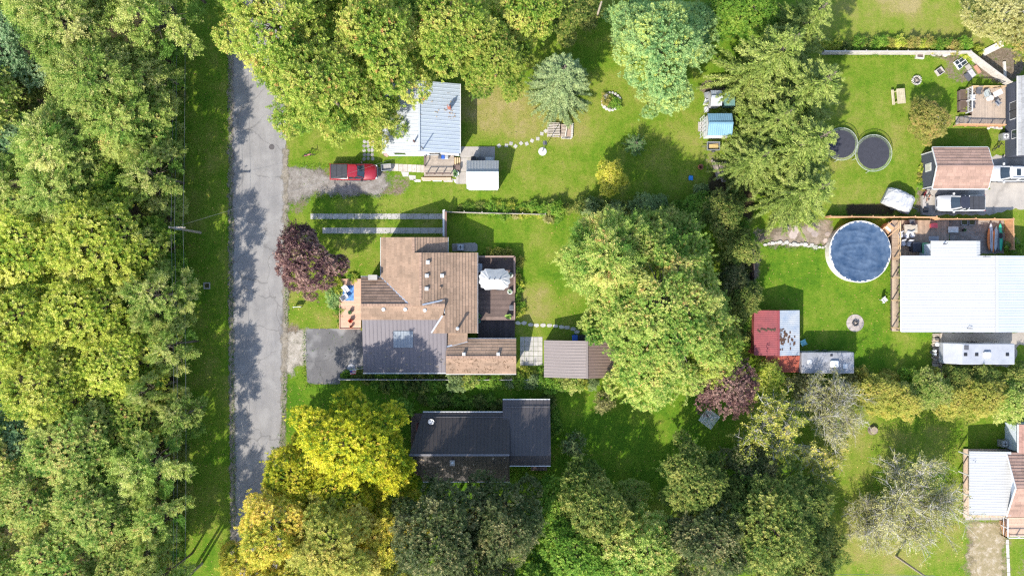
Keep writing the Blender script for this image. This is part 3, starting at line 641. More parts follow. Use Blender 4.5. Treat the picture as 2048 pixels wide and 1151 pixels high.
# ------------------------------------------------------------------ charcoal metal roofed house
dh, db = gable('charcoal_house', 'house with charcoal ribbed metal roof and satellite dish', 'house', (846,824,1019,962), 2.9, 5.1, 'x', 909, 'metal', metal_d, dark_wall, over=.35, pitch=.42, ends=1.3, cap=mt('light_ridge', (.16,.155,.165), .5, bmp=0))
A, B = W(1005.5,799,2.6), W(1100,0,2.6); xa, xb = W(1012,0,2.6).x, B.x
r2 = W(0,911,4.5).y; e1 = A.y; e2 = W(0,930,4.1).y; zs2 = 4.5-(r2-e2)*(1.9/(e1-r2))
slope(dh, [(A.x,e1,2.6),(xb,e1,2.6),(xb,r2,4.5),(A.x,r2,4.5)], 'metal', metal_d2, pitch=.42, under=metal_d2)
slope(dh, [(A.x+.8,e2,zs2),(xb,e2,zs2),(xb,r2,4.5),(A.x+.8,r2,4.5)], 'metal', metal_d, pitch=.42, under=metal_d)
gutter(dh, (A.x,e1+.05,2.55), (xb,e1+.05,2.55), white)
walls(dh, A.x+.5, e2+.25, xb-.3, e1-.3, 2.5, dark_wall); walls(dh, A.x+.5, e2+.25, xb-.3, e2+.45, zs2-.1, dark_wall); gutter(dh, (A.x+.8,e2-.05,zs2-.05), (xb,e2-.05,zs2-.05), white); gtri(dh, (xb-.35,e1-.3,2.5), (xb-.35,e2+.25,2.5), (xb-.35,r2,4.3), dark_wall, d=(-1,0,0))
bar2 = MB().bar((A.x+.2, W(0,813,2.9).y, 3.0), (xb-.1, W(0,813,2.9).y, 3.0), .05, .05).build('snow_rail', dgrey, dh)
zz = 3.15; yb = W(0,833,zz).y; MB().bar((db[0]-.1, yb, zz+.08), (db[2]-.1, yb, zz+.08), .05, .05).build('snow_rail', dgrey, dh)
ds = Plane((0,W(0,909,5.1).y,5.1),(5,W(0,909,5.1).y,5.1),(0,db[1],2.9)); q = ds.at(905,924)
sk2 = MB().box(q.x-.28,q.y-.32,q.z-.1,q.x+.28,q.y+.32,q.z+.28).build('roof_hatch', mt('hatch_tan', (.40,.36,.31), .6), dh); MB().lathe(q.x,q.y,[(.17,q.z+.28),(.17,q.z+.33),(.05,q.z+.4)],12).build('hatch_vent', white, sk2)
dn = Plane((0,W(0,909,5.1).y,5.1),(5,W(0,909,5.1).y,5.1),(0,db[3],2.9)); q = dn.at(864,838)
dish = thing('satellite_dish', 'round white satellite dish on the charcoal metal roof', 'satellite dish', q)
MB().tube([q, q+Vector((0,0,.7))], .035).build('mast', greym, dish)
dd = MB(); dd.lathe(0,0,[(.02,0),(.2,.03),(.36,.11),(.38,.12),(.36,.08),(.2,-.01),(.02,-.04)],18); dd.v = [tuple(q+Vector((x*.95, y*.9-.05-z*.5, .78+z+y*.35))) for x,y,z in dd.v]
dd.build('reflector', white, dish); MB().tube([q+Vector((0,-.3,.7)), q+Vector((0,-.35,1.15))], .02).build('feed_arm', greym, dish); MB().box(q.x-.06,q.y-.4,q.z+1.1,q.x+.06,q.y-.28,q.z+1.2).build('feed_horn', dgrey, dish)
pf = MB(); 
hp = thing('house_porch', 'dark wooden porch at the west end of charcoal house beside yellow maple', 'porch', W(838, 868))
boards(hp, (822,826,850,950), .3, wood_d, 'y'); rail(hp, [W(834,848,1.1), W(834,944,1.1)], .3, .9, mt('oxide_red_rail', (.22,.06,.05), .7), bal=.2)
tag(MB().box(W(1062,0,.4).x, W(0,940,.4).y, 0, W(1094,0,.4).x, W(0,931,.4).y, .45).build('back_step', wood_d), 'low dark wooden step behind the lower wing of charcoal house', 'step')

# leaf debris caught on roofs
def debris(parent, pl, n, x0, y0, x1, y1, mat, seed, clump=6):
    r = random.Random(seed); m = MB()
    for i in range(n):
        cx, cy_ = r.uniform(x0,x1), r.uniform(y0,y1)
        for k in range(r.randint(2,clump)):
            q = pl.at(cx+r.gauss(0,2.2), cy_+r.gauss(0,1.1))+Vector((0,0,.06)); a = r.uniform(0,6.28); s_ = r.uniform(.05,.11); d, e = Vector((math.cos(a),math.sin(a),0))*s_, Vector((-math.sin(a),math.cos(a),0))*s_*.6; m.add([q-d,q-e,q+d,q+e],[(0,1,2,3)],r.random())
    m.build('leaf_debris', mat, parent, kind='stuff')
deb = mt('roof_leaf_debris', (.34,.28,.19), .9, c2=(.24,.17,.1), scale=4, tint=.4)
debris(dh, ds, 40, 842,914,1016,958, deb, 3); debris(bh, PM, 16, 732,700,888,742, deb, 4, 3); debris(bh, PG2, 60, 898,716,1028,744, mt('roof_needles', (.16,.10,.06), .95), 5, 5); debris(ct, ce, 22, 842,172,915,240, deb, 6, 4)
# ------------------------------------------------------------------ fences
def fence(name, label, pts, h, mat, bw=.15, cap=None, gap=.012, post=2.4, thick=.03, cat='fence'):
    P = [W(*p) for p in pts]; t = thing(name, label, cat, P[0])
    for i in range(len(P)-1):
        a, b = P[i], P[i+1]; L_ = (b-a).length; d = (b-a)/L_; ang = math.atan2(d.y, d.x); m = MB(); k = 0.0
        while k < L_-.02:
            c0 = a + d*(k+bw/2); m.obox(c0.x, c0.y, .03, bw-gap, thick, h*random.uniform(.985,1.0), ang, random.random()); k += bw
        m.build('fence_boards', mat, t, kind='stuff')
        sd_ = Vector((-d.y, d.x, 0))*.06
        for z in (.35, h-.3): MB().bar(a+sd_+Vector((0,0,z)), b+sd_+Vector((0,0,z)), .05, .09).build('fence_rail', mat, t)
        n = max(1, round(L_/post))
        for j in range(n+1):
            p = a + d*(L_*j/n) + sd_*1.8; MB().obox(p.x, p.y, 0, .1, .1, h+.03, ang).build('post', mat, t)
        if cap: MB().bar(a+Vector((0,0,h+.02)), b+Vector((0,0,h+.02)), cap, .035).build('fence_cap', mat, t)
    return t
fence('board_fence', 'pale whitewashed board fence along the top of the trampoline lawn', [(1640,109.5),(1928,110),(1975,146),(2009,171)], 1.25, mt('whitewashed_wood', (.42,.39,.35), .85, c2=(.35,.32,.29), tint=.1), cap=.14)
fence('cedar_fence', 'orange cedar board fence between pool deck and parked white pickup', [(1650,435.5),(1858,436.5),(1862,440),(2009,440.5),(2010,500)], 1.5, wood_o, cap=.1)
fence('privacy_fence', 'tall brown topped fence with white boards at the end of wheel strips', [(890,423),(890,474)], 1.75, mt('white_boards', (.6,.59,.56), .8, tint=.08), cap=.2)
MB().bar(W(891.5,423,1.8), W(891.5,474,1.8), .24, .05).build('fence_coping', mt('brown_coping', (.22,.13,.10), .8), bpy.data.objects['privacy_fence'])
fence('low_fence', 'thin low pale fence between hedge and back lawn of brown house', [(894,425),(1000,428),(1090,430)], .9, mt('pale_low_boards', (.5,.44,.38), .85, tint=.1), thick=.025)
fence('plank_fence', 'low grey plank fence running along the hedge behind the brown house', [(682,757),(1060,757)], 1.0, mt('grey_planks', (.34,.33,.31), .9, tint=.15), cap=.08)
fence('side_fence', 'dark old board fence behind the red and silver shed', [(1500,520),(1501,700)], 1.5, wood_d)
fence('log_edge_fence', 'stacked split log border beside the camper driveway', [(1877,666),(1877,756)], .5, wood_g, bw=.3, cap=.18)
# ------------------------------------------------------------------ grey house top right
gh = thing('grey_house', 'slate blue house with grey shingle roof above the wooden deck', 'house', W(2080, 230))
GP = Plane(W(2036,200,2.9), W(2036,300,2.9), W(2036,200,2.9)+Vector((3.5,0,1.4)))
gx = W(2036,0,2.9).x; gy0, gy1 = W(0,311,2.9).y, W(0,152,2.9).y
slope(gh, [(gx,gy0,2.9),(gx,gy1,2.9),(gx+4.5,gy1,4.7),(gx+4.5,gy0,4.7)], 'shingle', shingle3); slope(gh, [(gx+9,gy0,2.9),(gx+9,gy1,2.9),(gx+4.5,gy1,4.7),(gx+4.5,gy0,4.7)], 'shingle', shingle3)
walls(gh, gx+.55, gy0+.3, gx+8.4, gy1-.3, 2.8, blue_wall); gtri(gh, (gx+.55,gy0+.3,2.8), (gx+8.4,gy0+.3,2.8), (gx+4.5,gy0+.3,4.5), blue_wall); gtri(gh, (gx+.55,gy1-.45,2.8), (gx+8.4,gy1-.45,2.8), (gx+4.5,gy1-.45,4.5), blue_wall)
gutter(gh, (gx-.05,gy0,2.86), (gx-.05,gy1,2.86), white)
wx = gx+.55
for py, w, z, h in ((212,1.0,.9,1.4),(228,1.0,.9,1.4),(268,.9,1.2,1.0)): wall_panel(gh, 'window', (wx, W(0,py,1.6).y, z), w, h, 'y', glass, white, .05)
dk = thing('wood_deck', 'pale wooden deck with railings beside the slate blue house', 'deck', W(1975, 212))
boards(dk, (1944,174,2011,252), .55, mt('pale_deck_wood', (.36,.285,.22), .8, c2=(.30,.24,.19), tint=.1), 'y')
rail(dk, [W(1943,173,1.3), W(2010,173,1.3)], .55, .9, wood_n, bal=.13); rail(dk, [W(1943,174,1.3), W(1943,222,1.3)], .55, .9, white, bal=.2)
rail(dk, [W(1914,250,.9), W(2010,250,1.3)], .5, .95, wood_o, bal=.11, top=.14)
for i in range(4): MB().box(W(1914+i*7,0,.3).x, W(0,249,.3).y, 0, W(1921+i*7,0,.3).x, W(0,232,.3).y, .12*(i+1)).build('stair_tread', wood_g, dk)
rb = thing('raised_bed', 'dark timber raised garden bed with green plants beside wooden deck', 'planter', W(1927, 203))
a, b = W(1914,181), W(1941,225)
for q in ((a.x,b.y,a.x+.12,a.y),(b.x-.12,b.y,b.x,a.y),(a.x,b.y,b.x,b.y+.12),(a.x,a.y-.12,b.x,a.y),(a.x,(a.y+b.y)/2-.06,b.x,(a.y+b.y)/2+.06)): MB().box(q[0],q[1],0,q[2],q[3],.45).build('timber', wood_d if q[0]==a.x else wood_n, rb)
MB().box(a.x+.1,b.y+.1,0,b.x-.1,a.y-.1,.36).build('soil', mt('bed_soil', (.10,.07,.05), .95), rb)
# garage
gg, ggb = gable('brown_roof_garage', 'slate blue garage with reddish brown shingle roof', 'garage', (1865,295,1976,377), 2.7, 3.6, 'x', 332, 'shingle', shingle2, blue_wall, over=.3, cap=shingle2)
for sy in (ggb[3], ggb[1]):
    MB().bar((ggb[0]-.04, sy, 2.66), (ggb[0]-.04, W(0,332,3.6).y, 3.56), .05, .18).build('rake_board', white, gg); MB().bar((ggb[2]+.04, sy, 2.66), (ggb[2]+.04, W(0,332,3.6).y, 3.56), .05, .18).build('rake_board', white, gg)
wall_panel(gg, 'window', (ggb[0]+.3, W(0,335,1.3).y, .9), .8, 1.0, 'y', mt('painted_lit_pane', (.5,.48,.42), .3), white, .05)  # pale pane colour stands in for light on the glass
wall_panel(gg, 'garage_door', (ggb[2]-.3, W(0,335,1.3).y, .05), 3.0, 2.1, 'y', white, white, .05)
MB().box(ggb[0]+.24,ggb[1]+.28,0,ggb[0]+.34,ggb[1]+.38,2.6).build('corner_board', white, gg); MB().box(ggb[0]+.24,ggb[3]-.38,0,ggb[0]+.34,ggb[3]-.28,2.6).build('corner_board', white, gg)
def ac_unit(px, py, z, label, s=.8, h=.8, rot=0):
    c0 = W(px, py, z); t = thing('air_conditioner', label, 'air conditioner', (c0.x,c0.y,z), rot)
    MB().box(-s/2,-s/2,0,s/2,s/2,h).build('case', greym, t, local=True); MB().lathe(0,0,[(s*.4,h),(s*.4,h+.04),(s*.33,h+.04),(s*.33,h+.01)],18).build('fan_ring', white, t, local=True)
    for k in range(4):
        m = MB(); m.bar((0,0,h+.02),(math.cos(k*1.57)*s*.33,math.sin(k*1.57)*s*.33,h+.02),.09,.015); m.build('fan_blade', dgrey, t, local=True)
    return t
ac_unit(2003,275,0,'grey air conditioner on the ground beside slate blue house wall',.75)
# ------------------------------------------------------------------ white ribbed-roof house, right
wh = thing('white_roof_house', 'large house with bright white ribbed metal roof beside the pool', 'house', W(1960, 585))
z1, z2 = 2.9, 4.1; x1, x2 = W(1803,0,z1).x, W(1993,0,z2).x; PH = Plane((x1,0,z1),(x2,0,z2),(x2,5,z2))
slope(wh, poly(PH,(1803,511),(1993,511),(1993,664),(1803,664)), 'metal', metal_ww, pitch=.31, under=white)
slope(wh, poly(PH,(1862,481.5),(1953,481.5),(1953,511),(1862,511)), 'metal', metal_ww, pitch=.31, under=white)
p = PH.at(1953,481.5); p2 = PH.at(1953,511); slope(wh, [p, p2, p2+Vector((.5,0,-.12)), p+Vector((.5,0,-.12))], 'metal', metal_ww, pitch=.31, under=white)
p, p2 = PH.at(1993,511), PH.at(1993,664); slope(wh, [p, p2, p2+Vector((11,0,-1.2)), p+Vector((11,0,-1.2))], 'metal', metal_w, pitch=.31, under=white)
yA, yB = p.y, p2.y
walls(wh, x1+2.4, yB+.35, x2+10.5, yA-.35, 2.7, pale_wall); pu, pv = PH.at(1862,481.5), PH.at(1953,511); walls(wh, pu.x+.3, yA-.4, pv.x-.2, pu.y-.3, 2.7, pale_wall)
gutter(wh, (x1-.05,yB,z1-.06), (x1-.05,yA,z1-.06), white); MB().bar(Vector(p)+Vector((0,0,.07)), Vector(p2)+Vector((0,0,.07)), .35, .05).build('ridge_cap', metal_ww, wh)
[MB().box(x1+.15,W(0,py,1).y-.06,.45,x1+.27,W(0,py,1).y+.06,2.8).build('porch_post', wood_n, wh) for py in (515,555,600,655)]
q = PH.at(1887,488); MB().tube([q, q+Vector((0,0,.5)), q+Vector((.12,.1,.62))], .06).build('vent_pipe', dgrey, wh); q = PH.at(1970,513); MB().bar(q+Vector((-.4,0,.25)), q+Vector((.45,0,.25)), .06, .06).build('antenna_bar', dgrey, wh); MB().tube([q,q+Vector((0,0,.3))],.03).build('antenna_mast', dgrey, wh)
q = PH.at(1936,656); MB().tube([q+Vector((-.1,0,.0)),q+Vector((-.1,0,.35)),q+Vector((.3,.0,.35))], .045).build('vent_pipe', dgrey, wh)
for py in (560, 610): wall_panel(wh, 'window', (x1+2.4, W(0,py,1.5).y, .9), 1.5, 1.2, 'y', glass)
pdk = thing('pool_deck', 'tan wooden pool deck around the patio table and along the white house', 'deck', W(1820, 500))
tan = mt('tan_deck_wood', (.33,.235,.155), .8, c2=(.26,.185,.13), tint=.16)
boards(pdk, (1784,440,1802,520), .9, tan, 'x'); boards(pdk, (1802,440,1860,511), .5, mt('brown_deck_wood', (.34,.24,.165), .8, c2=(.25,.18,.13), tint=.2), 'y'); boards(pdk, (1860,440,1898,481), .35, mt('old_deck_wood', (.33,.24,.18), .85, c2=(.23,.18,.14), tint=.2), 'y'); boards(pdk, (1784,520,1797,662), .45, mt('grey_tan_wood', (.40,.31,.23), .85, c2=(.3,.24,.18), tint=.15), 'y')
rail(pdk, [W(1799,522,1.1), W(1799,660,1.1)], .45, .8, wood_d, bal=0, step=1.8); rail(pdk, [W(1800,514,1.3), W(1800,442,1.3)], .9, .5, wood_n, bal=0, step=1.5)
# pool
pc = W(1720,503,1.25); pl = thing('swimming_pool', 'round above ground pool under wrinkled blue cover', 'pool', (pc.x,pc.y,0)); PR = 3.62
MB().lathe(0,0,[(PR,0),(PR,1.22)],40,cap=False).build('pool_wall', mt('pool_wall', (.6,.58,.54), .6, c2=(.5,.45,.4), scale=2), pl, local=True)
MB().lathe(0,0,[(PR-.12,1.2),(PR+.09,1.22),(PR+.09,1.28),(PR-.12,1.3)],40,cap=False).build('pool_rim', mt('pool_rim', (.62,.6,.56), .5), pl, local=True)
def pool_cover():
    n = 72; V = []; F = []; rr = np.linspace(0, PR-.02, 34); rng = random.Random(4)
    cre = [(rng.uniform(-3,3), rng.uniform(-3,3), rng.uniform(-.5,.35), rng.uniform(.5,1.8), rng.uniform(.06,.16)) for _ in range(46)]
    for r in rr:
        for k in range(n):
            a = 2*math.pi*k/n; x, y = r*math.cos(a), r*math.sin(a)
            z = .17*(r/PR)**4 + .02*math.sin(x*2.1+y*.7)+.02*math.sin(y*3.3-x)
            for cx, cy_, an, ln, w in cre:
                u = (x-cx)*math.cos(an)+(y-cy_)*math.sin(an); v = -(x-cx)*math.sin(an)+(y-cy_)*math.cos(an)
                if abs(u) < ln and abs(v) < .3: z += .05*math.exp(-(v/w)**2)*(1-(u/ln)**2)
            V.append((x,y,1.14+z+(.05*math.sin(k*2.6) if r > PR-.3 else 0)))
    for i in range(len(rr)-1):
        for k in range(n): F.append((i*n+k, (i+1)*n+k, (i+1)*n+(k+1)%n, i*n+(k+1)%n))
    m = MB(); m.add(V,F); return m.build('pool_cover', mt('blue_pool_cover', (.020,.046,.095), .33, c2=(.075,.112,.17), scale=.9, fine=3.5, var=.45, bmp=.12, spec=.6), pl, local=True, smooth=True)
pool_cover()
ps = W(1776,458,1.0); pstair = thing('pool_steps', 'orange wooden pool steps with a white towel at the pool edge', 'steps', (ps.x,ps.y,0), R_(-40))
for i in range(3): MB().box(-.5,-.9+i*.5,0,.5,-.45+i*.5,.5+.35*i).build('tread', wood_o, pstair, local=True)
for sx in (-.55,.55): MB().bar((sx,-.9,1.0),(sx,.7,1.9),.07,.07).build('hand_rail', wood_o, pstair, local=True)
m = MB(); m.loft([[(-.45+.06*math.sin(i*2),-.1+.28*i,.98+.16*math.sin(i*1.3)),(.35,-.15+.28*i,1.05+.1*math.cos(i)),(.35,-.12+.28*i,1.08+.1*math.cos(i)),(-.45,-.07+.28*i,1.02+.16*math.sin(i*1.3))] for i in range(4)]); m.build('towel', white, pstair, local=True)
# trampolines
def trampoline(px, py, r, label):
    c0 = W(px, py, .85); t = thing('trampoline', label, 'trampoline', (c0.x,c0.y,0), group=None); n = 40
    def ring(R0, z, rad): 
        m = MB(); P = [(R0*math.cos(2*math.pi*k/n), R0*math.sin(2*math.pi*k/n), z) for k in range(n+1)]; m.tube(P, rad, 6); return m
    ring(r, .88, .03).build('frame_ring', mt('galvanised', (.36,.39,.34), .4), t, local=True)
    MB().lathe(0,0,[(r-.3,.84),(r-.3,.86)],40).build('jumping_mat', mt('trampoline_mat', (.035,.035,.045), .85, bmp=.1), t, local=True)
    ms = MB()
    for k in range(88):
        a = 2*math.pi*k/88; ms.bar(((r-.3)*math.cos(a),(r-.3)*math.sin(a),.86), ((r-.02)*math.cos(a),(r-.02)*math.sin(a),.88), .025, .03)
    ms.build('springs', MT['galvanised'], t, kind='stuff', local=True)
    for k in range(6):
        a = k*math.pi/3+.3; MB().tube([(r*math.cos(a),r*math.sin(a),.88),(r*1.04*math.cos(a),r*1.04*math.sin(a),0)], .035).build('leg', MT['galvanised'], t, local=True)
    return t
trampoline(1747,306,2.2,'large round black trampoline fully in the open on the lawn'); trampoline(1683,288,1.95,'smaller round trampoline half hidden under conifer branches')
# ------------------------------------------------------------------ red and silver shed, trailers
rs, rsb = gable('red_silver_shed', 'old shed with red metal west roof and silver rusty east roof', 'shed', (1508,620,1599,710), 2.3, 3.0, 'y', 1557, 'metal', metal_red, mt('shed_wall_red', (.2,.04,.035), .85), over=.1, gut=False, pitch=.22, mat2=metal_gal, cap=metal_red)
re = Plane((W(1557,0,3.0).x,0,3.0),(rsb[2],0,2.3),(rsb[2],5,2.3)); rw_ = Plane((W(1557,0,3.0).x,0,3.0),(rsb[0],0,2.3),(rsb[0],5,2.3)); m = MB(); rn = random.Random(5)
for i in range(46):
    px, py = 1560+rn.random()**1.3*30, 659+rn.random()*30+(rn.random()<.08)*12-(rn.random()<.06)*16; q = re.at(px,py)+Vector((0,0,.05)); w, l = rn.uniform(.05,.1), rn.uniform(.12,.5)
    m.add([q+Vector((-w,-l/2,.01)),q+Vector((w,-l/2,-.01)),q+Vector((w,l/2,-.01)),q+Vector((-w,l/2,.01))],[(0,1,2,3)])
m.build('rust_patches', rust, rs, kind='stuff'); m = MB()
for i in range(14):
    q = rw_.at(1516+i*2.6+rn.random()*2, 659+rn.uniform(-3,4))+Vector((0,0,.06)); m.lathe(q.x,q.y,[(.14,q.z-.02),(.1,q.z+.02)],6)
m.build('leaf_litter', mt('dead_leaves', (.07,.05,.03), .95), rs, kind='stuff')
lt = thing('red_lean_to', 'low red metal lean-to roof under shrubs below the red and silver shed', 'shed', W(1570,727))
a, b = W(1532,711,1.9), W(1600,744,1.5); slope(lt, [(a.x,a.y,1.9),(b.x,a.y,1.9),(b.x,b.y,1.5),(a.x,b.y,1.5)], 'metal', mt('orange_red_sheet', (.26,.055,.03), .7, c2=(.22,.05,.03), bmp=.05), pitch=.22); walls(lt, a.x+.15, b.y+.15, b.x-.15, a.y-.1, 1.4, MT['shed_wall_red'])
def roundbox(m, x0,y0,z0,x1,y1,z1,r=.12,zr=.1):
    def ring(k, z):
        i = k; return [(x0+i+r,y0+i,z),(x1-i-r,y0+i,z),(x1-i,y0+i+r,z),(x1-i,y1-i-r,z),(x1-i-r,y1-i,z),(x0+i+r,y1-i,z),(x0+i,y1-i-r,z),(x0+i,y0+i+r,z)]
    return m.loft([ring(0,z0),ring(0,z1-zr),ring(zr*.35,z1-zr*.3),ring(zr,z1)])
def wheel(t, x, y, r=.36, w=.24):
    tm = MB(); n = 16; tm.loft([[(x+rr*math.cos(2*math.pi*k/n), yy, r+rr*math.sin(2*math.pi*k/n)) for k in range(n)] for yy, rr in ((y-w/2,r*.9),(y-w/2+.03,r),(y+w/2-.03,r),(y+w/2,r*.9))]); ty = tm.build('wheel', tyre, t, local=True)
    m = MB(); m.loft([[(x+r*.6*math.cos(2*math.pi*k/n), yy, r+r*.6*math.sin(2*math.pi*k/n)) for k in range(n)] for yy in (y-w/2-.012, y+w/2+.012)]); m.build('rim', greym, ty, local=True)
def trailer(name, label, px, L_, Wd, h, mat, vents, ac, front=None, rot=0):
    c0 = W(px[0], px[1], h); t = thing(name, label, 'trailer', (c0.x,c0.y,0), rot); m = MB()
    if front:
        prof = [(-L_/2,.6),(-L_/2,h*.55),(-L_/2+front,h),(L_/2-.1,h),(L_/2,h-.15),(L_/2,.5),(-L_/2+.3,.5)]
        m.loft([[(x*(1 if abs(y)<Wd/2-.01 else .995),y,z-(.05 if abs(y)>Wd/2-.05 else 0)) for x,z in prof] for y in (-Wd/2,-Wd/2+.06,Wd/2-.06,Wd/2)])
    else: roundbox(m,-L_/2,-Wd/2,.5,L_/2,Wd/2,h,.1,.08)
    m.build('body', mat, t, local=True)
    for (x,y,s_,mm) in vents:
        o = MB().box(x-s_/2,y-s_/2,h-.02,x+s_/2,y+s_/2,h+.07).build('roof_vent', mm, t, local=True)
    for (x,y,lx,ly) in ac:
        m = MB(); roundbox(m,x-lx/2,y-ly/2,h-.02,x+lx/2,y+ly/2,h+.3,.1,.1); m.build('roof_air_unit', white, t, local=True)
    for sx in (-.45,.5):
        for sy in (-Wd/2+.05, Wd/2-.05): wheel(t, sx, sy)
    for sy in (-1,1): MB().box(-.9,sy*(Wd/2+.02)-.02,1.2,.6,sy*(Wd/2+.02)+.02,1.9).build('side_window', glass, t, local=True)
    MB().box(1.3,-Wd/2-.03,.55,2.0,-Wd/2+.02,2.3).build('door', trim, t, local=True)
    MB().bar((-L_/2,.5,.5),(-L_/2-1.0,0,.5),.08,.1).build('tow_bar', dgrey, t, local=True); MB().bar((-L_/2,-.5,.5),(-L_/2-1.0,0,.5),.08,.1).build('tow_bar', dgrey, t, local=True)
    return t
rvw = mt('camper_white', (.32,.33,.355), .5, c2=(.26,.27,.295), scale=.9)
tr = trailer('camper_trailer', 'long white camper trailer parked beside the white roofed house', (1965,707.5), 7.7, 2.45, 2.7, rvw, [(-1.9,.75,.5,dgrey),(-2.0,-.05,.36,black),(-.7,-.05,.36,black),(2.9,-.05,.36,black)], [(.45,-.05,.85,.7)], front=1.5)
for y in (.12,-.12): MB().cyl(-4.45,y*1.6,.5,1.0,.15,10).build('gas_bottle', white, tr, local=True)
MB().lathe(-4.25,1.0,[(.26,.9),(.26,1.0),(.1,1.08)],14).build('spare_cover', white, tr, local=True)
trailer('old_trailer', 'old grey mouldy travel trailer littered with leaves beside the red shed', (1656,725), 6.2, 2.5, 2.4, mt('mouldy_aluminium', (.25,.255,.275), .6, c2=(.17,.17,.175), var=.5, scale=1.6, fine=7), [(-2.2,.1,.5,trim),(2.0,-.4,.55,trim),(.4,.9,.25,black)], [(.7,-.1,1.0,.8)])
# ------------------------------------------------------------------ bottom right house
br = thing('brick_red_house', 'house with white ribbed porch roof and brown shingle gable', 'house', W(2030, 965))
xa, xb = W(1940,0,2.6).x, W(2024,0,3.0).x; y0, y1 = W(0,1029,2.6).y, W(0,902,2.6).y
slope(br, [(xa,y0,2.5),(xa,y1,2.5),(xb,y1,2.85),(xb,y0,2.85)], 'metal', metal_ww, pitch=.3, under=white)
xr0 = xb-.1; ym = W(0,975,4.3).y
for (ya, yb_) in ((y1-.1, ym), (y0-.15, ym)): slope(br, [(xr0-.35,ya,2.75),(xr0+9,ya,2.75),(xr0+9,ym,4.3),(xr0-.35,ym,4.3)], 'shingle', shingle2)
walls(br, xr0+.1, y0+.2, xr0+8.5, y1-.4, 2.6, beige_wall); gtri(br, (xr0+.1,y0+.2,2.6), (xr0+.1,y1-.4,2.6), (xr0+.1,ym,4.1), pale_wall, d=(1,0,0))
for ya in (y1-.1, y0-.15): MB().bar((xr0-.38,ya,2.74),(xr0-.38,ym,4.27),.05,.18).build('rake_board', white, br)
yu0, yu1 = y1-.15, W(0,848,2.8).y; xu = W(2037,0,2.8).x; slope(br, [(xu,yu0,2.8),(xu,yu1,2.8),(xu+5,yu1,4.2),(xu+5,yu0,4.2)], 'shingle', mt('rose_shingle', (.33,.19,.15), .92, tint=.2)); walls(br, xu+.4, yu0, xu+6, yu1-.3, 2.7, pale_wall); gutter(br, (xu-.05,yu0,2.76), (xu-.05,yu1,2.76), white)
pp = thing('porch_floor', 'tan wooden porch floor under the white ribbed porch roof', 'deck', W(1970, 965)); boards(pp, (1927,897,2018,1034), .25, mt('porch_boards', (.5,.38,.28), .8, tint=.15), 'y')
for py in (905,945,985,1025): MB().box(xa+.12,W(0,py,1).y-.06,.25,xa+.24,W(0,py,1).y+.06,2.45).build('porch_post', white, br)
od = thing('orange_deck', 'orange brown wooden deck with white rails below brown shingle gable', 'deck', W(2040,1055)); boards(od, (2013,1034,2120,1072), .6, mt('orange_deck_wood', (.48,.34,.25), .8, tint=.12), 'x')
rail(od, [W(2014,1074,1.3), W(2120,1074,1.3)], .6, .85, trim, bal=0); rail(od, [W(2014,1036,1.3), W(2014,1074,1.3)], .6, .85, trim, bal=0)
m = thing('lattice_ramp', 'small orange lattice gate beside the deck steps', 'gate', W(2005,1052)); 
for i in range(8): MB().bar(W(1999+i*1.7,1040,.1), W(1999+i*1.7,1068,.1)+Vector((0,0,.7)), .06, .04).build('slat', wood_o, m)
ac_unit(2001,884,0,'grey air conditioner on gravel beside pale wall above porch roof',.8)
pth = thing('stone_path', 'line of pale rectangular path stones below the orange deck', 'paving', W(2016,1115))
for i in range(8):
    y = 1082+i*9.5; c0 = W(2014.5+i*.4,y); MB().obox(c0.x,c0.y,-.02,.35,.5+.05*(i%3),.055,random.uniform(-.06,.06),random.random()).build('stone', stone_w, pth)
cp = thing('slab_edging', 'row of pale slabs along the lower edge of the porch', 'paving', W(1972,1034))
for i in range(5): a = 1930+i*17; paver(cp, [W(a,1029), W(a+16,1029), W(a+16,1039), W(a,1039)], .04, concrete, i+70)
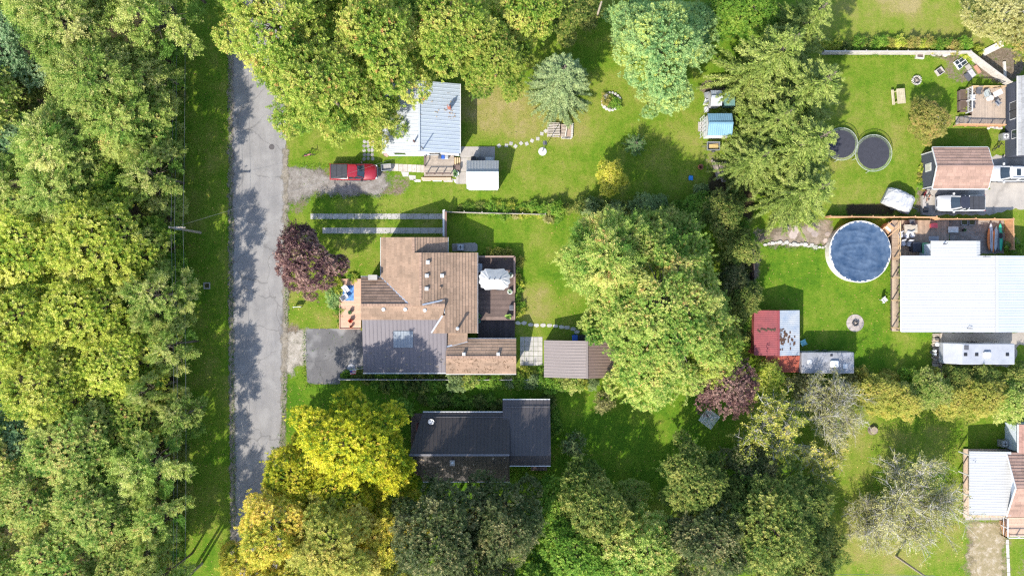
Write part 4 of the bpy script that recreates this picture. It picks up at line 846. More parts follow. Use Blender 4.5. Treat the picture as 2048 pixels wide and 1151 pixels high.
# ------------------------------------------------------------------ vehicles
def vehicle(name, label, cat, px, py, rot, paint, kind='pickup', roofm=None, group=None):
    c0 = W(px, py, 1.0); t = thing(name, label, cat, (c0.x,c0.y,0), rot, group)
    B = lambda n_, m_, mm, par=None: m_.build(n_, mm, par or t, local=True)
    def sec(x, hw, z0, z1, r=.12):
        return [(x,-hw+.06,z0),(x,hw-.06,z0),(x,hw,z0+.15),(x,hw,z1-r),(x,hw-r*.6,z1),(x,0,z1+.025),(x,-hw+r*.6,z1),(x,-hw,z1-r),(x,-hw,z0+.15)]
    if kind == 'pickup':
        xs = [(-2.78,.90,.5,1.02),(-2.72,.95,.45,1.06),(-.62,.97,.4,1.08),(-.5,.97,.4,1.08),(.6,.97,.4,1.08),(1.35,.97,.4,1.10),(2.2,.95,.42,1.05),(2.6,.9,.45,.98),(2.78,.74,.5,.9),(2.84,.5,.55,.82)]
    else:
        xs = [(-2.4,.82,.5,.95),(-2.3,.92,.45,1.05),(-1,.95,.4,1.08),(.9,.95,.4,1.08),(1.2,.95,.4,1.06),(2.0,.92,.42,1.0),(2.3,.85,.45,.92),(2.45,.6,.5,.82)]
    m = MB(); m.loft([sec(*q) for q in xs]); body = B('body', m, paint); body.data.polygons.foreach_set('use_smooth', np.ones(len(body.data.polygons), dtype=bool))
    if kind == 'pickup': xb0, xb1, xt0, xt1, zt = -.6, 1.42, -.42, .62, 1.8
    else: xb0, xb1, xt0, xt1, zt = -2.25, 1.25, -1.9, .45, 1.68
    hb, ht = .90, .70; z0 = 1.07
    m = MB(); ring = lambda x0,x1,hw,z,r: [(x0+r,-hw,z),(x1-r*1.4,-hw,z),(x1,-hw+r*1.6,z),(x1+.05,0,z),(x1,hw-r*1.6,z),(x1-r*1.4,hw,z),(x0+r,hw,z),(x0,hw-r,z),(x0,-hw+r,z)]
    m.loft([ring(xb0,xb1,hb,z0,.12), ring(xt0-.02,xt1+.02,ht+.02,zt-.06,.12)]); cab = B('cabin_glass', m, glass)
    m = MB(); m.loft([ring(xt0-.05,xt1+.04,ht+.05,zt-.07,.13), ring(xt0,xt1,ht,zt-.01,.13), ring(xt0+.2,xt1-.2,ht-.2,zt+.015,.12)]); B('roof', m, roofm or paint)
    for sy in (-1,1):
        m = MB(); m.bar((xb1-.05,sy*(hb-.12),z0),(xt1,sy*(ht-.04),zt-.04),.09,.06); B('pillar', m, paint)
        m = MB(); m.bar((xb0+.06,sy*(hb-.06),z0),(xt0+.03,sy*(ht-.02),zt-.04),.16,.08); B('pillar', m, paint)
        m = MB(); m.bar(((xb0+xb1)/2-.1,sy*(hb+.005),z0),((xt0+xt1)/2-.05,sy*(ht+.03),zt-.04),.1,.03); B('pillar', m, paint)
        m = MB(); roundbox(m, xb1-.42,sy*1.08-.14,1.1,xb1-.24,sy*1.08+.14,1.3,.04,.04); B('mirror', m, paint if paint is not red else black)
        m = MB(); m.obox(xs[-2][0]-.09, sy*.66, .74, .22, .3, .16, -sy*.45); B('headlight', m, mt('lamp_lens', (.75,.78,.8), .15, bmp=0))
        m = MB(); m.box(xs[0][0]-.02, sy*.86-.1, .75, xs[0][0]+.08, sy*.86+.1, 1.0); B('tail_light', m, mt('tail_red', (.4,.02,.02), .2, bmp=0))
        for wx in ((-1.75,1.75) if kind == 'pickup' else (-1.45,1.5)): wheel(t, wx, sy*.86)
        m = MB(); m.bar((xb0,sy*.99,.45),(xb1,sy*.99,.45),.16,.05); B('running_board', m, dgrey)
    m = MB(); roundbox(m, xs[-1][0]-.2,-.82,.42,xs[-1][0]+.06,.82,.62,.1,.05); B('front_bumper', m, greym)
    m = MB(); m.box(xs[-1][0]-.06,-.4,.64,xs[-1][0]+.015,.4,.82); B('grille', m, black)
    m = MB(); roundbox(m, xs[0][0]-.12,-.85,.45,xs[0][0]+.1,.85,.62,.08,.05); B('rear_bumper', m, greym)
    if kind == 'pickup':
        m = MB(); roundbox(m, -2.68,-.84,1.0,-.68,.84,1.13,.05,.03); cov = B('bed_cover', m, mt('bed_cover_vinyl', (.05,.05,.055), .45, bmp=.1))
        for k in range(3): m = MB(); m.bar((-2.6+k*.65,-.8,1.135),(-2.6+k*.65,.8,1.135),.03,.02); B('cover_seam', m, black, cov)
    else:
        m = MB(); m.box(-.75,-.4,zt-.005,-.25,.4,zt+.03); B('sunroof', m, glass)
        for sy in (-1,1): m = MB(); m.bar((-1.7,sy*.62,zt+.07),(.2,sy*.62,zt+.07),.05,.05); B('roof_rail', m, greym)
    for k in (-1,1): m = MB(); m.bar((xb1+.03,k*.1,1.115),(xb1-.12,k*.55,1.2),.025,.02); B('wiper', m, black)
    return t
red = mt('red_car_paint', (.24,.012,.022), .25, var=.12, bmp=0, spec=.6); wpaint = mt('white_car_paint', (.5,.51,.52), .25, var=.05, bmp=0, spec=.6)
vehicle('pickup_truck', 'red pickup truck with black bed cover on gravel driveway', 'pickup', 706, 343, 0.0, red)
vehicle('pickup_truck', 'white pickup truck with dark bed parked beside the garage', 'pickup', 1924, 405.5, math.pi, wpaint, roofm=mt('near_black_roof', (.03,.03,.04), .15, bmp=0, spec=.8))  # truck roof given one plain near-black colour
vehicle('sport_utility_car', 'white sport utility car with dark sunroof in front of the garage', 'car', 2021, 346, math.pi, wpaint, 'suv')
# covered boat on trailer
c0 = W(1801,400,.9); tb = thing('covered_boat', 'boat under a crumpled white tarpaulin on the trampoline lawn', 'boat', (c0.x,c0.y,0), R_(-24)); m = MB(); rings = []; rn = random.Random(8)
for i in range(17):
    x = -1.75+3.5*i/16; k = 1-.55*abs((i-8)/8.)**5; rg = []
    for j in range(16):
        a = math.pi*j/15; c_, s_ = -math.cos(a), max(0.0, math.sin(a)); yy = math.copysign(abs(c_)**.45, c_)*1.12*(1-.10*abs((i-8)/8.)**3); zz = .1+1.15*k*s_**.38*(1.0+.14*math.exp(-((x+.3)/.9)**2)*s_)
        rg.append((x+rn.uniform(-.05,.05), yy+rn.uniform(-.06,.06), zz+rn.uniform(-.07,.07)*s_))
    rings.append(rg)
m.loft(rings); m.build('tarpaulin', mt('white_tarp', (.42,.42,.42), .5, c2=(.33,.33,.345), scale=2, bmp=.3), tb, local=True)
for y in (.25,-.1): MB().bar((-.9,y-.55,1.1),(1.1,y-.6,1.12),.05,.03).build('tarp_strap', black, tb, local=True)
MB().bar((1.9,0,.35),(2.7,0,.3),.1,.1).build('trailer_tongue', dgrey, tb, local=True); wheel(tb,-.3,1.15,.3); wheel(tb,-.3,-1.15,.3)
# ------------------------------------------------------------------ utility poles and wires
wireM = mt('wire', (.16,.165,.17), .5, bmp=0)
def utility_pole(px, py, h, label, arm=True, arma=0.0):
    c0 = W(px, py); t = thing('utility_pole', label, 'utility pole', (c0.x,c0.y,0), arma)
    MB().lathe(0,0,[(.16,0),(.13,h*.5),(.10,h)],10).build('shaft', wood_g, t, local=True)
    if arm:
        MB().box(-.2,-.06,h-.5,1.6,.06,h-.36).build('cross_arm', wood_g, t, local=True)
        for x in (.12,.5,1.45): MB().lathe(x,0,[(.04,h-.36),(.06,h-.26),(.03,h-.16)],8).build('insulator', greym, t, local=True)
        for x in (.8,): MB().bar((x,.05,h-.45),(.1,.05,h-1.1),.04,.03).build('arm_brace', greym, t, local=True)
        MB().cyl(.28,.0,h-2.0,h-1.1,.2,12).build('transformer', greym, t, local=True)
    return t
utility_pole(401, 465, 7.7, 'leaning wooden utility pole with cross arm at the wood edge'); utility_pole(404, 1126, 7.7, 'wooden utility pole on the verge beside the golden trees'); utility_pole(1792, 1111, 7.5, 'slim utility pole on the lower right lawn beside the bare tree', False); utility_pole(1188, 52, 7.0, 'slim bare pole in the shade behind the blue spruce', False)
utility_pole(401, -220, 7.7, 'wooden utility pole on the verge beyond the huge maple')
def wire(a, b, sag, label, r=.014, n=14, group='overhead wires along the wood'):
    a, b = Vector(a), Vector(b); P = [a.lerp(b, i/n)+Vector((0,0,-sag*4*(i/n)*(1-i/n))) for i in range(n+1)]
    tag(MB().tube(P, r, 4).build('overhead_wire', wireM), label, 'wire', group)
b1, b2, b3 = W(401,-220), W(401,465), W(404,1126); b4 = W(404,1790)
for dx in (.12,.5,1.45):
    for p, q in ((b1,b2),(b2,b3),(b3,b4)): wire(p+Vector((dx,0,7.54)), q+Vector((dx,0,7.54)), .5, 'thin overhead power wire strung between the utility poles', group='overhead wires along the wood')
wire(b2+Vector((.1,0,7.0)), W(848,298,5.3), .35, 'pale service wire crossing above the red pickup', .009, group=None)
wire(W(1660,1148,6.5), W(1870,1150,6.5), .1, 'thin pale wire beside the slim pole on the lower right lawn', .02, group=None)
# ------------------------------------------------------------------ road fittings
c0 = W(414,571); t = thing('drain_grate', 'square concrete drain with rusty grate in the grass verge', 'drain', (c0.x,c0.y,0))
for q in ((-.4,-.4,.4,-.27),(-.4,.27,.4,.4),(-.4,-.27,-.27,.27),(.27,-.27,.4,.27)): MB().box(q[0],q[1],-.05,q[2],q[3],.06).build('kerb', concrete, t, local=True)
for i in range(5): MB().box(-.27,-.25+i*.115,0,.27,-.19+i*.115,.04).build('grate_bar', rust, t, local=True)
c0 = W(543.5,294); t = thing('manhole_cover', 'round dark iron manhole cover in the road', 'manhole', (c0.x,c0.y,.02)); MB().lathe(0,0,[(.33,0),(.33,.012),(.28,.012),(.28,.02)],20).build('lid', mt('iron', (.09,.08,.08), .7), t, local=True)
# ------------------------------------------------------------------ furniture helpers
def chair(px, py, z, rot, mat, label, s=.5, name='chair', group=None, long=0, frame=None):
    c0 = W(px, py, z+.4); t = thing(name, label, 'chair', (c0.x,c0.y,z), rot, group); f = frame or mat
    MB().box(-s/2,-s/2-long,.40,s/2,s/2,.45).build('seat', mat, t, local=True); MB().bar((0,s/2,.45),(0,s/2+.22+long*.3,.95),s,.04).build('backrest', mat, t, local=True)
    for x in (-1,1):
        MB().bar((x*s/2,-s/2,.62),(x*s/2,s/2+.1,.64),.05,.04).build('arm_rest', f, t, local=True)
        for y in (-s/2-long,s/2): MB().bar((x*s*.48,y,0),(x*s*.48,y*.96,.6 if not long else .42),.04,.04).build('leg', f, t, local=True)
    return t
def table(px, py, z, lx, ly, rot, mat, label, h=.74, slats=6, name='table', cat='table'):
    c0 = W(px, py, z+h); t = thing(name, label, cat, (c0.x,c0.y,z), rot)
    for i in range(slats): y0 = -ly/2+ly*i/slats; MB().box(-lx/2,y0+.01,h-.05,lx/2,y0+ly/slats-.01,h,random.random()).build('top_board', mat, t, local=True)
    MB().box(-lx/2+.1,-ly/2+.1,h-.12,lx/2-.1,ly/2-.1,h-.055).build('apron', mat, t, local=True)
    for x in (-1,1):
        for y in (-1,1): MB().box(x*(lx/2-.12)-.04,y*(ly/2-.12)-.04,0,x*(lx/2-.12)+.04,y*(ly/2-.12)+.04,h-.06).build('leg', mat, t, local=True)
    return t
def potplant(px, py, z, pot, leafs, label, r=.25, cat='potted plant', flower=None):
    c0 = W(px, py, z+.3); t = thing('potted_plant', label, cat, (c0.x,c0.y,z)); MB().lathe(0,0,[(r*.7,0),(r,.32),(r*1.08,.32),(r*1.08,.36),(r*.9,.36)],14).build('pot', pot, t, local=True)
    m = MB(); rn = random.Random(int(px*3+py))
    for i in range(46):
        a, e, L_ = rn.uniform(0,6.28), rn.uniform(.2,1.4), r*rn.uniform(.7,1.5); d = Vector((math.cos(a)*math.cos(e), math.sin(a)*math.cos(e), math.sin(e))); s_ = Vector((-math.sin(a), math.cos(a), 0))*L_*.22; o = Vector((0,0,.36))
        m.add([o, o+d*L_*.6+s_, o+d*L_-Vector((0,0,.05)), o+d*L_*.6-s_], [(0,1,2,3)], rn.random())
    m.build('leaves', leafs, t, kind='stuff', local=True); return t
def bin_(px, py, z, mat, label, lx=.6, ly=.7, h=1.0, lid=None, rot=0, name='wheeled_bin', cat='bin'):
    c0 = W(px, py, z+h); t = thing(name, label, cat, (c0.x,c0.y,z), rot); R2 = lambda k,zz: [(-lx/2*k,-ly/2*k,zz),(lx/2*k,-ly/2*k,zz),(lx/2*k,ly/2*k,zz),(-lx/2*k,ly/2*k,zz)]
    MB().loft([R2(.8,.04),R2(1,h-.08)]).build('body', mat, t, local=True); MB().loft([R2(1.06,h-.08),R2(1.06,h-.03),R2(.8,h)]).build('lid', lid or mat, t, local=True)
    for x in (-1,1): MB().tube([(x*lx*.3-.03,ly/2*.85,.1),(x*lx*.3+.03,ly/2*.85,.1)],.1,10).build('wheel', tyre, t, local=True)
    MB().bar((-lx*.35,ly/2+.06,h-.1),(lx*.35,ly/2+.06,h-.1),.04,.04).build('handle', mat, t, local=True); return t
def stone_ring(t, r, n, size, mat, h=.2, name='stone', z=0):
    rn = random.Random(n)
    for k in range(n):
        a = 2*math.pi*k/n; s_ = size*rn.uniform(.8,1.15); P = [(r*math.cos(a)+s_*.5*math.cos(j*1.047)*rn.uniform(.85,1.1), r*math.sin(a)+s_*.5*math.sin(j*1.047)*rn.uniform(.85,1.1)) for j in range(6)]
        m = MB(); m.loft([[(x,y,z-.02) for x,y in P],[(x,y,z+h*.7) for x,y in P],[(r*math.cos(a)+(x-r*math.cos(a))*.7,r*math.sin(a)+(y-r*math.sin(a))*.7,z+h) for x,y in P]], rn.random()); m.build(name, mat, t, local=True)
char = mt('ash_char', (.035,.03,.03), .95, c2=(.12,.11,.10), scale=6)
# ------------------------------------------------------------------ brown house decks
c0 = W(989,558,3.2); um = thing('patio_umbrella', 'white oblong double patio umbrella over the dark back deck', 'umbrella', (c0.x,c0.y,.62))
cl = mt('umbrella_cloth', (.42,.42,.41), .85, c2=(.37,.37,.365), scale=1.2, bmp=.1); n = 12; rimP = []
for k in range(n):
    a = 2*math.pi*(k+.5)/n; x = 1.28*math.copysign(abs(math.cos(a))**.7, math.cos(a))+ (.6 if math.cos(a) > 0 else -.6); y = 1.28*math.copysign(abs(math.sin(a))**.85, math.sin(a)); rimP.append(Vector((x, y, 2.22)))
ridge = lambda p: Vector((max(-.62, min(.62, p.x*.5)), 0, 2.95))
for k in range(n):
    p, q = rimP[k], rimP[(k+1)%n]; rp, rq = ridge(p), ridge(q); mid = (p+q)/2; mid = mid*.94; mid.z = 2.27; rm = (rp+rq)/2; m = MB()
    m.add([p, mid, q, (q+rq)/2+Vector((0,0,.04)), (mid+rm)/2, (p+rp)/2+Vector((0,0,.04)), rp, rm+Vector((0,0,.001)), rq], [(0,1,4,5),(1,2,3,4),(5,4,7,6),(4,3,8,7)]); m.build('canopy_panel', cl, um, local=True)
    MB().bar(p-Vector((0,0,.03)), rp-Vector((0,0,.05)), .03, .03).build('rib', dgrey, um, local=True)
for x in (-.62,0,.62): MB().lathe(x,0,[(.05,2.93),(.07,3.0),(.02,3.08)],8).build('finial', dgrey, um, local=True)
for x in (-.62,.62): MB().tube([(x,0,2.95),(0,0,2.3)],.025).build('strut', dgrey, um, local=True)
MB().tube([(0,0,0),(0,0,2.95)],.04,8).build('pole', dgrey, um, local=True); MB().lathe(0,0,[(.4,0),(.4,.08),(.1,.14)],16).build('base', dgrey, um, local=True)
table(990,556,.62,1.7,.95,0,wood_d,'dark dining table under the white patio umbrella')
for i, (x, y, r) in enumerate(((978,545,0),(998,545,0),(978,572,3.14),(998,572,3.14))): chair(x, y, .62, r, dgrey, 'dark patio chair at the table under the white umbrella', group='chairs under the umbrella')
gl = mt('pot_leaf_green', (.16,.28,.12), .6, tint=.4); gy = mt('pot_leaf_pale', (.34,.42,.28), .6, tint=.3); rl = mt('pot_flower_red', (.45,.05,.03), .6, tint=.3)
potplant(1021,550,.62,white,gy,'pale green succulent in a white pot at the deck rail',.3); potplant(1020,583,.62,white,gy,'pale rosette plant in a white pot beside the deck steps',.3); potplant(1017,632,.64,black,mt('pot_leaf_lime', (.28,.42,.08), .6, tint=.3),'bright lime leafy plant in black pot on the deck step',.36); potplant(958,632,.62,black,gl,'green plant in black pot against the house wall on back deck',.3); potplant(957,642,.3,mt('teal_pot', (.05,.3,.32), .5),gl,'small plant in a teal pot on the lower back deck',.22)
bin_(959,536,.62,greym,'grey covered barbecue against the wall on the back deck',.6,1.0,.9,name='barbecue',cat='barbecue')
bin_(1023,615,.62,dgrey,'dark storage box at the open end of the deck rail',.5,.6,.5,name='storage_box',cat='box')
chair(693,579,.36,.6,white,'white slatted chair on the upper part of the blue rug',.6); chair(691,593,.36,2.2,white,'white slatted chair on the lower part of the blue rug',.6)
potplant(700,624,.35,wood_d,gl,'green potted plant on the pinkish front deck',.24); potplant(701,641,.35,mt('terracotta', (.5,.17,.08), .8),rl,'red flowering plant in terracotta pot on the front deck',.26); potplant(702,653,.35,mt('terracotta', (.5,.17,.08), .8),mt('pot_leaf_brown', (.2,.08,.05), .7, tint=.3),'small reddish brown potted plant at the deck corner by driveway',.16)
P = [W(x,y) for x,y in ((904,487),(950,485),(955,489),(955,500),(951,503),(905,502))]; tag(MB().prism(P,-.03,.05).build('concrete_pad', concrete),'pale concrete pad with rounded corners beside the brown house','pad')
t = ac_unit(922,495,.05,'dark air conditioner on the concrete pad behind the brown house',.75,.7)
c0 = W(703,735); tag(MB().lathe(c0.x,c0.y,[(.5,.0),(.5,.06),(.47,.09)],24).build('stone_disc', mt('grey_slab', (.32,.32,.34), .9)),'round grey stone slab in the shaded driveway corner','slab')
c0 = W(727,736,1.8); fg = thing('flag', 'small striped flag on a white pole at the garage corner', 'flag', (c0.x,c0.y,1.8)); MB().tube([(0,0,0),(-1.5,-.12,.75)],.025).build('pole', white, fg, local=True)
for i in range(6): MB().add([(-.75-.02*i,-.1-.09*i,.36-.02*i),(-1.45,-.16-.09*i,.7-.02*i),(-1.45,-.25-.09*i,.68-.02*i),(-.77-.02*i,-.19-.09*i,.34-.02*i)],[(0,1,2,3)]).build('stripe', mt('flag_red', (.45,.03,.04), .8) if i%2 else white, fg, local=True)
MB().add([(-1.2,-.17,.61),(-1.45,-.18,.73),(-1.45,-.42,.69),(-1.2,-.42,.57)],[(0,1,2,3)]).build('canton', mt('flag_blue', (.03,.05,.2), .8), fg, local=True)
c0 = W(597,613); t = thing('verge_sign', 'low white board on short posts in the grass beside the road', 'sign', (c0.x,c0.y,0), .05); MB().box(-.48,-.03,.25,.48,.03,.75).build('board', white, t, local=True)
for x in (-.4,.4): MB().box(x-.04,-.08,0,x+.04,-.03,.7).build('post', white, t, local=True)
# ------------------------------------------------------------------ cottage yard
bin_(886,314,.5,mt('blue_plastic', (.02,.09,.42), .4),'blue recycling bin between grey bins on the cottage deck',.35,.4,.55); bin_(879.5,314,.5,dgrey,'dark grey bin on the cottage deck left of the blue bin',.35,.4,.5); bin_(893,314,.5,greym,'light grey bin on the cottage deck next to stairs',.4,.4,.5)
bin_(947,318,.03,black,'black barbecue grill behind the white garden shed',.6,.55,.95,name='barbecue',cat='barbecue'); table(979,318,.03,.95,.5,0,white,'small white slatted bench table behind the white garden shed',.5,4)
bin_(961,318,.03,dgrey,'low dark planter box between grill and white bench',.7,.4,.4,name='planter_box',cat='planter')
potplant(911,347,.03,white,gl,'leafy plant in a white round tub at the deck stairs',.4); tag(MB().box(W(907,0).x,W(0,341).y,.03,W(921,0).x,W(0,331).y,.5).build('storage_crate', wood_d),'dark wooden crate below the cottage deck stairs','crate')
c0 = W(774,336); t = thing('garden_cart', 'small grey garden cart on the paver walk in front of red pickup', 'cart', (c0.x,c0.y,.03), .1); R2 = lambda k,zz: [(-.6*k,-.4*k,zz),(.6*k,-.4*k,zz),(.6*k,.4*k,zz),(-.6*k,.4*k,zz)]
for q in ((-.6,-.4,.6,-.36),(-.6,.36,.6,.4),(-.6,-.36,-.56,.36),(.56,-.36,.6,.36)): MB().box(q[0],q[1],.3,q[2],q[3],.6).build('side_panel', greym, t, local=True)
MB().box(-.58,-.38,.28,.58,.38,.31).build('tray', stone_g, t, local=True); MB().bar((-.6,0,.4),(-1.1,0,.75),.04,.04).build('handle', dgrey, t, local=True); wheel(t,.35,.42,.18,.08); wheel(t,.35,-.42,.18,.08)
c0 = W(774,310); t = thing('bird_bath', 'pinkish stone bird bath on the cottage lawn corner', 'bird bath', (c0.x,c0.y,0)); MB().lathe(0,0,[(.22,0),(.1,.15),(.09,.55),(.3,.68),(.32,.74),(.26,.7)],16).build('bowl', mt('pink_stone', (.45,.3,.25), .9), t, local=True)
def bicycle(px, py, rot, mat, label, s=1.0):
    c0 = W(px, py, .4); t = thing('bicycle', label, 'bicycle', (c0.x,c0.y,0), rot)
    for x in (-.5,.52):
        m = MB(); m.tube([(x*s+.32*s*math.cos(k*.393),.0,.33*s+.32*s*math.sin(k*.393)) for k in range(17)],.025,5); m.build('wheel', tyre, t, local=True)
    m = MB()
    for a, b in (((-.5,0,.33),(-.1,0,.33)),((-.1,0,.33),(.38,0,.75)),((-.18,0,.8),(.38,0,.75)),((-.1,0,.33),(-.2,0,.85)),((.38,0,.85),(.52,0,.33)),((-.5,0,.33),(-.18,0,.78))): m.tube([Vector(a)*s,Vector(b)*s],.03,6)
    m.build('frame', mat, t, local=True); MB().bar(Vector((.37,-.3,.98))*s,Vector((.37,.3,.98))*s,.05,.05).build('handlebar', black, t, local=True); MB().box(-.33*s,-.08,.86*s,-.08*s,.08,.92*s).build('saddle', black, t, local=True); return t
bicycle(617,310,.15,mt('pink_white_paint', (.6,.2,.25), .4),'red and white bicycle leaning in the grass under the maple'); bicycle(1849,388,1.3,red,'red bicycle beside the garage corner',.9); bicycle(1855,396,1.1,mt('orange_paint', (.55,.15,.05), .4),'orange bicycle behind the white pickup',.9); bicycle(1995,293,.8,black,'black bicycle against the wall between garage and slate blue house',.9)
# pallet stack, log crib, pole with white disc, flower ring
c0 = W(1107,259,.5); t = thing('pallet_stack', 'stack of weathered pallets with pale slats on the cottage lawn', 'pallets', (c0.x,c0.y,0), -.03)
for k in range(3): MB().box(-.7+k*.68,-.85,0,-.6+k*.68,.85,.42).build('bearer', wood_g, t, local=True)
for i in range(9): MB().obox(random.uniform(-.05,.05),-.8+i*.2,.42,1.5+random.uniform(-.08,.08),.11,.035,random.uniform(-.03,.03),random.random()).build('slat', mt('grey_slats', (.50,.44,.38), .9, tint=.25), t, local=True)
c0 = W(1132,260,.4); t = thing('log_crib', 'stone edged wood pile bin beside the pallet stack', 'wood pile', (c0.x,c0.y,0), -.05); MB().box(-.65,-.75,0,.65,.75,.16).build('bark_chips', mt('wood_chips', (.36,.26,.19), .95, c2=(.25,.18,.13), scale=6, fine=20), t, local=True)
for i in range(9): MB().tube([(-.55,-.7+i*.17,.22),(.1,-.68+i*.17,.24)],.075,7).build('log', wood_g, t, local=True)
for i in range(16):
    s_ = i/15; x, y = (.75, -.8+1.6*s_*1.0) if i%2 else (-.4+1.1*s_, -.88); MB().obox(x,y,0,.24,.2,.22,random.uniform(-.4,.4),random.random()).build('edging_stone', stone_w, t, local=True)
MB().bar((-.05,-.7,.36),(.12,.75,.38),.1,.05).build('plank', mt('pale_plank', (.6,.55,.46), .9), t, local=True)
c0 = W(1085,303); t = thing('birdhouse_pole', 'tall thin pole rising from a white concrete disc on the cottage lawn', 'pole', (c0.x,c0.y,0)); MB().lathe(0,0,[(.5,-.02),(.5,.06),(.46,.08)],28).build('base_disc', mt('white_disc', (.5,.5,.49), .6, var=.06), t, local=True)
MB().tube([(0,0,.05),(.05,.02,4.7)],.045,8).build('pole', dgrey, t, local=True); MB().box(-.12,-.16,4.7,.22,.18,5.0).build('birdhouse', dgrey, t, local=True); m = MB(); m.add([(-.18,-.2,5.0),(.28,-.2,5.0),(.28,.22,5.0),(-.18,.22,5.0),(.05,-.2,5.18),(.05,.22,5.18)],[(0,1,4),(2,3,5),(0,4,5,3),(1,2,5,4),(0,3,2,1)]); m.build('birdhouse_roof', dgrey, t, local=True)
c0 = W(1222,203); t = thing('flower_bed', 'round stone ringed flower bed on the cottage lawn', 'flower bed', (c0.x,c0.y,0)); stone_ring(t,1.05,18,.42,stone_w,.2); MB().lathe(0,0,[(.95,0),(.8,.12),(.2,.16)],18).build('soil', mt('bed_soil', (.10,.07,.05), .95), t, local=True)
tag(MB().lathe(W(1211,195).x,W(0,195).y,[(.3,0),(.35,.3),(.25,.45),(.3,.5)],12).build('stone_urn', stone_g),'grey stone urn inside the flower bed','urn')
# small sheds beside the spruces
a, ab = gable('grey_playhouse', 'tiny grey metal roofed shed beside the spruces', 'shed', (1421,181,1443.5,211), 1.8, 2.2, 'x', 193, 'metal', mt('grey_roof_sheet', (.38,.41,.46), .5, bmp=.03), mt('grey_boards', (.36,.36,.37), .8), over=.08, gut=False, pitch=.2)
b_, bb = gable('blue_shed', 'shed with blue metal roof and white lattice front', 'shed', (1415,227,1464,271), 2.2, 2.7, 'x', 246, 'metal', metal_b, mt('white_shed_wall', (.55,.56,.56), .8), over=.1, gut=False, pitch=.25, mat2=metal_b)
for i in range(6):
    y = bb[1]+.15+(bb[3]-bb[1]-.3)*i/5; MB().bar((bb[0]-.35,y,0),(bb[0]-.35,y,2.0),.04,.04).build('lattice_post', trim, b_)
for z in (.5,1.2,2.0): MB().bar((bb[0]-.35,bb[1]+.1,z),(bb[0]-.35,bb[3]-.1,z),.04,.05).build('lattice_rail', trim, b_)
tag(MB().box(W(1449,0,1).x,W(0,212,1).y,0,W(1470,0,1).x,W(0,185,1).y,1.0).build('teal_tank', mt('teal_tarp', (.13,.25,.23), .6)),'teal tarpaulin covered stack beside the tiny grey shed','stack')
tag(MB().box(W(1396,0).x,W(0,263).y,-.02,W(1408,0).x,W(0,244).y,.05).build('door_mat_slab', concrete),'grey doorstep slab in front of the blue shed','slab')
for k, (x, y, w, l, r) in enumerate(((1415,192,.6,.9,.2),(1413,204,.55,.7,-.3),(1413,219,.45,.6,.1))):
    c0 = W(x,y,.3); tag(MB().obox(c0.x,c0.y,0,w,l,.5,r).build('storage_crate', [greym,white,trim][k]), ['grey metal crate beside the tiny shed door','pale crate below the tiny shed door','white box between tiny shed and blue shed'][k],'crate')
c0 = W(1427,292,.6); t = thing('utility_trailer', 'small utility trailer loaded with yellow boards beside the blue shed', 'trailer', (c0.x,c0.y,0), .0)
for q in ((-.75,-.5,.75,-.45),(-.75,.45,.75,.5),(-.75,-.45,-.7,.45),(.7,-.45,.75,.45)): MB().box(q[0],q[1],.4,q[2],q[3],.75).build('side_panel', greym, t, local=True)
MB().box(-.72,-.47,.38,.72,.47,.42).build('bed', dgrey, t, local=True); MB().bar((-.75,0,.4),(-1.35,0,.4),.06,.06).build('tow_bar', dgrey, t, local=True); wheel(t,.1,.58,.24,.14); wheel(t,.1,-.58,.24,.14)
for i in range(4): MB().obox(.05,-.25+i*.15,.43,1.1,.11,.1,.04*i-.05).build('board', mt('yellow_lumber', (.5,.36,.14), .8), t, local=True)
t = thing('lumber_pile', 'pile of long weathered planks beside the dark spruce', 'lumber', W(1438,345))
for i in range(9): a, b = W(1424+i*3.2+random.uniform(-1,1),322+random.uniform(-3,6),.2), W(1434+i*3.2+random.uniform(-2,2),362+random.uniform(-8,4),.2); zz = Vector((0,0,.05+.1*(i%3))); MB().bar(a+zz,b+zz,.22,.07,random.random()).build('plank', wood_g, t)
tag(MB().box(W(1452,0).x,W(0,366).y,0,W(1464,0).x,W(0,357).y,.4).build('concrete_block', concrete),'pale concrete block at the end of the lumber pile','block')
bin_(1382,356,0,mt('bright_blue_plastic', (.02,.2,.55), .4),'bright blue plastic tub on the shady end of cottage lawn',.5,.5,.35,name='plastic_tub',cat='tub'); potplant(1401,334,0,mt('terracotta', (.5,.17,.08), .8),mt('pot_leaf_brown', (.2,.08,.05), .7),'dark reddish potted plant on the grass before the lumber pile',.3)
# bins by clay shed
bin_(1150,676,0,mt('blue_plastic', (.02,.09,.42), .4),'blue recycling bin against the clay metal shed',.65,.7,1.0); bin_(1163,676,0,black,'black wheeled bin beside the blue bin at the clay shed',.7,.7,1.0); bin_(1173,676,0,greym,'pale grey bin at the clay shed beside the black bin',.5,.6,.9)
# rotary clothes dryer
c0 = W(1418,836,1.6); t = thing('rotary_dryer', 'square white rotary clothes dryer on the shady lawn', 'clothes dryer', (c0.x,c0.y,0), R_(8)); MB().tube([(0,0,0),(0,0,1.6)],.035,8).build('pole', greym, t, local=True); lw = mt('white_line', (.75,.75,.73), .6, bmp=0)
for k in range(4): a = k*math.pi/2; MB().tube([(0,0,1.25),(1.3*math.cos(a),1.3*math.sin(a),1.72)],.028,6).build('arm', white, t, local=True)
m = MB()
for i in range(12):
    r = .28+i*.092; z = 1.25+.47*r/1.3
    for k in range(4): a, b = k*math.pi/2, (k+1)*math.pi/2; m.tube([(r*math.cos(a),r*math.sin(a),z),(r*math.cos(b),r*math.sin(b),z)],.016,4)
m.build('lines', lw, t, kind='stuff', local=True)
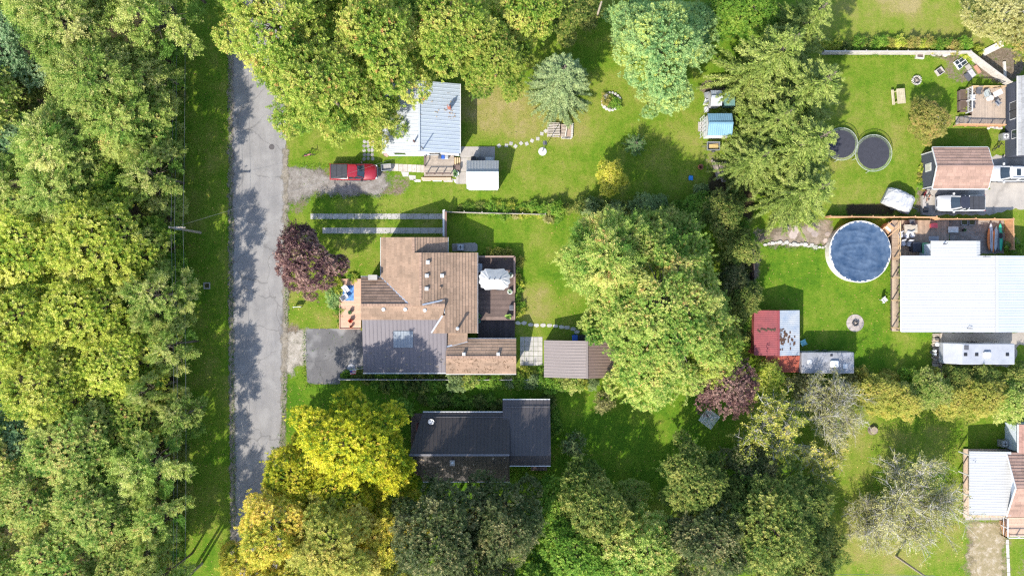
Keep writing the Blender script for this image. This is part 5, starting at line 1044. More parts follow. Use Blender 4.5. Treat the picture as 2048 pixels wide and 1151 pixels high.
# ------------------------------------------------------------------ trampoline garden
def fire_pit(px, py, r, n, label, mat, name='fire_pit', slabs=0, slabr=0):
    c0 = W(px, py); t = thing(name, label, 'fire pit', (c0.x,c0.y,0))
    for k in range(slabs):
        a0, a1 = 2*math.pi*k/slabs+.01, 2*math.pi*(k+1)/slabs-.01; P = [(r*math.cos(a0),r*math.sin(a0))]+[(slabr*math.cos(a0+(a1-a0)*j/5),slabr*math.sin(a0+(a1-a0)*j/5)) for j in range(6)]+[(r*math.cos(a1),r*math.sin(a1))]
        MB().prism(P,-.03,.04,random.random()).build('slab', mt('warm_slab', (.36,.31,.275), .9, tint=.06), t, local=True)
    stone_ring(t, r*.95, n, 2*math.pi*r/n*.9, mat, .28); MB().lathe(0,0,[(r*.85,0),(r*.8,.06),(r*.2,.1)],14).build('ash', char, t, local=True)
    for k in range(3): MB().tube([(math.cos(k*2.1)*r*.5,math.sin(k*2.1)*r*.5,.12),(-math.cos(k*2.1)*r*.3,-math.sin(k*2.1)*r*.3,.16)],.05,6).build('charred_log', wood_g, t, local=True)
    return t
fire_pit(1710,645.5,.34,10,'fire pit in the middle of a round slab circle on the pool lawn',dgrey,slabs=8,slabr=1.05); fire_pit(1832,161,.52,14,'round fire pit ringed with pale stones beside the rusty tree',stone_w); fire_pit(1668.5,160,.38,9,'small brown stone ring in the shady trampoline lawn',mt('brown_stone', (.26,.19,.16), .9))
c0 = W(1877,144); t = thing('fire_box', 'square metal fire box with dark inside on the lawn', 'fire box', (c0.x,c0.y,0), R_(35))
for q in ((-.4,-.4,.4,-.33),(-.4,.33,.4,.4),(-.4,-.33,-.33,.33),(.33,-.33,.4,.33)): MB().box(q[0],q[1],0,q[2],q[3],.4).build('side', mt('grey_stone_side', (.42,.38,.36), .8), t, local=True)
MB().box(-.34,-.34,0,.34,.34,.15).build('ash', char, t, local=True)
c0 = W(1838,111); t = thing('stone_planter', 'square white stone planter against the whitewashed fence', 'planter', (c0.x,c0.y,0), -.1)
for q in ((-.5,-.45,.5,-.3),(-.5,.3,.5,.45),(-.5,-.3,-.35,.3),(.35,-.3,.5,.3)): MB().box(q[0],q[1],0,q[2],q[3],.3).build('side', stone_w, t, local=True)
MB().box(-.36,-.31,0,.36,.31,.18).build('soil', wood_d, t, local=True)
c0 = W(1799,192.5,.7); t = thing('picnic_bench', 'pale new wood picnic table with one bench on the lawn', 'picnic table', (c0.x,c0.y,0), R_(5))
for i in range(5): MB().box(-.32+i*.2,-.9,.70,-.14+i*.2,.9,.75,random.random()).build('top_board', mt('pale_pine', (.44,.38,.25), .8, tint=.08), t, local=True)
for i in range(2): MB().box(-.8+i*.17,-.9,.42,-.65+i*.17,.9,.46,random.random()).build('seat_board', MT['pale_pine'], t, local=True)
for y in (-.65,.65):
    MB().bar((-.75,y,.38),(.6,y,.38),.05,.1).build('cross_beam', MT['pale_pine'], t, local=True)
    for x in (-.3,.55): MB().bar((x*1.3,y,0),(x,y,.7),.08,.06).build('leg', MT['pale_pine'], t, local=True)
c0 = W(1883,240,.7); table(1883,240,0,1.1,1.0,.1,mt('pale_grey_top', (.55,.55,.57), .6),'pale grey square table partly under the rusty tree',.7,5)
# salvaged windows and slabs by the diagonal fence
for k, (x, y, lx, ly, mm, lb) in enumerate(((1917,129,1.1,.55,glass,'white framed old window pane leaning nearest the fence corner'),(1926,123,.9,.8,glass,'larger white framed window pane lying by the diagonal fence'),(1938,134,.7,.5,concrete,'small grey slab by the diagonal fence'),(1944,146,1.0,.6,mt('dove_grey', (.42,.41,.42), .8),'dove grey crate lid by the diagonal fence'),(1937,153,1.0,.55,dgrey,'dark blue grey box by the wooden deck corner'),(1956,138,1.1,.35,mt('rust_tray', (.38,.2,.14), .85),'rusty tray along the diagonal fence'))):
    c0 = W(x,y,.2); t = thing('salvage_panel', lb, 'panel', (c0.x,c0.y,0), R_(-55)); MB().box(-lx/2,-ly/2,0,lx/2,ly/2,.2).build('frame', white if k < 2 else mm, t, local=True)
    if k < 2:
        for sx in (-1,1): MB().box(sx*lx*.25-lx*.2,-ly/2+.07,.2,sx*lx*.25+lx*.2,ly/2-.07,.215).build('pane', mm, t, local=True)
    else: MB().box(-lx/2+.06,-ly/2+.06,.2,lx/2-.06,ly/2-.06,.23).build('lid', mm, t, local=True)
for k, (x, y) in enumerate(((1866,108),(1878,107),(1889,109),(1896,106))): c0 = W(x,y); tag(MB().lathe(c0.x,c0.y,[(.32,0),(.36,.2),(.28,.3)],9).build('garden_stone', [stone_g,stone_g,stone_w,stone_w][k]), ['dark stone in the row by the whitewashed fence','pale stone in the row by the whitewashed fence'][k//2],'stone',['dark fence stones','pale fence stones'][k//2])
for a, b, w, lb in (((1963,108),(2003,88),.75,'long pale plank lying on red soil beyond the fence'),((2007,124),(2009,166),.3,'white plank standing on edge beyond the deck')): MB_ = MB().bar(W(*a)+Vector((0,0,.12)),W(*b)+Vector((0,0,.12)),w,.16); tag(MB_.build('long_plank', mt('pale_plank2', (.58,.54,.48), .9)),lb,'plank')
# deck furniture, slate blue house
for x, y, r, mm, lb in ((1957,183,0,dgrey,'black chair at the rail corner of the wooden deck'),(1973,189,.4,mt('sage_grey', (.33,.36,.35), .7),'sage grey lounge chair on the wooden deck'),(1995,205,2.3,greym,'grey folding lounge chair nearest the house on the deck'),(1944.5,196,1.57,white,'white chair at the left rail of the wooden deck'),(1944.5,211,1.57,dgrey,'dark chair at the left rail of the wooden deck')): chair(x,y,.55,r,mm,lb,.6)
c0 = W(1982,196,1.0); t = thing('round_table', 'small round white table on the wooden deck', 'table', (c0.x,c0.y,.55)); MB().lathe(0,0,[(.25,0),(.05,.05),(.05,.45),(.3,.47),(.3,.5)],16).build('top', white, t, local=True)
MB().bar(W(1988,190,2.0),W(2004,182,2.0),.6,.04).build('parasol', white, None); tag(bpy.data.objects['parasol'],'folded white parasol over the deck beside the house','parasol'); 
for k in range(7): c0 = W(1978+k*4.2,254+random.uniform(-1,2),.2); tag(MB().lathe(c0.x,c0.y,[(.16,0),(.2,.15),(.08,.24)],7).build('garden_stone', stone_g if k%2 else stone_w),'small stone in the row below the lattice deck rail','stone','stones below deck rail')
tag(MB().box(W(1841,0).x,W(0,430).y,0,W(1848,0).x,W(0,392).y,.45).build('retaining_wall', concrete),'short grey concrete wall between tarpaulin boat and pickup','wall')
bin_(1853,420,0,black,'black round bin behind the white pickup',.5,.5,.7)
# pool patio
table(1822,457,.5,1.55,1.0,.03,mt('bleached_table', (.42,.36,.28), .8, tint=.06),'bleached wooden table on the pool deck')
cw_ = mt('chair_mesh_grey', (.50,.50,.53), .7)
for x, y, r in ((1801,471,.3),(1813,471,-.2),(1824,470,.4),(1806,487,.2),(1818,488,-.1)): chair(x,y,.5,r,cw_,'grey mesh patio chair beside the bleached table',.52,group='mesh chairs on the pool deck',frame=dgrey)
chair(1823,443,.5,3.14,dgrey,'dark patio chair on the fence side of the bleached table',.5)
bin_(1869,451,.35,mt('coral_plastic', (.6,.09,.11), .4),'coral red cool box on the patio boards',.75,.5,.6,name='cool_box',cat='cool box'); bin_(1907,459,.012,mt('storage_white', (.6,.6,.56), .5),'pale plastic storage chest on the gravel yard',1.15,.65,.6,name='storage_chest',cat='chest')
bin_(1834.5,494,.5,mt('cover_black', (.025,.027,.04), .5),'black covered barbecue on the pool deck beside the house',.95,1.1,1.1,name='barbecue',cat='barbecue'); bin_(1851,496,.5,mt('green_tarp', (.03,.13,.09), .5),'dark green covered box between barbecue and house',.7,1.2,.9,lid=mt('green_lid', (.12,.3,.15), .5),name='covered_box',cat='box')
tag(MB().box(W(1857,0,.5).x,W(0,482,.5).y,.505,W(1877,0,.5).x,W(0,472,.5).y,.55).build('grey_mat', mt('mat_grey', (.30,.30,.31), .9)),'grey slatted mat at the house corner on the patio','mat')
for i, x in enumerate((1926,1941)):
    t = thing('planter_tray', ['dark square planter tray nearest the storage chest','dark square planter tray nearest the kayaks'][i], 'planter', W(x,445,.2)); a, b = W(x-6.5,439.5), W(x+6.5,450)
    for q in ((a.x,b.y,a.x+.05,a.y),(b.x-.05,b.y,b.x,a.y),(a.x,b.y,b.x,b.y+.05),(a.x,a.y-.05,b.x,a.y)): MB().box(*q[:2],.012,*q[2:],.3).build('side', greym, t)
    MB().box(a.x+.05,b.y+.05,.012,b.x-.05,a.y-.05,.22).build('soil', mt('mossy_soil', (.07,.08,.035), .95), t)
potplant(1929,460,.0,black,gl,'small green plant growing in the gravel yard',.2)
def kayak(px, py, L_, w, rot, mat, label, hull=None):
    c0 = W(px, py, .5); t = thing('kayak', label, 'kayak', (c0.x,c0.y,.25), rot); rings = []
    for i in range(15):
        x = -1+2*i/14; k = max(.03,(1-abs(x)**2.3))**.75; zz = .08*x*x
        rings.append([(x*L_/2, w/2*k*math.cos(a), zz+.17+(.17*k*math.sin(a) if math.sin(a) < 0 else .09*k*math.sin(a))) for a in [j*math.pi/5 for j in range(10)]])
    MB().loft(rings).build('hull', mat, t, local=True, smooth=True); MB().lathe(.05*L_,0,[(.2,.24),(.22,.29),(.18,.28)],14,sx=1.7).build('cockpit', black, t, local=True) if hull else MB().bar((-L_*.2,0,.27),(L_*.22,0,.27),.02,.02).build('deck_line', dgrey, t, local=True)
    return t
up_ = math.pi/2
kayak(1983,474,3.5,.62,up_+.03,mt('kayak_white', (.45,.45,.465), .35, bmp=0),'white paddle board standing in the rack beside orange one'); kayak(1978.5,478,2.7,.4,up_,mt('kayak_orange', (.7,.2,.04), .35, bmp=0),'orange kayak edge at the outer side of the rack'); kayak(1987.5,482,2.8,.42,up_-.05,MT['kayak_orange'],'orange kayak squeezed between the two white boards'); kayak(1992,477,3.0,.62,up_-.04,mt('kayak_pale', (.42,.45,.455), .35, bmp=0),'shorter pale board beside the dark grey kayak'); kayak(1997.5,480,2.7,.5,up_,mt('kayak_grey', (.10,.12,.14), .4, bmp=0),'dark grey kayak beside the green kayak'); kayak(2001.5,474,3.4,.62,up_+.02,mt('kayak_green', (.04,.42,.27), .35, bmp=0),'bright green kayak nearest the cedar fence end',True)
t = thing('kayak_rack', 'dark timber rack under the kayaks', 'rack', W(1990,478)); 
for py in (462,494): MB().bar(W(1974,py,.2),W(2006,py,.2),.1,.12).build('beam', wood_d, t); 
for py in (462,494):
    for px in (1975,2005): c0 = W(px,py); MB().box(c0.x-.05,c0.y-.05,0,c0.x+.05,c0.y+.05,.16).build('foot', wood_d, t)
chair(1768,600,0,.7,white,'white plastic chair tipped on the pool lawn',.5,group=None); chair(1607,684,0,2.,mt('teal_paint', (.22,.5,.52), .6),'teal garden chair against the red and silver shed',.6)
t = thing('stone_edging', 'row of pale rough stones between garden soil and pool lawn', 'edging', W(1585,487)); rn = random.Random(9)
for i in range(19):
    x = 1530+i*7.2; y = 490-3*math.sin(i*.3)+rn.uniform(-3,2); c0 = W(x,y); s_ = rn.uniform(.22,.42); P = [(c0.x+s_*math.cos(j*1.047)*rn.uniform(.7,1.15),c0.y+s_*.7*math.sin(j*1.047)*rn.uniform(.7,1.15)) for j in range(6)]; MB().prism(P,-.02,rn.uniform(.06,.2),rn.random()).build('stone', stone_w, t)
t = thing('flagstone_patch', 'patch of worn flagstones in the garden soil beside the pool', 'paving', W(1625,470))
for i in range(9): c0 = W(1570+rn.random()*88,452+rn.random()*30); s_ = rn.uniform(.3,.6); P = [(c0.x+s_*math.cos(j*1.047)*rn.uniform(.7,1.15),c0.y+s_*math.sin(j*1.047)*rn.uniform(.7,1.15)) for j in range(6)]; MB().prism(P,-.02,.03+.006*i*.4,rn.random()).build('flagstone', mt('rose_flagstone', (.38,.31,.27), .9, c2=(.28,.23,.2), tint=.2), t)
c0 = W(1745,859); t = thing('tree_stump', 'dark round tree stump with sawn top on the lower lawn', 'stump', (c0.x,c0.y,0)); MB().lathe(0,0,[(.62,0),(.5,.15),(.47,.4)],14).build('bark', bark, t, local=True); MB().lathe(0,0,[(.44,.4),(.42,.425)],14).build('sawn_top', mt('sawn_wood', (.3,.24,.18), .9), t, local=True)
bin_(1746,1013,0,mt('blue_black', (.04,.06,.10), .5),'dark blue covered barbecue under the bare twiggy tree',.9,.6,1.0,name='barbecue',cat='barbecue')
potplant(1658,1018,0,black,mt('pot_leaf_lime', (.28,.42,.08), .6, tint=.3),'bright lime spiky plant on the lower lawn',.5)
t = thing('split_log_row', 'row of split logs stacked beside the camper driveway', 'logs', W(1869,710))
for i in range(26): y = 668+i*3.3; a, b = W(1863+rn.uniform(-1,2),y), W(1876,y+rn.uniform(-1.5,1.5)); MB().tube([a+Vector((0,0,.12+.08*(i%2))),b+Vector((0,0,.12+.08*(i%2)))],.1,6,t=rn.random()).build('log', mt('split_log', (.40,.33,.26), .9, tint=.3), t)
# fallen leaves on the lawns
def litter():
    rng = np.random.default_rng(5); n = 3600; cx = np.concatenate([rng.uniform(366,460,900), rng.uniform(575,1110,900), rng.uniform(1100,1480,500), rng.uniform(1640,1930,700), rng.uniform(575,780,300), rng.uniform(1510,1790,300)]); cy_ = np.concatenate([rng.uniform(0,1150,900), rng.uniform(765,960,900), rng.uniform(430,960,500), rng.uniform(820,1150,700), rng.uniform(470,660,300), rng.uniform(500,740,300)]); m = MB()
    for x, y in zip(cx, cy_):
        c0 = W(x, y); a = rng.uniform(0,6.28); s_ = rng.uniform(.04,.085); d, e = Vector((math.cos(a),math.sin(a),.2))*s_, Vector((-math.sin(a),math.cos(a),-.1))*s_*.6; o = Vector((c0.x,c0.y,.04)); m.add([o-d,o+e,o+d,o-e],[(0,1,2,3)],rng.random())
    o = m.build('fallen_leaves', mt('fallen_leaf', (.42,.33,.09), .8, c2=(.36,.2,.07), scale=3, tint=.4)); tag(o,'yellow and brown fallen leaves scattered over the lawns','leaves',kind='stuff')
litter()
# ------------------------------------------------------------------ foliage meshes
def unit(a): return a/np.maximum(np.linalg.norm(a, axis=-1, keepdims=True), 1e-6)
def leaf_mesh(name, base, ldir, nrm, size, tint, aspect=.62):
    """one folded four-sided leaf per row"""
    n = len(base); ldir = unit(ldir); side = unit(np.cross(nrm, ldir)); up = np.cross(ldir, side)
    sz = size[:, None]; V = np.empty((n, 4, 3))
    V[:,0] = base; V[:,1] = base + ldir*sz*.5 + side*sz*aspect*.5 + up*sz*.07; V[:,2] = base + ldir*sz; V[:,3] = base + ldir*sz*.5 - side*sz*aspect*.5 + up*sz*.07
    me = bpy.data.meshes.new(name); me.vertices.add(n*4); me.loops.add(n*4); me.polygons.add(n)
    me.vertices.foreach_set('co', V.reshape(-1).astype(np.float32)); me.loops.foreach_set('vertex_index', np.arange(n*4, dtype=np.int32))
    me.polygons.foreach_set('loop_start', np.arange(0, n*4, 4, dtype=np.int32)); me.polygons.foreach_set('loop_total', np.full(n, 4, dtype=np.int32))
    a = me.attributes.new('tint', 'FLOAT', 'FACE'); a.data.foreach_set('value', np.clip(tint, 0, 1).astype(np.float32))
    me.update(calc_edges=True); return me
def tufts_to_leaves(rng, pos, axis, tl, lp, leaf, tint, name, jit=.2, upb=.55, lj=.10):
    n = len(pos); axis = unit(axis); ref = np.where(np.abs(axis[:,2:3]) > .9, [[1.,0,0]], [[0,0,1.]]); a = unit(np.cross(axis, ref)); b = np.cross(axis, a)
    k = np.arange(lp)[None]; t = (k+.5)/lp; ph = k*2.4 + rng.uniform(0, 6.28, (n,1)); tls = tl*rng.uniform(.7,1.25,(n,1))
    perp = a[:,None]*np.cos(ph)[...,None] + b[:,None]*np.sin(ph)[...,None]
    base = pos[:,None] + axis[:,None]*(tls*(t-.5))[...,None] + perp*.03
    open_ = (1.15 - .75*t)[...,None]
    ld = perp*open_ + axis[:,None]*.55 + rng.normal(0, .18, (n,lp,3)); nr = axis[:,None]*.9 - perp*.1 + rng.normal(0, jit, (n,lp,3)) + np.array([0,0,upb])
    sz = leaf*rng.uniform(.7,1.2,(n,lp))*(1.05-.3*t); tt = tint[:,None] + rng.normal(0, lj, (n,lp))
    r3 = lambda q: q.reshape(-1, q.shape[-1])
    return leaf_mesh(name, r3(base), r3(ld), r3(nr), sz.reshape(-1), tt.reshape(-1))
def limbs_mesh(name, paths):
    m = MB()
    for pts, r0, r1 in paths: m.tube(pts, r0, 5, r1)
    me = bpy.data.meshes.new(name); me.from_pydata([tuple(v) for v in m.v], [], m.f); me.polygons.foreach_set('use_smooth', np.ones(len(m.f), dtype=bool)); return me
def limb(rng, p, q, n=5, wob=.05):
    p, q = np.array(p, float), np.array(q, float); L_ = np.linalg.norm(q-p); out = []
    for i in range(n):
        t = i/(n-1); o = p+(q-p)*t; o = o + np.array([0,0,1.])*math.sin(t*math.pi)*L_*.08; 
        if 0 < i < n-1: o = o + rng.normal(0, wob*L_, 3)
        out.append(tuple(o))
    return out
def broadleaf(seed, R=8., zb=3., zt=13., nl=34, nt=5600, lp=8, leaf=.34, tl=.5, lobe=(.2,.34), spray=46, upw=.6, outw=.4, lean=1.0, ecc=.12, gaps=.0, deep=.3, zs=.68):
    rng = np.random.default_rng(seed); Hc = zt-zb; C = []; rad = []
    for i in range(nl):
        a = i*2.39996 + rng.normal(0,.3); f = math.sqrt((i+.5)/nl)*rng.uniform(.88,1.06); rim = 1+ecc*math.sin(a*2+seed)+ecc*.7*math.sin(a*3+seed*2)
        lr = R*rng.uniform(*lobe); d = f*(R*rim-lr*.85)
        z = zb + Hc*(.30+.62*(1-(f*.97)**2.0)*rng.uniform(.84,1.0)) - lr*.45
        C.append((d*math.cos(a), d*math.sin(a), max(z, zb+lr*.4))); rad.append(lr)
    C = np.array(C); rad = np.array(rad); ltint = rng.normal(0, .12, nl)
    w = rad**2; w /= w.sum(); N0 = int(nt*2.6); li = rng.choice(nl, N0, p=w)
    d = unit(rng.normal(0,1,(N0,3))); keep = d[:,2] > -.45; li, d = li[keep], d[keep]
    k = 1-deep*rng.random(len(li))**2.2
    pos = C[li] + d*(rad[li]*k)[:,None]*np.array([1,1,zs])
    ok = np.ones(len(pos), bool)
    for j in range(nl):
        dj = np.linalg.norm((pos-C[j])/np.array([1,1,zs]), axis=1); ok &= ~((dj < rad[j]*.72) & (li != j))
    if gaps:
        gn = np.sin(pos[:,0]*1.3+seed)*np.sin(pos[:,1]*1.5+seed*3)*np.sin(pos[:,2]*1.4); ok &= gn > -1+gaps*rng.random(len(pos))
    pos, d, li = pos[ok][:nt], d[ok][:nt], li[ok][:nt]
    rxy = np.concatenate([pos[:,:2], np.zeros((len(pos),1))], 1); axis = d*.7 + unit(rxy)*outw + np.array([0,0,upw]) + rng.normal(0,.3,(len(pos),3))
    tint = np.clip(.56 + ltint[li] + rng.normal(0,.18,len(pos)), 0, .9); tint[rng.random(len(pos)) < .006] = 1.1
    P, A, T = [pos], [axis], [tint]; paths = []
    c0 = np.array([rng.normal(0,.02*R), rng.normal(0,.02*R), zb+Hc*.25]); paths.append(([(0,0,0),(0.02,.02,zb*.5),tuple(c0)], .045*R, .028*R)); paths.append(([tuple(c0),(c0[0],c0[1],zb+Hc*.72)], .028*R, .008*R))
    for j in range(nl): paths.append((limb(rng, c0+np.array([0,0,rng.uniform(.02,.42)*Hc]), C[j], 4), .011*R, .003*R))
    for s in range(spray):                       # shoots that stick out past the crown
        j = rng.integers(nl); dd = unit(rng.normal(0,1,3)*np.array([1,1,.55])+np.array([0,0,.3])); o = unit(np.append(C[j][:2], 0.))
        dd = unit(dd*.6+o*.8); L_ = rad[j]*rng.uniform(.5,.95); p0 = C[j]+dd*rad[j]*.6; p1 = p0+dd*L_+np.array([0,0,.1*L_])
        m = 9; tt = np.linspace(.15,1,m)[:,None]; pp = p0+(p1-p0)*tt+rng.normal(0,.16,(m,3)); P.append(pp); A.append(np.repeat(dd[None],m,0)*.9+rng.normal(0,.35,(m,3))+np.array([0,0,.3])); T.append(np.full(m, .55+ltint[j])); paths.append(([tuple(C[j]),tuple(p0),tuple(p1)], .02, .008))
    pos, axis, tint = np.concatenate(P), np.concatenate(A), np.concatenate(T)
    return tufts_to_leaves(rng, pos, axis, tl, lp, leaf, tint, 'crown', lj=.07), limbs_mesh('trunk', paths)
def conifer(seed, R=5., Ht=14., z0=1.0, wh=22, nb=8, droop=.25, upt=.25, shoot=.9, dens=1.0, power=.8, leafw=.17, jag=.12, ang=.95, aspect=.19):
    rng = np.random.default_rng(seed); base, ld, nr, sz, ti = [], [], [], [], []; paths = [([(0,0,0),(0,0,Ht*.5),(0,0,Ht)], .22, .03)]
    for w in range(wh):
        h = z0+(Ht-z0-.3)*(w/(wh-1))**.92; Rw = R*(1-(h-z0)/(Ht-z0+.2))**power+.12
        for k in range(max(4, int(nb*(1-.35*w/wh)))):
            a = k*6.283/nb + w*1.1 + rng.normal(0,.16); L_ = Rw*rng.uniform(1-jag*2,1+jag); hb = h+rng.normal(0,.12)
            o = np.array([math.cos(a), math.sin(a), 0]); sd_ = np.array([-o[1], o[0], 0]); t = np.linspace(0,1,5)
            pth = [tuple(o*L_*s+np.array([0,0,hb - droop*L_*s + upt*L_*s*s])) for s in t]; paths.append((pth, .035, .008))
            n = max(4, int(L_*7*dens)); bt = rng.normal(.5,.1)
            s = np.sort(rng.uniform(.12,1,n)**.8)
            for sg in (-1,1,0):
                m = len(s); sl = shoot*(.30+.70*(1-s))*rng.uniform(.6,1.15,m)*min(1,L_/2+.25)
                p = o[None]*(L_*s)[:,None]+np.stack([np.zeros(m),np.zeros(m),hb-droop*L_*s+upt*L_*s*s],1)
                an = rng.normal(ang,.2,m); d = o[None]*np.cos(an)[:,None]+sd_[None]*(sg*np.sin(an))[:,None]+rng.normal(0,.12,(m,3))
                if sg == 0: d = o[None]+rng.normal(0,.3,(m,3))+np.array([0,0,.35]); sl = sl*.6
                d[:,2] += rng.normal(.02,.16,m)
                for q in range(2):
                    nn = np.array([0,0,1.])[None]+rng.normal(0,.55,(m,3)); base.append(p+rng.normal(0,.05,(m,3))); ld.append(d+rng.normal(0,.18,(m,3))); nr.append(nn); sz.append(sl*rng.uniform(.7,1.05,m)); ti.append(np.clip(bt+rng.normal(0,.14,m)+.18*(s-.5),0,1))
    base, ld, nr, sz, ti = map(np.concatenate, (base, ld, nr, sz, ti))
    return leaf_mesh('crown', base, ld, nr, sz, ti, aspect=aspect), limbs_mesh('trunk', paths)
def sparse_tree(seed, R=6., zb=1.2, zt=8., nlimb=8, nsub=6, ntw=6, leafp=.5, lp=6, leaf=.26, tl=.5, twl=1.5, mul=2):
    rng = np.random.default_rng(seed); paths = []; P, A, T = [], [], []; c0 = np.array([0,0,zb]); paths.append(([(0,0,0),(0,0.02,zb)], .03*R, .026*R))
    for i in range(nlimb):
        a = i*2.4+rng.normal(0,.3); el = rng.uniform(.25,1.2) if i else 1.45; L_ = R*rng.uniform(.55,.8)
        d = np.array([math.cos(a)*math.cos(el), math.sin(a)*math.cos(el), math.sin(el)*(zt-zb)/R]); q = c0+d*L_; pth = limb(rng, c0, q, 5, .05); paths.append((pth, .014*R, .006*R)); pth = np.array(pth); lt = rng.normal(0,.12)
        for s in range(nsub):
            t = rng.uniform(.35,1); b0 = pth[min(3,int(t*4))]*(1-(t*4)%1)+pth[min(4,int(t*4)+1)]*((t*4)%1); d2 = unit(d*.6+rng.normal(0,.55,3)+np.array([0,0,.25])); L2 = R*rng.uniform(.22,.42); q2 = b0+d2*L2; p2 = limb(rng, b0, q2, 4, .06); paths.append((p2, .0055*R, .003*R)); p2 = np.array(p2)
            for w in range(ntw):
                u = rng.uniform(.2,1); b1 = b0+(q2-b0)*u; d3 = unit(d2*.5+rng.normal(0,.6,3)+np.array([0,0,.15])); L3 = twl*rng.uniform(.4,1.); q3 = b1+d3*L3; paths.append(([tuple(b1),tuple(q3)], .016, .006))
                for z in range(mul):
                    if rng.random() < leafp: P.append(b1+(q3-b1)*rng.uniform(.5,1.05)+rng.normal(0,.15,3)); A.append(d3+np.array([0,0,.4])+rng.normal(0,.4,3)); T.append(.5+lt+rng.normal(0,.15))
    return tufts_to_leaves(rng, np.array(P), np.array(A), tl, lp, leaf, np.array(T), 'crown'), limbs_mesh('trunk', paths)
LM = {
 'wood': leafmat('woodland_leaf', [(.05,(0.0592,0.145,0.0208)),(.3,(0.128,0.244,0.0347)),(.5,(0.257,0.354,0.0636)),(.7,(0.45,0.488,0.128)),(.95,(0.625,0.588,0.231))]),
 'teal': leafmat('blue_green_leaf', [(.1,(.06,.13,.055)),(.45,(.15,.26,.11)),(.9,(.36,.45,.24))], val=0.70),
 'lime': leafmat('lime_leaf', [(.05,(0.0621,0.142,0.0131)),(.3,(0.155,0.261,0.0236)),(.5,(0.352,0.424,0.046)),(.7,(0.537,0.543,0.0919)),(.95,(0.621,0.598,0.171))]),
 'maple': leafmat('maple_leaf', [(.05,(0.0493,0.13,0.0147)),(.3,(0.118,0.228,0.0246)),(.5,(0.266,0.37,0.0491)),(.7,(0.454,0.478,0.0981)),(.93,(0.531,0.533,0.135)),(1,(0.552,0.282,0.11))]),
 'fade': leafmat('fading_maple_leaf', [(.05,(0.0469,0.133,0.0187)),(.28,(0.114,0.244,0.0332)),(.5,(0.292,0.399,0.0728)),(.7,(0.478,0.51,0.135)),(.93,(0.595,0.554,0.177)),(1,(0.603,0.311,0.135))]),
 'pale': leafmat('pale_leaf', [(.05,(0.0698,0.165,0.0564)),(.3,(0.19,0.341,0.113)),(.6,(0.339,0.484,0.18)),(.85,(0.459,0.55,0.18)),(1,(0.579,0.594,0.113))]),
 'yellow': leafmat('yellow_maple_leaf', [(.05,(.035,.10,.008)),(.28,(.10,.19,.012)),(.45,(.29,.33,.016)),(.65,(.53,.49,.028)),(.9,(.60,.54,.07)),(1,(.58,.34,.06))], val=.74),
 'gold': leafmat('golden_leaf', [(.05,(0.053,0.0955,0.0126)),(.28,(0.17,0.211,0.0225)),(.45,(0.339,0.352,0.036)),(.65,(0.551,0.472,0.0675)),(.9,(0.636,0.502,0.108)),(1,(0.615,0.341,0.09))], val=.72),
 'purple': leafmat('purple_leaf', [(.05,(.018,.009,.014)),(.35,(.055,.026,.034)),(.6,(.14,.072,.066)),(.92,(.36,.23,.18))], trans=.15, spread=.05, val=0.90),
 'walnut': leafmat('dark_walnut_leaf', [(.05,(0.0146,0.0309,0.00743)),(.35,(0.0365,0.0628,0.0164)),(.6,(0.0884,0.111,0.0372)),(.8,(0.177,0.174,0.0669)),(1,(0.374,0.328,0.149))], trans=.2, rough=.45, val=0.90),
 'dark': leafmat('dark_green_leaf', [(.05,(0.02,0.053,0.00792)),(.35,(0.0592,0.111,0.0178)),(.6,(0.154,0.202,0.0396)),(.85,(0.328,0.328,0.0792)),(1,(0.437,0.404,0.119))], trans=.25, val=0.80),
 'green': leafmat('fresh_green_leaf', [(.05,(.03,.095,.008)),(.4,(.09,.20,.02)),(.7,(.20,.32,.04)),(1,(.36,.42,.08))], val=0.75),
 'spruce': leafmat('blue_spruce_needle', [(.1,(0.0954,0.159,0.0638)),(.5,(0.244,0.329,0.132)),(.9,(0.445,0.509,0.221))], trans=.12, rough=.6, val=0.80),
 'pine': leafmat('spruce_needle', [(.05,(0.0666,0.12,0.0198)),(.35,(0.162,0.245,0.044)),(.6,(0.295,0.369,0.0825)),(.85,(0.428,0.478,0.132)),(1,(0.495,0.511,0.176))], trans=.14, rough=.6, spread=.08, val=0.80),
 'olive': leafmat('olive_rust_leaf', [(.05,(0.0736,0.1,0.018)),(.3,(0.193,0.22,0.045)),(.55,(0.35,0.34,0.08)),(.8,(0.478,0.4,0.12)),(1,(0.506,0.3,0.14))]),
 'beige': leafmat('beige_leaf', [(.1,(0.145,0.145,0.0413)),(.5,(0.358,0.349,0.116)),(.9,(0.523,0.485,0.224))]),
 'hedge': leafmat('yellow_hedge_leaf', [(.05,(.09,.135,.018)),(.3,(.22,.27,.04)),(.55,(.42,.42,.08)),(.85,(.56,.49,.12)),(1,(.58,.42,.12))]),
 'bright': leafmat('bright_gold_leaf', [(.05,(.12,.15,.018)),(.3,(.27,.30,.03)),(.55,(.47,.45,.06)),(.9,(.60,.52,.12))], val=.85),
 'grey': leafmat('grey_green_leaf', [(.1,(0.0475,0.09,0.028)),(.5,(0.133,0.19,0.068)),(.9,(0.294,0.36,0.152))], val=0.80),
 'smallpine': leafmat('young_pine_needle', [(.1,(.05,.13,.04)),(.5,(.14,.28,.085)),(.9,(.31,.46,.16))], trans=.12, val=0.80),
}
PB = {}
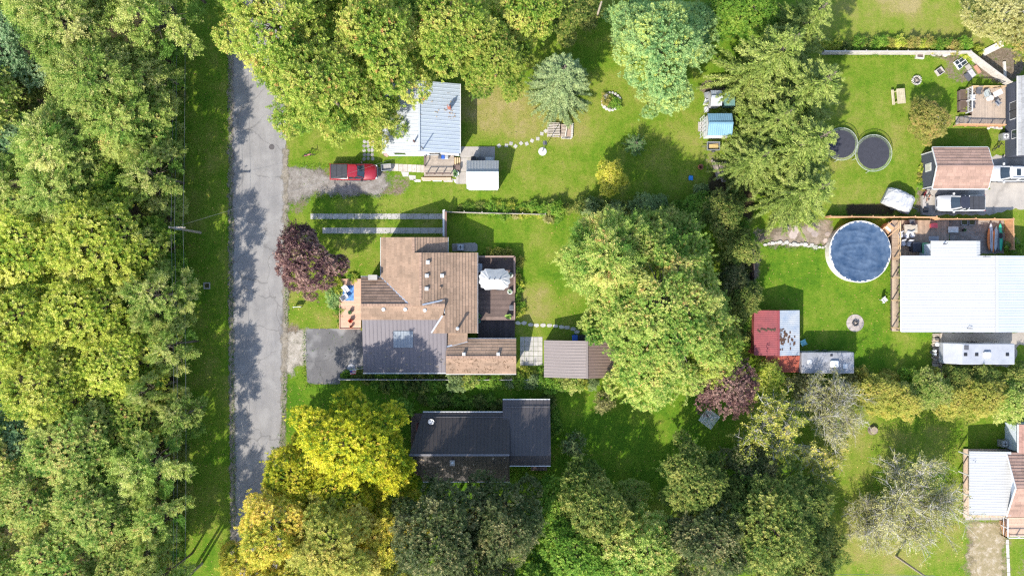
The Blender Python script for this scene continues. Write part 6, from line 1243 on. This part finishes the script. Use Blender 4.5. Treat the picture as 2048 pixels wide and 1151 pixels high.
PB['A'] = broadleaf(11, R=6.5, zb=3.5, zt=15, nl=34, nt=5600, lp=9, leaf=.22, tl=.36, spray=60); PB['B'] = broadleaf(23, R=6.5, zb=3.5, zt=15, nl=28, nt=5600, lp=9, leaf=.22, tl=.36, lobe=(.22,.36), spray=60); PB['C'] = broadleaf(37, R=6.5, zb=3.5, zt=15, nl=40, nt=5900, lp=9, leaf=.22, tl=.36, lobe=(.17,.3), spray=90)
PB['F'] = broadleaf(51, R=5.5, zb=5, zt=17, nl=36, lobe=(.16,.3), nt=2700, lp=14, leaf=.21, tl=.95, spray=140, outw=.75, upw=.55, gaps=.5)       # feathery woodland tree
PB['G'] = broadleaf(57, R=5.5, zb=5, zt=17, nl=30, lobe=(.18,.33), nt=2700, lp=14, leaf=.21, tl=.95, spray=140, outw=.75, upw=.55, gaps=.5)
PB['E'] = broadleaf(61, R=5.0, zb=5, zt=14.5, nl=24, lobe=(.14,.24), nt=900, lp=13, leaf=.22, tl=.95, spray=90, outw=.75, upw=.55, gaps=1.1)       # thin tree at the wood's edge
PB['K'] = broadleaf(71, R=10.5, zb=3, zt=15.5, nl=70, lobe=(.12,.21), nt=14000, lp=9, leaf=.22, tl=.36, spray=240, ecc=.1)
PB['S'] = broadleaf(83, R=4., zb=1.2, zt=8., nl=22, nt=2900, lp=8, leaf=.19, tl=.32, spray=40, lobe=(.22,.36))             # small dense tree
PB['M'] = broadleaf(87, R=4.6, zb=1.6, zt=8.5, nl=26, nt=3600, lp=8, leaf=.2, tl=.34, spray=40, lobe=(.2,.34), ecc=.04)
PB['T'] = broadleaf(91, R=6., zb=2., zt=11., nl=24, nt=2400, lp=9, leaf=.23, tl=.42, spray=80, gaps=.8, lobe=(.18,.32), deep=.5)   # thin crown
PB['H'] = broadleaf(95, R=1.5, zb=.25, zt=2.2, nl=12, nt=300, lp=7, leaf=.2, tl=.32, spray=14, lobe=(.28,.45))             # shrub
PB['I'] = broadleaf(99, R=1.2, zb=.1, zt=1.2, nl=9, nt=150, lp=7, leaf=.2, tl=.3, spray=14, lobe=(.28,.45))               # low weed clump
PB['X'] = sparse_tree(101, R=6.2, leafp=.62, nlimb=10, nsub=8, mul=3); PB['Y'] = sparse_tree(105, R=6., zt=6.5, leafp=.45, nlimb=14, nsub=12, ntw=10, lp=6, leaf=.18, tl=.45, mul=3)
PB['Z'] = sparse_tree(109, R=2.6, zb=.5, zt=3.2, nlimb=9, nsub=7, ntw=6, twl=.7, leafp=.7, lp=6, leaf=.17, tl=.3, mul=3)
PB['P'] = conifer(121, R=5.2, Ht=14, wh=20, nb=9, droop=.32, upt=.26, shoot=.85, dens=2.4, power=.72, jag=.16, ang=.6)
PB['Q'] = conifer(123, R=4.3, Ht=12.5, wh=26, nb=12, droop=.12, upt=.1, shoot=.6, dens=2.4, power=.5, jag=.06, aspect=.28)
PB['q'] = conifer(127, R=1.35, Ht=2.6, z0=.2, wh=9, nb=9, droop=.05, upt=.4, shoot=.42, dens=2.2, power=.6)
BASE_R = {'A':6.5,'B':6.5,'C':6.5,'F':5.5,'G':5.5,'E':5.0,'K':10.5,'S':4,'M':4.6,'T':6,'H':1.5,'I':1.2,'X':6.2,'Y':6,'Z':2.6,'P':5.2,'Q':4.3,'q':1.35}
MID_Z = {'A':8.,'B':8.,'C':8.,'F':10.,'G':10.,'E':10.,'K':8.5,'S':4,'M':4.5,'T':6,'H':1.0,'I':.5,'X':4.2,'Y':3.6,'Z':1.6,'P':2.5,'Q':2.5,'q':.5}
trng = random.Random(17)
def tree(name, label, px, py, rpx, shape, leaf, hs=1.0, group=None, cat='tree', bk=None, stem=None, rot=None):
    """crown centre and radius as they show in the photo; the trunk stands where the sight line meets the crown's middle height"""
    s = 1.0
    for _ in range(3):
        z = MID_Z[shape]*s*hs; s = rpx/S*(H-z)/H/BASE_R[shape]
    z = MID_Z[shape]*s*hs; c0 = W(px, py, z); cm, tm = PB[shape]
    t = thing(name, label, cat, (c0.x, c0.y, 0), 0, group); t.rotation_euler = (0,0,trng.uniform(0,6.28) if rot is None else rot); t.scale = (s*trng.uniform(.95,1.05), s*trng.uniform(.95,1.05), s*hs)
    link_mesh('trunk' if cat == 'tree' else 'stems', tm, bk or bark, t); link_mesh('crown' if cat == 'tree' else 'foliage', cm, LM[leaf], t)
    return t
# ---- wood west of the road
WG = 'trees of the wood beside the road'
wl = {'wood': 'tall feathery olive green tree in the wood beside the road', 'teal': 'blue green tree standing at the back of the roadside wood', 'lime': 'tall lime yellow leaved tree in the middle of the roadside wood', 'green': 'fresh green understorey tree near the edge of the wood', 'fade': 'tall pale yellowing tree in the lower part of the roadside wood', 'dark': 'dark shaded tree showing in a gap of the roadside wood', 'maple': 'green maple in the roadside wood beside the verge'}
for x, y, r, sh, lf, hs in [(20,70,95,'B','teal',.85),(150,50,110,'F','wood',.85),(305,35,95,'E','wood',1.05),(215,165,105,'G','wood',.85),(60,180,70,'B','dark',.6),(300,135,68,'E','wood',1.0),(20,285,75,'B','teal',.8),(130,290,95,'F','wood',.85),(255,245,90,'G','fade',.85),(300,345,72,'E','wood',1.0),(240,370,62,'F','green',.85),(130,385,90,'G','wood',.8),(20,380,75,'F','wood',.8),(215,330,60,'F','wood',.8),
   (215,480,125,'C','lime',.85),(80,500,115,'B','lime',.85),(55,640,120,'A','lime',.85),(180,620,115,'C','lime',.85),(310,590,78,'E','wood',.95),(345,540,42,'E','green',.7),(340,690,62,'E','wood',1.0),(245,720,105,'C','lime',.8),(110,760,115,'A','lime',.85),(360,830,55,'E','wood',1.05),(270,830,90,'B','maple',.75),(160,880,115,'A','fade',.8),(30,860,80,'B','teal',.8),(290,930,78,'E','wood',.95),(70,990,95,'A','fade',.85),(205,1010,110,'C','fade',.8),(310,1040,65,'E','fade',1.0),(130,1110,100,'B','fade',.85),(260,1130,90,'C','fade',.8),(10,1130,90,'A','wood',.8),(240,900,70,'F','green',.7),(330,420,45,'E','wood',.9),
   (330,275,30,'F','green',.6),(345,470,28,'F','green',.6),(350,990,30,'S','dark',.9),(350,900,28,'S','dark',.9),(340,330,26,'S','dark',.9),(30,470,60,'B','dark',.7),(-60,200,110,'B','wood',.9),(-60,560,110,'A','lime',.9),(-60,900,110,'A','fade',.9),(60,-60,110,'F','wood',.9),(220,-60,100,'G','wood',.9),(340,-60,80,'E','wood',1.0),(120,1230,110,'A','fade',.9),(300,1220,90,'E','wood',1.0),(330,1150,60,'E','wood',1.0),(290,300,40,'E','wood',1.7),(300,480,38,'E','wood',1.8),(300,640,40,'E','wood',1.7),(290,780,40,'E','wood',1.75),(285,960,40,'E','wood',1.7),(300,1100,40,'E','fade',1.7)]:  # the last tall thin trees are added to throw dapples across the road
    lb_ = ('thin crowned ' + wl[lf].replace('tall ', '') if sh == 'E' else wl[lf]); tree('woodland_tree', lb_, x, y, r, sh, lf, hs, WG + ' ' + lf + (' thin' if sh == 'E' else ''))
# ---- trees beyond the cottage
for x, y, r, sh, lf, hs, lb in [(560,60,125,'A','maple',1.05,'huge yellow green maple overhanging the road'),(645,175,125,'C','maple',1.0,'yellow green maple with orange flecks spreading over red pickup yard'),(770,90,115,'B','maple',1.1,'yellow green maple crown directly behind the cottage roof'),(745,225,70,'S','maple',1.25,'smaller maple bough mass touching the cottage west roof'),(900,60,105,'A','maple',1.05,'olive yellow maple between cottage and blue spruce'),(990,120,85,'C','maple',.95,'rounded yellow green tree beside the blue spruce'),(1050,25,80,'B','maple',.95,'yellow green tree at the back of cottage lawn'),(680,-40,110,'C','maple',1.0,'maple behind the cottage trees')]:
    tree('maple_tree', lb, x, y, r, sh, lf, hs)
tree('blue_spruce', 'silvery blue green spruce on the cottage lawn above log pile', 1117, 183, 70, 'Q', 'spruce', 1.0)
for x, y, r, sh, hs, lb in [(1322,105,108,'B',1.0,'large pale green tree with yellow patches on the cottage lawn'),(1275,50,60,'C',.9,'pale green tree behind the large pale tree'),(1385,55,62,'A',.9,'pale green tree beside the tall spruces'),(1330,190,50,'S',1.3,'low pale green bough mass above the small pine')]:
    tree('pale_tree', lb, x, y, r, sh, 'pale', hs)
tree('back_tree', 'fresh green tree behind the tall spruces', 1490, 25, 72, 'C', 'green', 1.0)
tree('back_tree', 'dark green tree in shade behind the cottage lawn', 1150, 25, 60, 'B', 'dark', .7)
for x, y, r, hs, lb in [(1505,150,98,1.05,'tall olive spruce nearest to the pale tree'),(1575,78,80,1.0,'olive spruce at the end of whitewashed fence'),(1565,215,100,1.05,'tall olive spruce behind the blue shed'),(1562,312,98,1.0,'tall olive spruce overhanging smaller trampoline'),(1575,395,88,.95,'olive spruce above the garden soil beside pool'),(1490,330,66,.9,'dark olive spruce beside the lumber pile'),(1520,260,80,.9,'olive spruce in the middle of the spruce row')]:
    tree('spruce_tree', lb, x, y, r, 'P', 'pine', hs)
# ---- centre
tree('giant_maple', 'giant spreading maple with green and yellow leaves behind the clay shed', 1322, 612, 174, 'K', 'fade', 1.0, rot=2.0)
for x, y, r, sh, lf, hs, lb in [(1208,512,96,'F','fade',.85,'feathery green maple on the house side of the giant maple'),(1325,472,72,'C','fade',.8,'green maple on the hedge side of the giant maple'),(1300,735,88,'A','fade',.85,'bright yellow green maple above the shady lower lawn'),(1420,700,70,'S','maple',1.2,'orange tinged maple beside the purple bush')]:
    tree('maple_tree', lb, x, y, r, sh, lf, hs)
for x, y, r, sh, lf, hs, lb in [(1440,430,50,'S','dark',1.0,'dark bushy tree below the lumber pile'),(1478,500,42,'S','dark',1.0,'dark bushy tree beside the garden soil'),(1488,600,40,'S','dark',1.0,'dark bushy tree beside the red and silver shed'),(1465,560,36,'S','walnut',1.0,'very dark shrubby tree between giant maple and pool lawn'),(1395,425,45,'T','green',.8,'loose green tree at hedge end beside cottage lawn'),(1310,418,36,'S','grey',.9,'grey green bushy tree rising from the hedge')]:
    tree('bushy_tree', lb, x, y, r, sh, lf, hs)
tree('purple_maple', 'dark purple leaved maple between road and brown house', 617, 520, 78, 'M', 'purple', 1.0, rot=1.2)
tree('purple_plum', 'thin purple brown tree beside the giant maple and clothes dryer', 1447, 762, 80, 'T', 'purple', .8)
tree('young_pine', 'small bright green young pine alone on the cottage lawn', 1268, 291, 23, 'q', 'smallpine', 1.0)
tree('golden_tree', 'small round golden leaved tree alone on the cottage lawn', 1221, 356, 37, 'S', 'bright', 1.1)
# ---- yellow maples and dark trees, bottom
for x, y, r, sh, lf, hs, lb in [(705,875,108,'C','yellow',1.0,'bright yellow maple beside the charcoal house'),(605,940,82,'A','yellow',.95,'yellow maple leaning over the road edge'),(775,925,68,'S','yellow',1.3,'olive yellow maple touching the charcoal house porch'),(690,970,90,'B','yellow',.9,'yellow maple in the middle of the golden group'),(560,1050,98,'B','gold',1.0,'golden tree beside the end of the road'),(680,1075,110,'A','hedge',1.0,'golden green tree below the bright yellow maple'),(775,1055,78,'S','gold',1.2,'deep golden tree beside the dark walnut'),(500,1125,66,'S','gold',1.3,'golden tree at the road verge'),(600,1160,90,'C','gold',1.0,'golden tree standing lowest beside the verge'),(740,1160,80,'C','hedge',.9,'golden green tree standing lowest beside the walnut')]:
    tree('yellow_maple', lb, x, y, r, sh, lf, hs)
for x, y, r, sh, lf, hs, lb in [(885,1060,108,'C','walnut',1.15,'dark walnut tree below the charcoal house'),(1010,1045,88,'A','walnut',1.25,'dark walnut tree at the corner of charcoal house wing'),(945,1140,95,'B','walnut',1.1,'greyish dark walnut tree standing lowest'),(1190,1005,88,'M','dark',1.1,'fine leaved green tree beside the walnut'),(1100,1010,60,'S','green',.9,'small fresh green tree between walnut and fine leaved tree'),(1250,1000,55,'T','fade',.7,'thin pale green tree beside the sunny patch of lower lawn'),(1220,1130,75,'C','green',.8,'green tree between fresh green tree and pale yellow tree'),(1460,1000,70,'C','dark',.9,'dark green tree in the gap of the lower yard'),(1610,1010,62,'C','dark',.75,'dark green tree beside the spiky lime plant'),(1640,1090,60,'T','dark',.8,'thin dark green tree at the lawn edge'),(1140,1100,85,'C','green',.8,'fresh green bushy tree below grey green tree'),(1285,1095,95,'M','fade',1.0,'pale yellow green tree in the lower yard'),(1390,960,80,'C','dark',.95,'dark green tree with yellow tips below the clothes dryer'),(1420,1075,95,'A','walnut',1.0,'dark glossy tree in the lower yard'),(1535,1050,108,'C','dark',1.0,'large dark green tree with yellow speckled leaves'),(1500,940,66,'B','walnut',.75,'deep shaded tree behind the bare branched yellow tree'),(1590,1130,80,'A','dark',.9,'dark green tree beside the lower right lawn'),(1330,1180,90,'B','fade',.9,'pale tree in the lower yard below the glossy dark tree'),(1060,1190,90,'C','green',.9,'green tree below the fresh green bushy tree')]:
    tree('yard_tree', lb, x, y, r, sh, lf, hs)
tree('bare_branch_tree', 'half bare tree with grey branches and yellow leaf clusters', 1555, 860, 112, 'X', 'hedge', 1.1, bk=bark_p)
tree('bare_branch_tree', 'thin beige twiggy tree beside the old trailer', 1665, 815, 95, 'Y', 'beige', 1.0, bk=bark_p)
tree('bare_branch_tree', 'wide low bare twiggy tree with whitish branches on the right lawn', 1832, 1008, 126, 'Y', 'beige', 1.1, bk=bark_p)
tree('bare_branch_tree', 'low pale twiggy tree beside the dark blue barbecue', 1745, 1045, 75, 'Y', 'beige', .8, bk=bark_p)
tree('bare_branch_tree', 'yellow leaved bare tree between twiggy trees', 1650, 920, 72, 'X', 'hedge', .8, bk=bark_p)
for x, y, r, lf, lb in [(1745,785,46,'hedge','yellow'),(1800,802,44,'hedge','yellow'),(1830,790,36,'wood','green'),(1862,778,44,'wood','green'),(1905,802,42,'hedge','yellow'),(1960,792,52,'hedge','yellow'),(2020,800,46,'wood','green'),(2060,780,40,'hedge','yellow'),(1690,775,38,'beige','pale'),(1915,755,34,'dark','dark'),(1965,752,36,'dark','dark'),(2030,752,34,'dark','dark'),(1600,768,40,'beige','pale'),(1535,750,36,'lime','olive')]:
    tree('hedge_tree', {'green': 'olive green hedge tree in the row below the camper trailer', 'yellow': 'yellow leaved hedge tree in the row below the camper trailer', 'pale': 'pale beige hedge tree below the old trailer', 'dark': 'dark green hedge tree close behind the camper trailer', 'olive': 'olive bushy tree over the red lean-to'}[lb], x, y, r, 'S' if lb != 'pale' else 'Z', lf, .85, 'hedge row trees ' + lb)
tree('rusty_tree', 'olive and rust leaved fruit tree beside wooden deck and raised bed', 1858, 240, 48, 'M', 'olive', .8)
for x, y, r, sh, lf, lb in [(2000,30,75,'T','beige','loose beige green tree beyond the whitewashed fence'),(2050,60,60,'T','olive','thin olive tree beyond the slate blue house')]: tree('corner_tree', lb, x, y, r, sh, lf, .9, bk=bark_p)
tree('grey_shrub', 'round grey green shrub beside the charcoal house wing', 1146, 890, 38, 'Z', 'grey', 1.0, cat='shrub'); tree('tan_shrub', 'tan twiggy shrub under the edge of the giant maple', 1207, 806, 29, 'Z', 'beige', 1.0, cat='shrub')
# ---- hedges, borders and weeds: each bush its own thing
ADJ = {'green':'fresh green','dark':'dark green','lime':'lime green','hedge':'yellow','beige':'beige','grey':'grey green','wood':'olive green','walnut':'very dark','pine':'olive needled','pale':'pale green','olive':'rusty olive'}
def bushes(spec, label, group, seed, name='shrub', cat='shrub'):
    r = random.Random(seed)
    for (x0, y0, x1, y1, n, rr, leafs, sh) in spec:
        for i in range(n):
            t = (i+.5)/n; lf = r.choice(leafs); tree(name, ADJ[lf]+' '+label, x0+(x1-x0)*t+r.uniform(-5,5), y0+(y1-y0)*t+r.uniform(-4,4), rr*r.uniform(.75,1.25), sh, lf, r.uniform(.7,1.1), group+' '+ADJ[lf], cat)
bushes([(915,413,1130,417,17,11,['green','dark','lime','green'],'I'),(1005,424,1130,434,8,11,['green','beige','lime','green'],'I'),(1060,416,1140,420,5,16,['green','dark'],'H'),(1150,412,1400,420,13,20,['grey','green','dark'],'H')], 'bush in the mixed hedge between cottage lawn and brown house lawn', 'mixed hedge bushes', 1)
bushes([(690,748,890,752,12,12,['green','dark'],'I'),(900,762,1190,768,18,18,['green','grey','lime','wood'],'H'),(1045,750,1090,752,4,13,['green','lime'],'I'),(750,770,900,768,10,15,['green','dark'],'I')], 'bush in the low hedge between brown house and charcoal house', 'low hedge bushes', 2)
bushes([(1036,520,1038,640,9,9,['hedge','lime','green'],'I'),(962,505,1025,505,5,10,['green','green','hedge'],'I')], 'small border plant around the back deck', 'back deck border plants', 3)
bushes([(676,560,668,605,6,13,['lime','pale','hedge'],'I'),(680,618,682,652,4,8,['green','olive'],'I'),(700,552,716,555,2,9,['lime','green'],'I')], 'leafy border plant beside the pinkish front deck', 'front deck border plants', 4)
bushes([(1650,92,1760,90,10,12,['green','dark','lime'],'I'),(1750,84,1930,92,15,15,['lime','hedge','green','olive'],'H'),(1925,96,1960,108,4,13,['green','lime'],'I')], 'bush growing behind the whitewashed board fence', 'bushes behind the whitewashed fence', 5)
bushes([(840,800,1000,806,12,15,['dark','green'],'I'),(1103,802,1112,860,5,14,['dark','green'],'I'),(790,815,815,815,2,16,['green'],'H')], 'shaded shrub beside the charcoal house', 'shrubs around the charcoal house', 6)
bushes([(1480,440,1500,690,13,18,['dark','green','walnut'],'H'),(1400,380,1450,440,7,17,['dark','grey','green'],'H'),(1455,300,1480,440,7,17,['dark','pine'],'H')], 'shrub in the shady thicket left of the pool lawn', 'shady thicket shrubs', 7)
bushes([(352,40,352,440,14,16,['dark','green','wood'],'H'),(352,500,352,1140,20,16,['dark','green','wood'],'H')], 'undergrowth shrub along the edge of the roadside wood', 'wood edge undergrowth', 8)
bushes([(1760,750,1880,752,6,15,['green','hedge'],'H'),(1680,745,1750,752,4,15,['green','hedge','dark'],'H')], 'shrub in front of the hedge row', 'shrubs along the hedge row', 9)
bushes([(1935,176,1930,225,4,8,['lime','hedge'],'I')], 'leafy plant growing in the raised garden bed', 'raised bed plants', 10, 'bed_plant', 'plant')
bushes([(2018,484,2034,500,3,13,['green','grey'],'H')], 'bush beside the kayak rack fence', 'bushes beside kayak fence', 11)
bushes([(1855,300,1846,372,6,7,['green','olive'],'I'),(1838,330,1840,380,4,7,['olive','lime'],'I')], 'small border plant along the slate blue garage wall', 'garage border plants', 12, 'border_plant', 'plant')
bushes([(1210,195,1240,205,5,10,['green','olive','hedge'],'I')], 'flowering plant in the stone ringed flower bed', 'flower bed plants', 13, 'flower_plant', 'plant')

# rough grass along fences, walls, beds and verges
def rough_grass():
    rng = np.random.default_rng(12); L_ = [(458,0,463,560,1500),(463,560,470,1050,1200),(573,420,573,650,500),(570,745,563,900,400),(895,428,1090,433,700),(682,760,1060,760,700),(1640,112,1926,113,700),(1650,433,1840,433,500),(621,426,886,426,400),(621,439,886,440,400),(650,468,886,469,350),(1500,500,1512,700,500),(1603,752,1710,752,300),(1783,520,1782,662,400),(612,770,680,770,200),(609,662,609,760,250),(933,380,998,380,250),(1087,757,1190,757,250),(600,330,760,336,400),(600,398,770,392,500),(1526,494,1655,496,400),(370,20,366,1140,2600),(1925,895,1925,1032,300),(820,965,1100,945,500),(1860,670,1860,755,200)]
    B = []; 
    for x0,y0,x1,y1,n in L_:
        t = rng.random(n); x = x0+(x1-x0)*t+rng.normal(0,2.6,n); y = y0+(y1-y0)*t+rng.normal(0,2.6,n); B.append(np.stack([(x-1024)/S,(575.5-y)/S,np.zeros(n)],1))
    n = 5000; x = rng.uniform(575,1900,n); y = rng.uniform(150,1120,n); B.append(np.stack([(x-1024)/S,(575.5-y)/S,np.zeros(n)],1))
    b = np.concatenate(B); n = len(b); d = rng.normal(0,.5,(n,3)); d[:,2] = np.abs(d[:,2])*.5+.45; nr = rng.normal(0,.5,(n,3))+np.array([0,0,.8]); me = leaf_mesh('rough_grass', b, d, nr, rng.uniform(.10,.26,n), rng.normal(.5,.18,n), .3)
    tag(link_mesh('rough_grass', me, LM['green']), 'longer rough grass along fences, walls and lawn edges', 'grass', kind='stuff')
rough_grass()
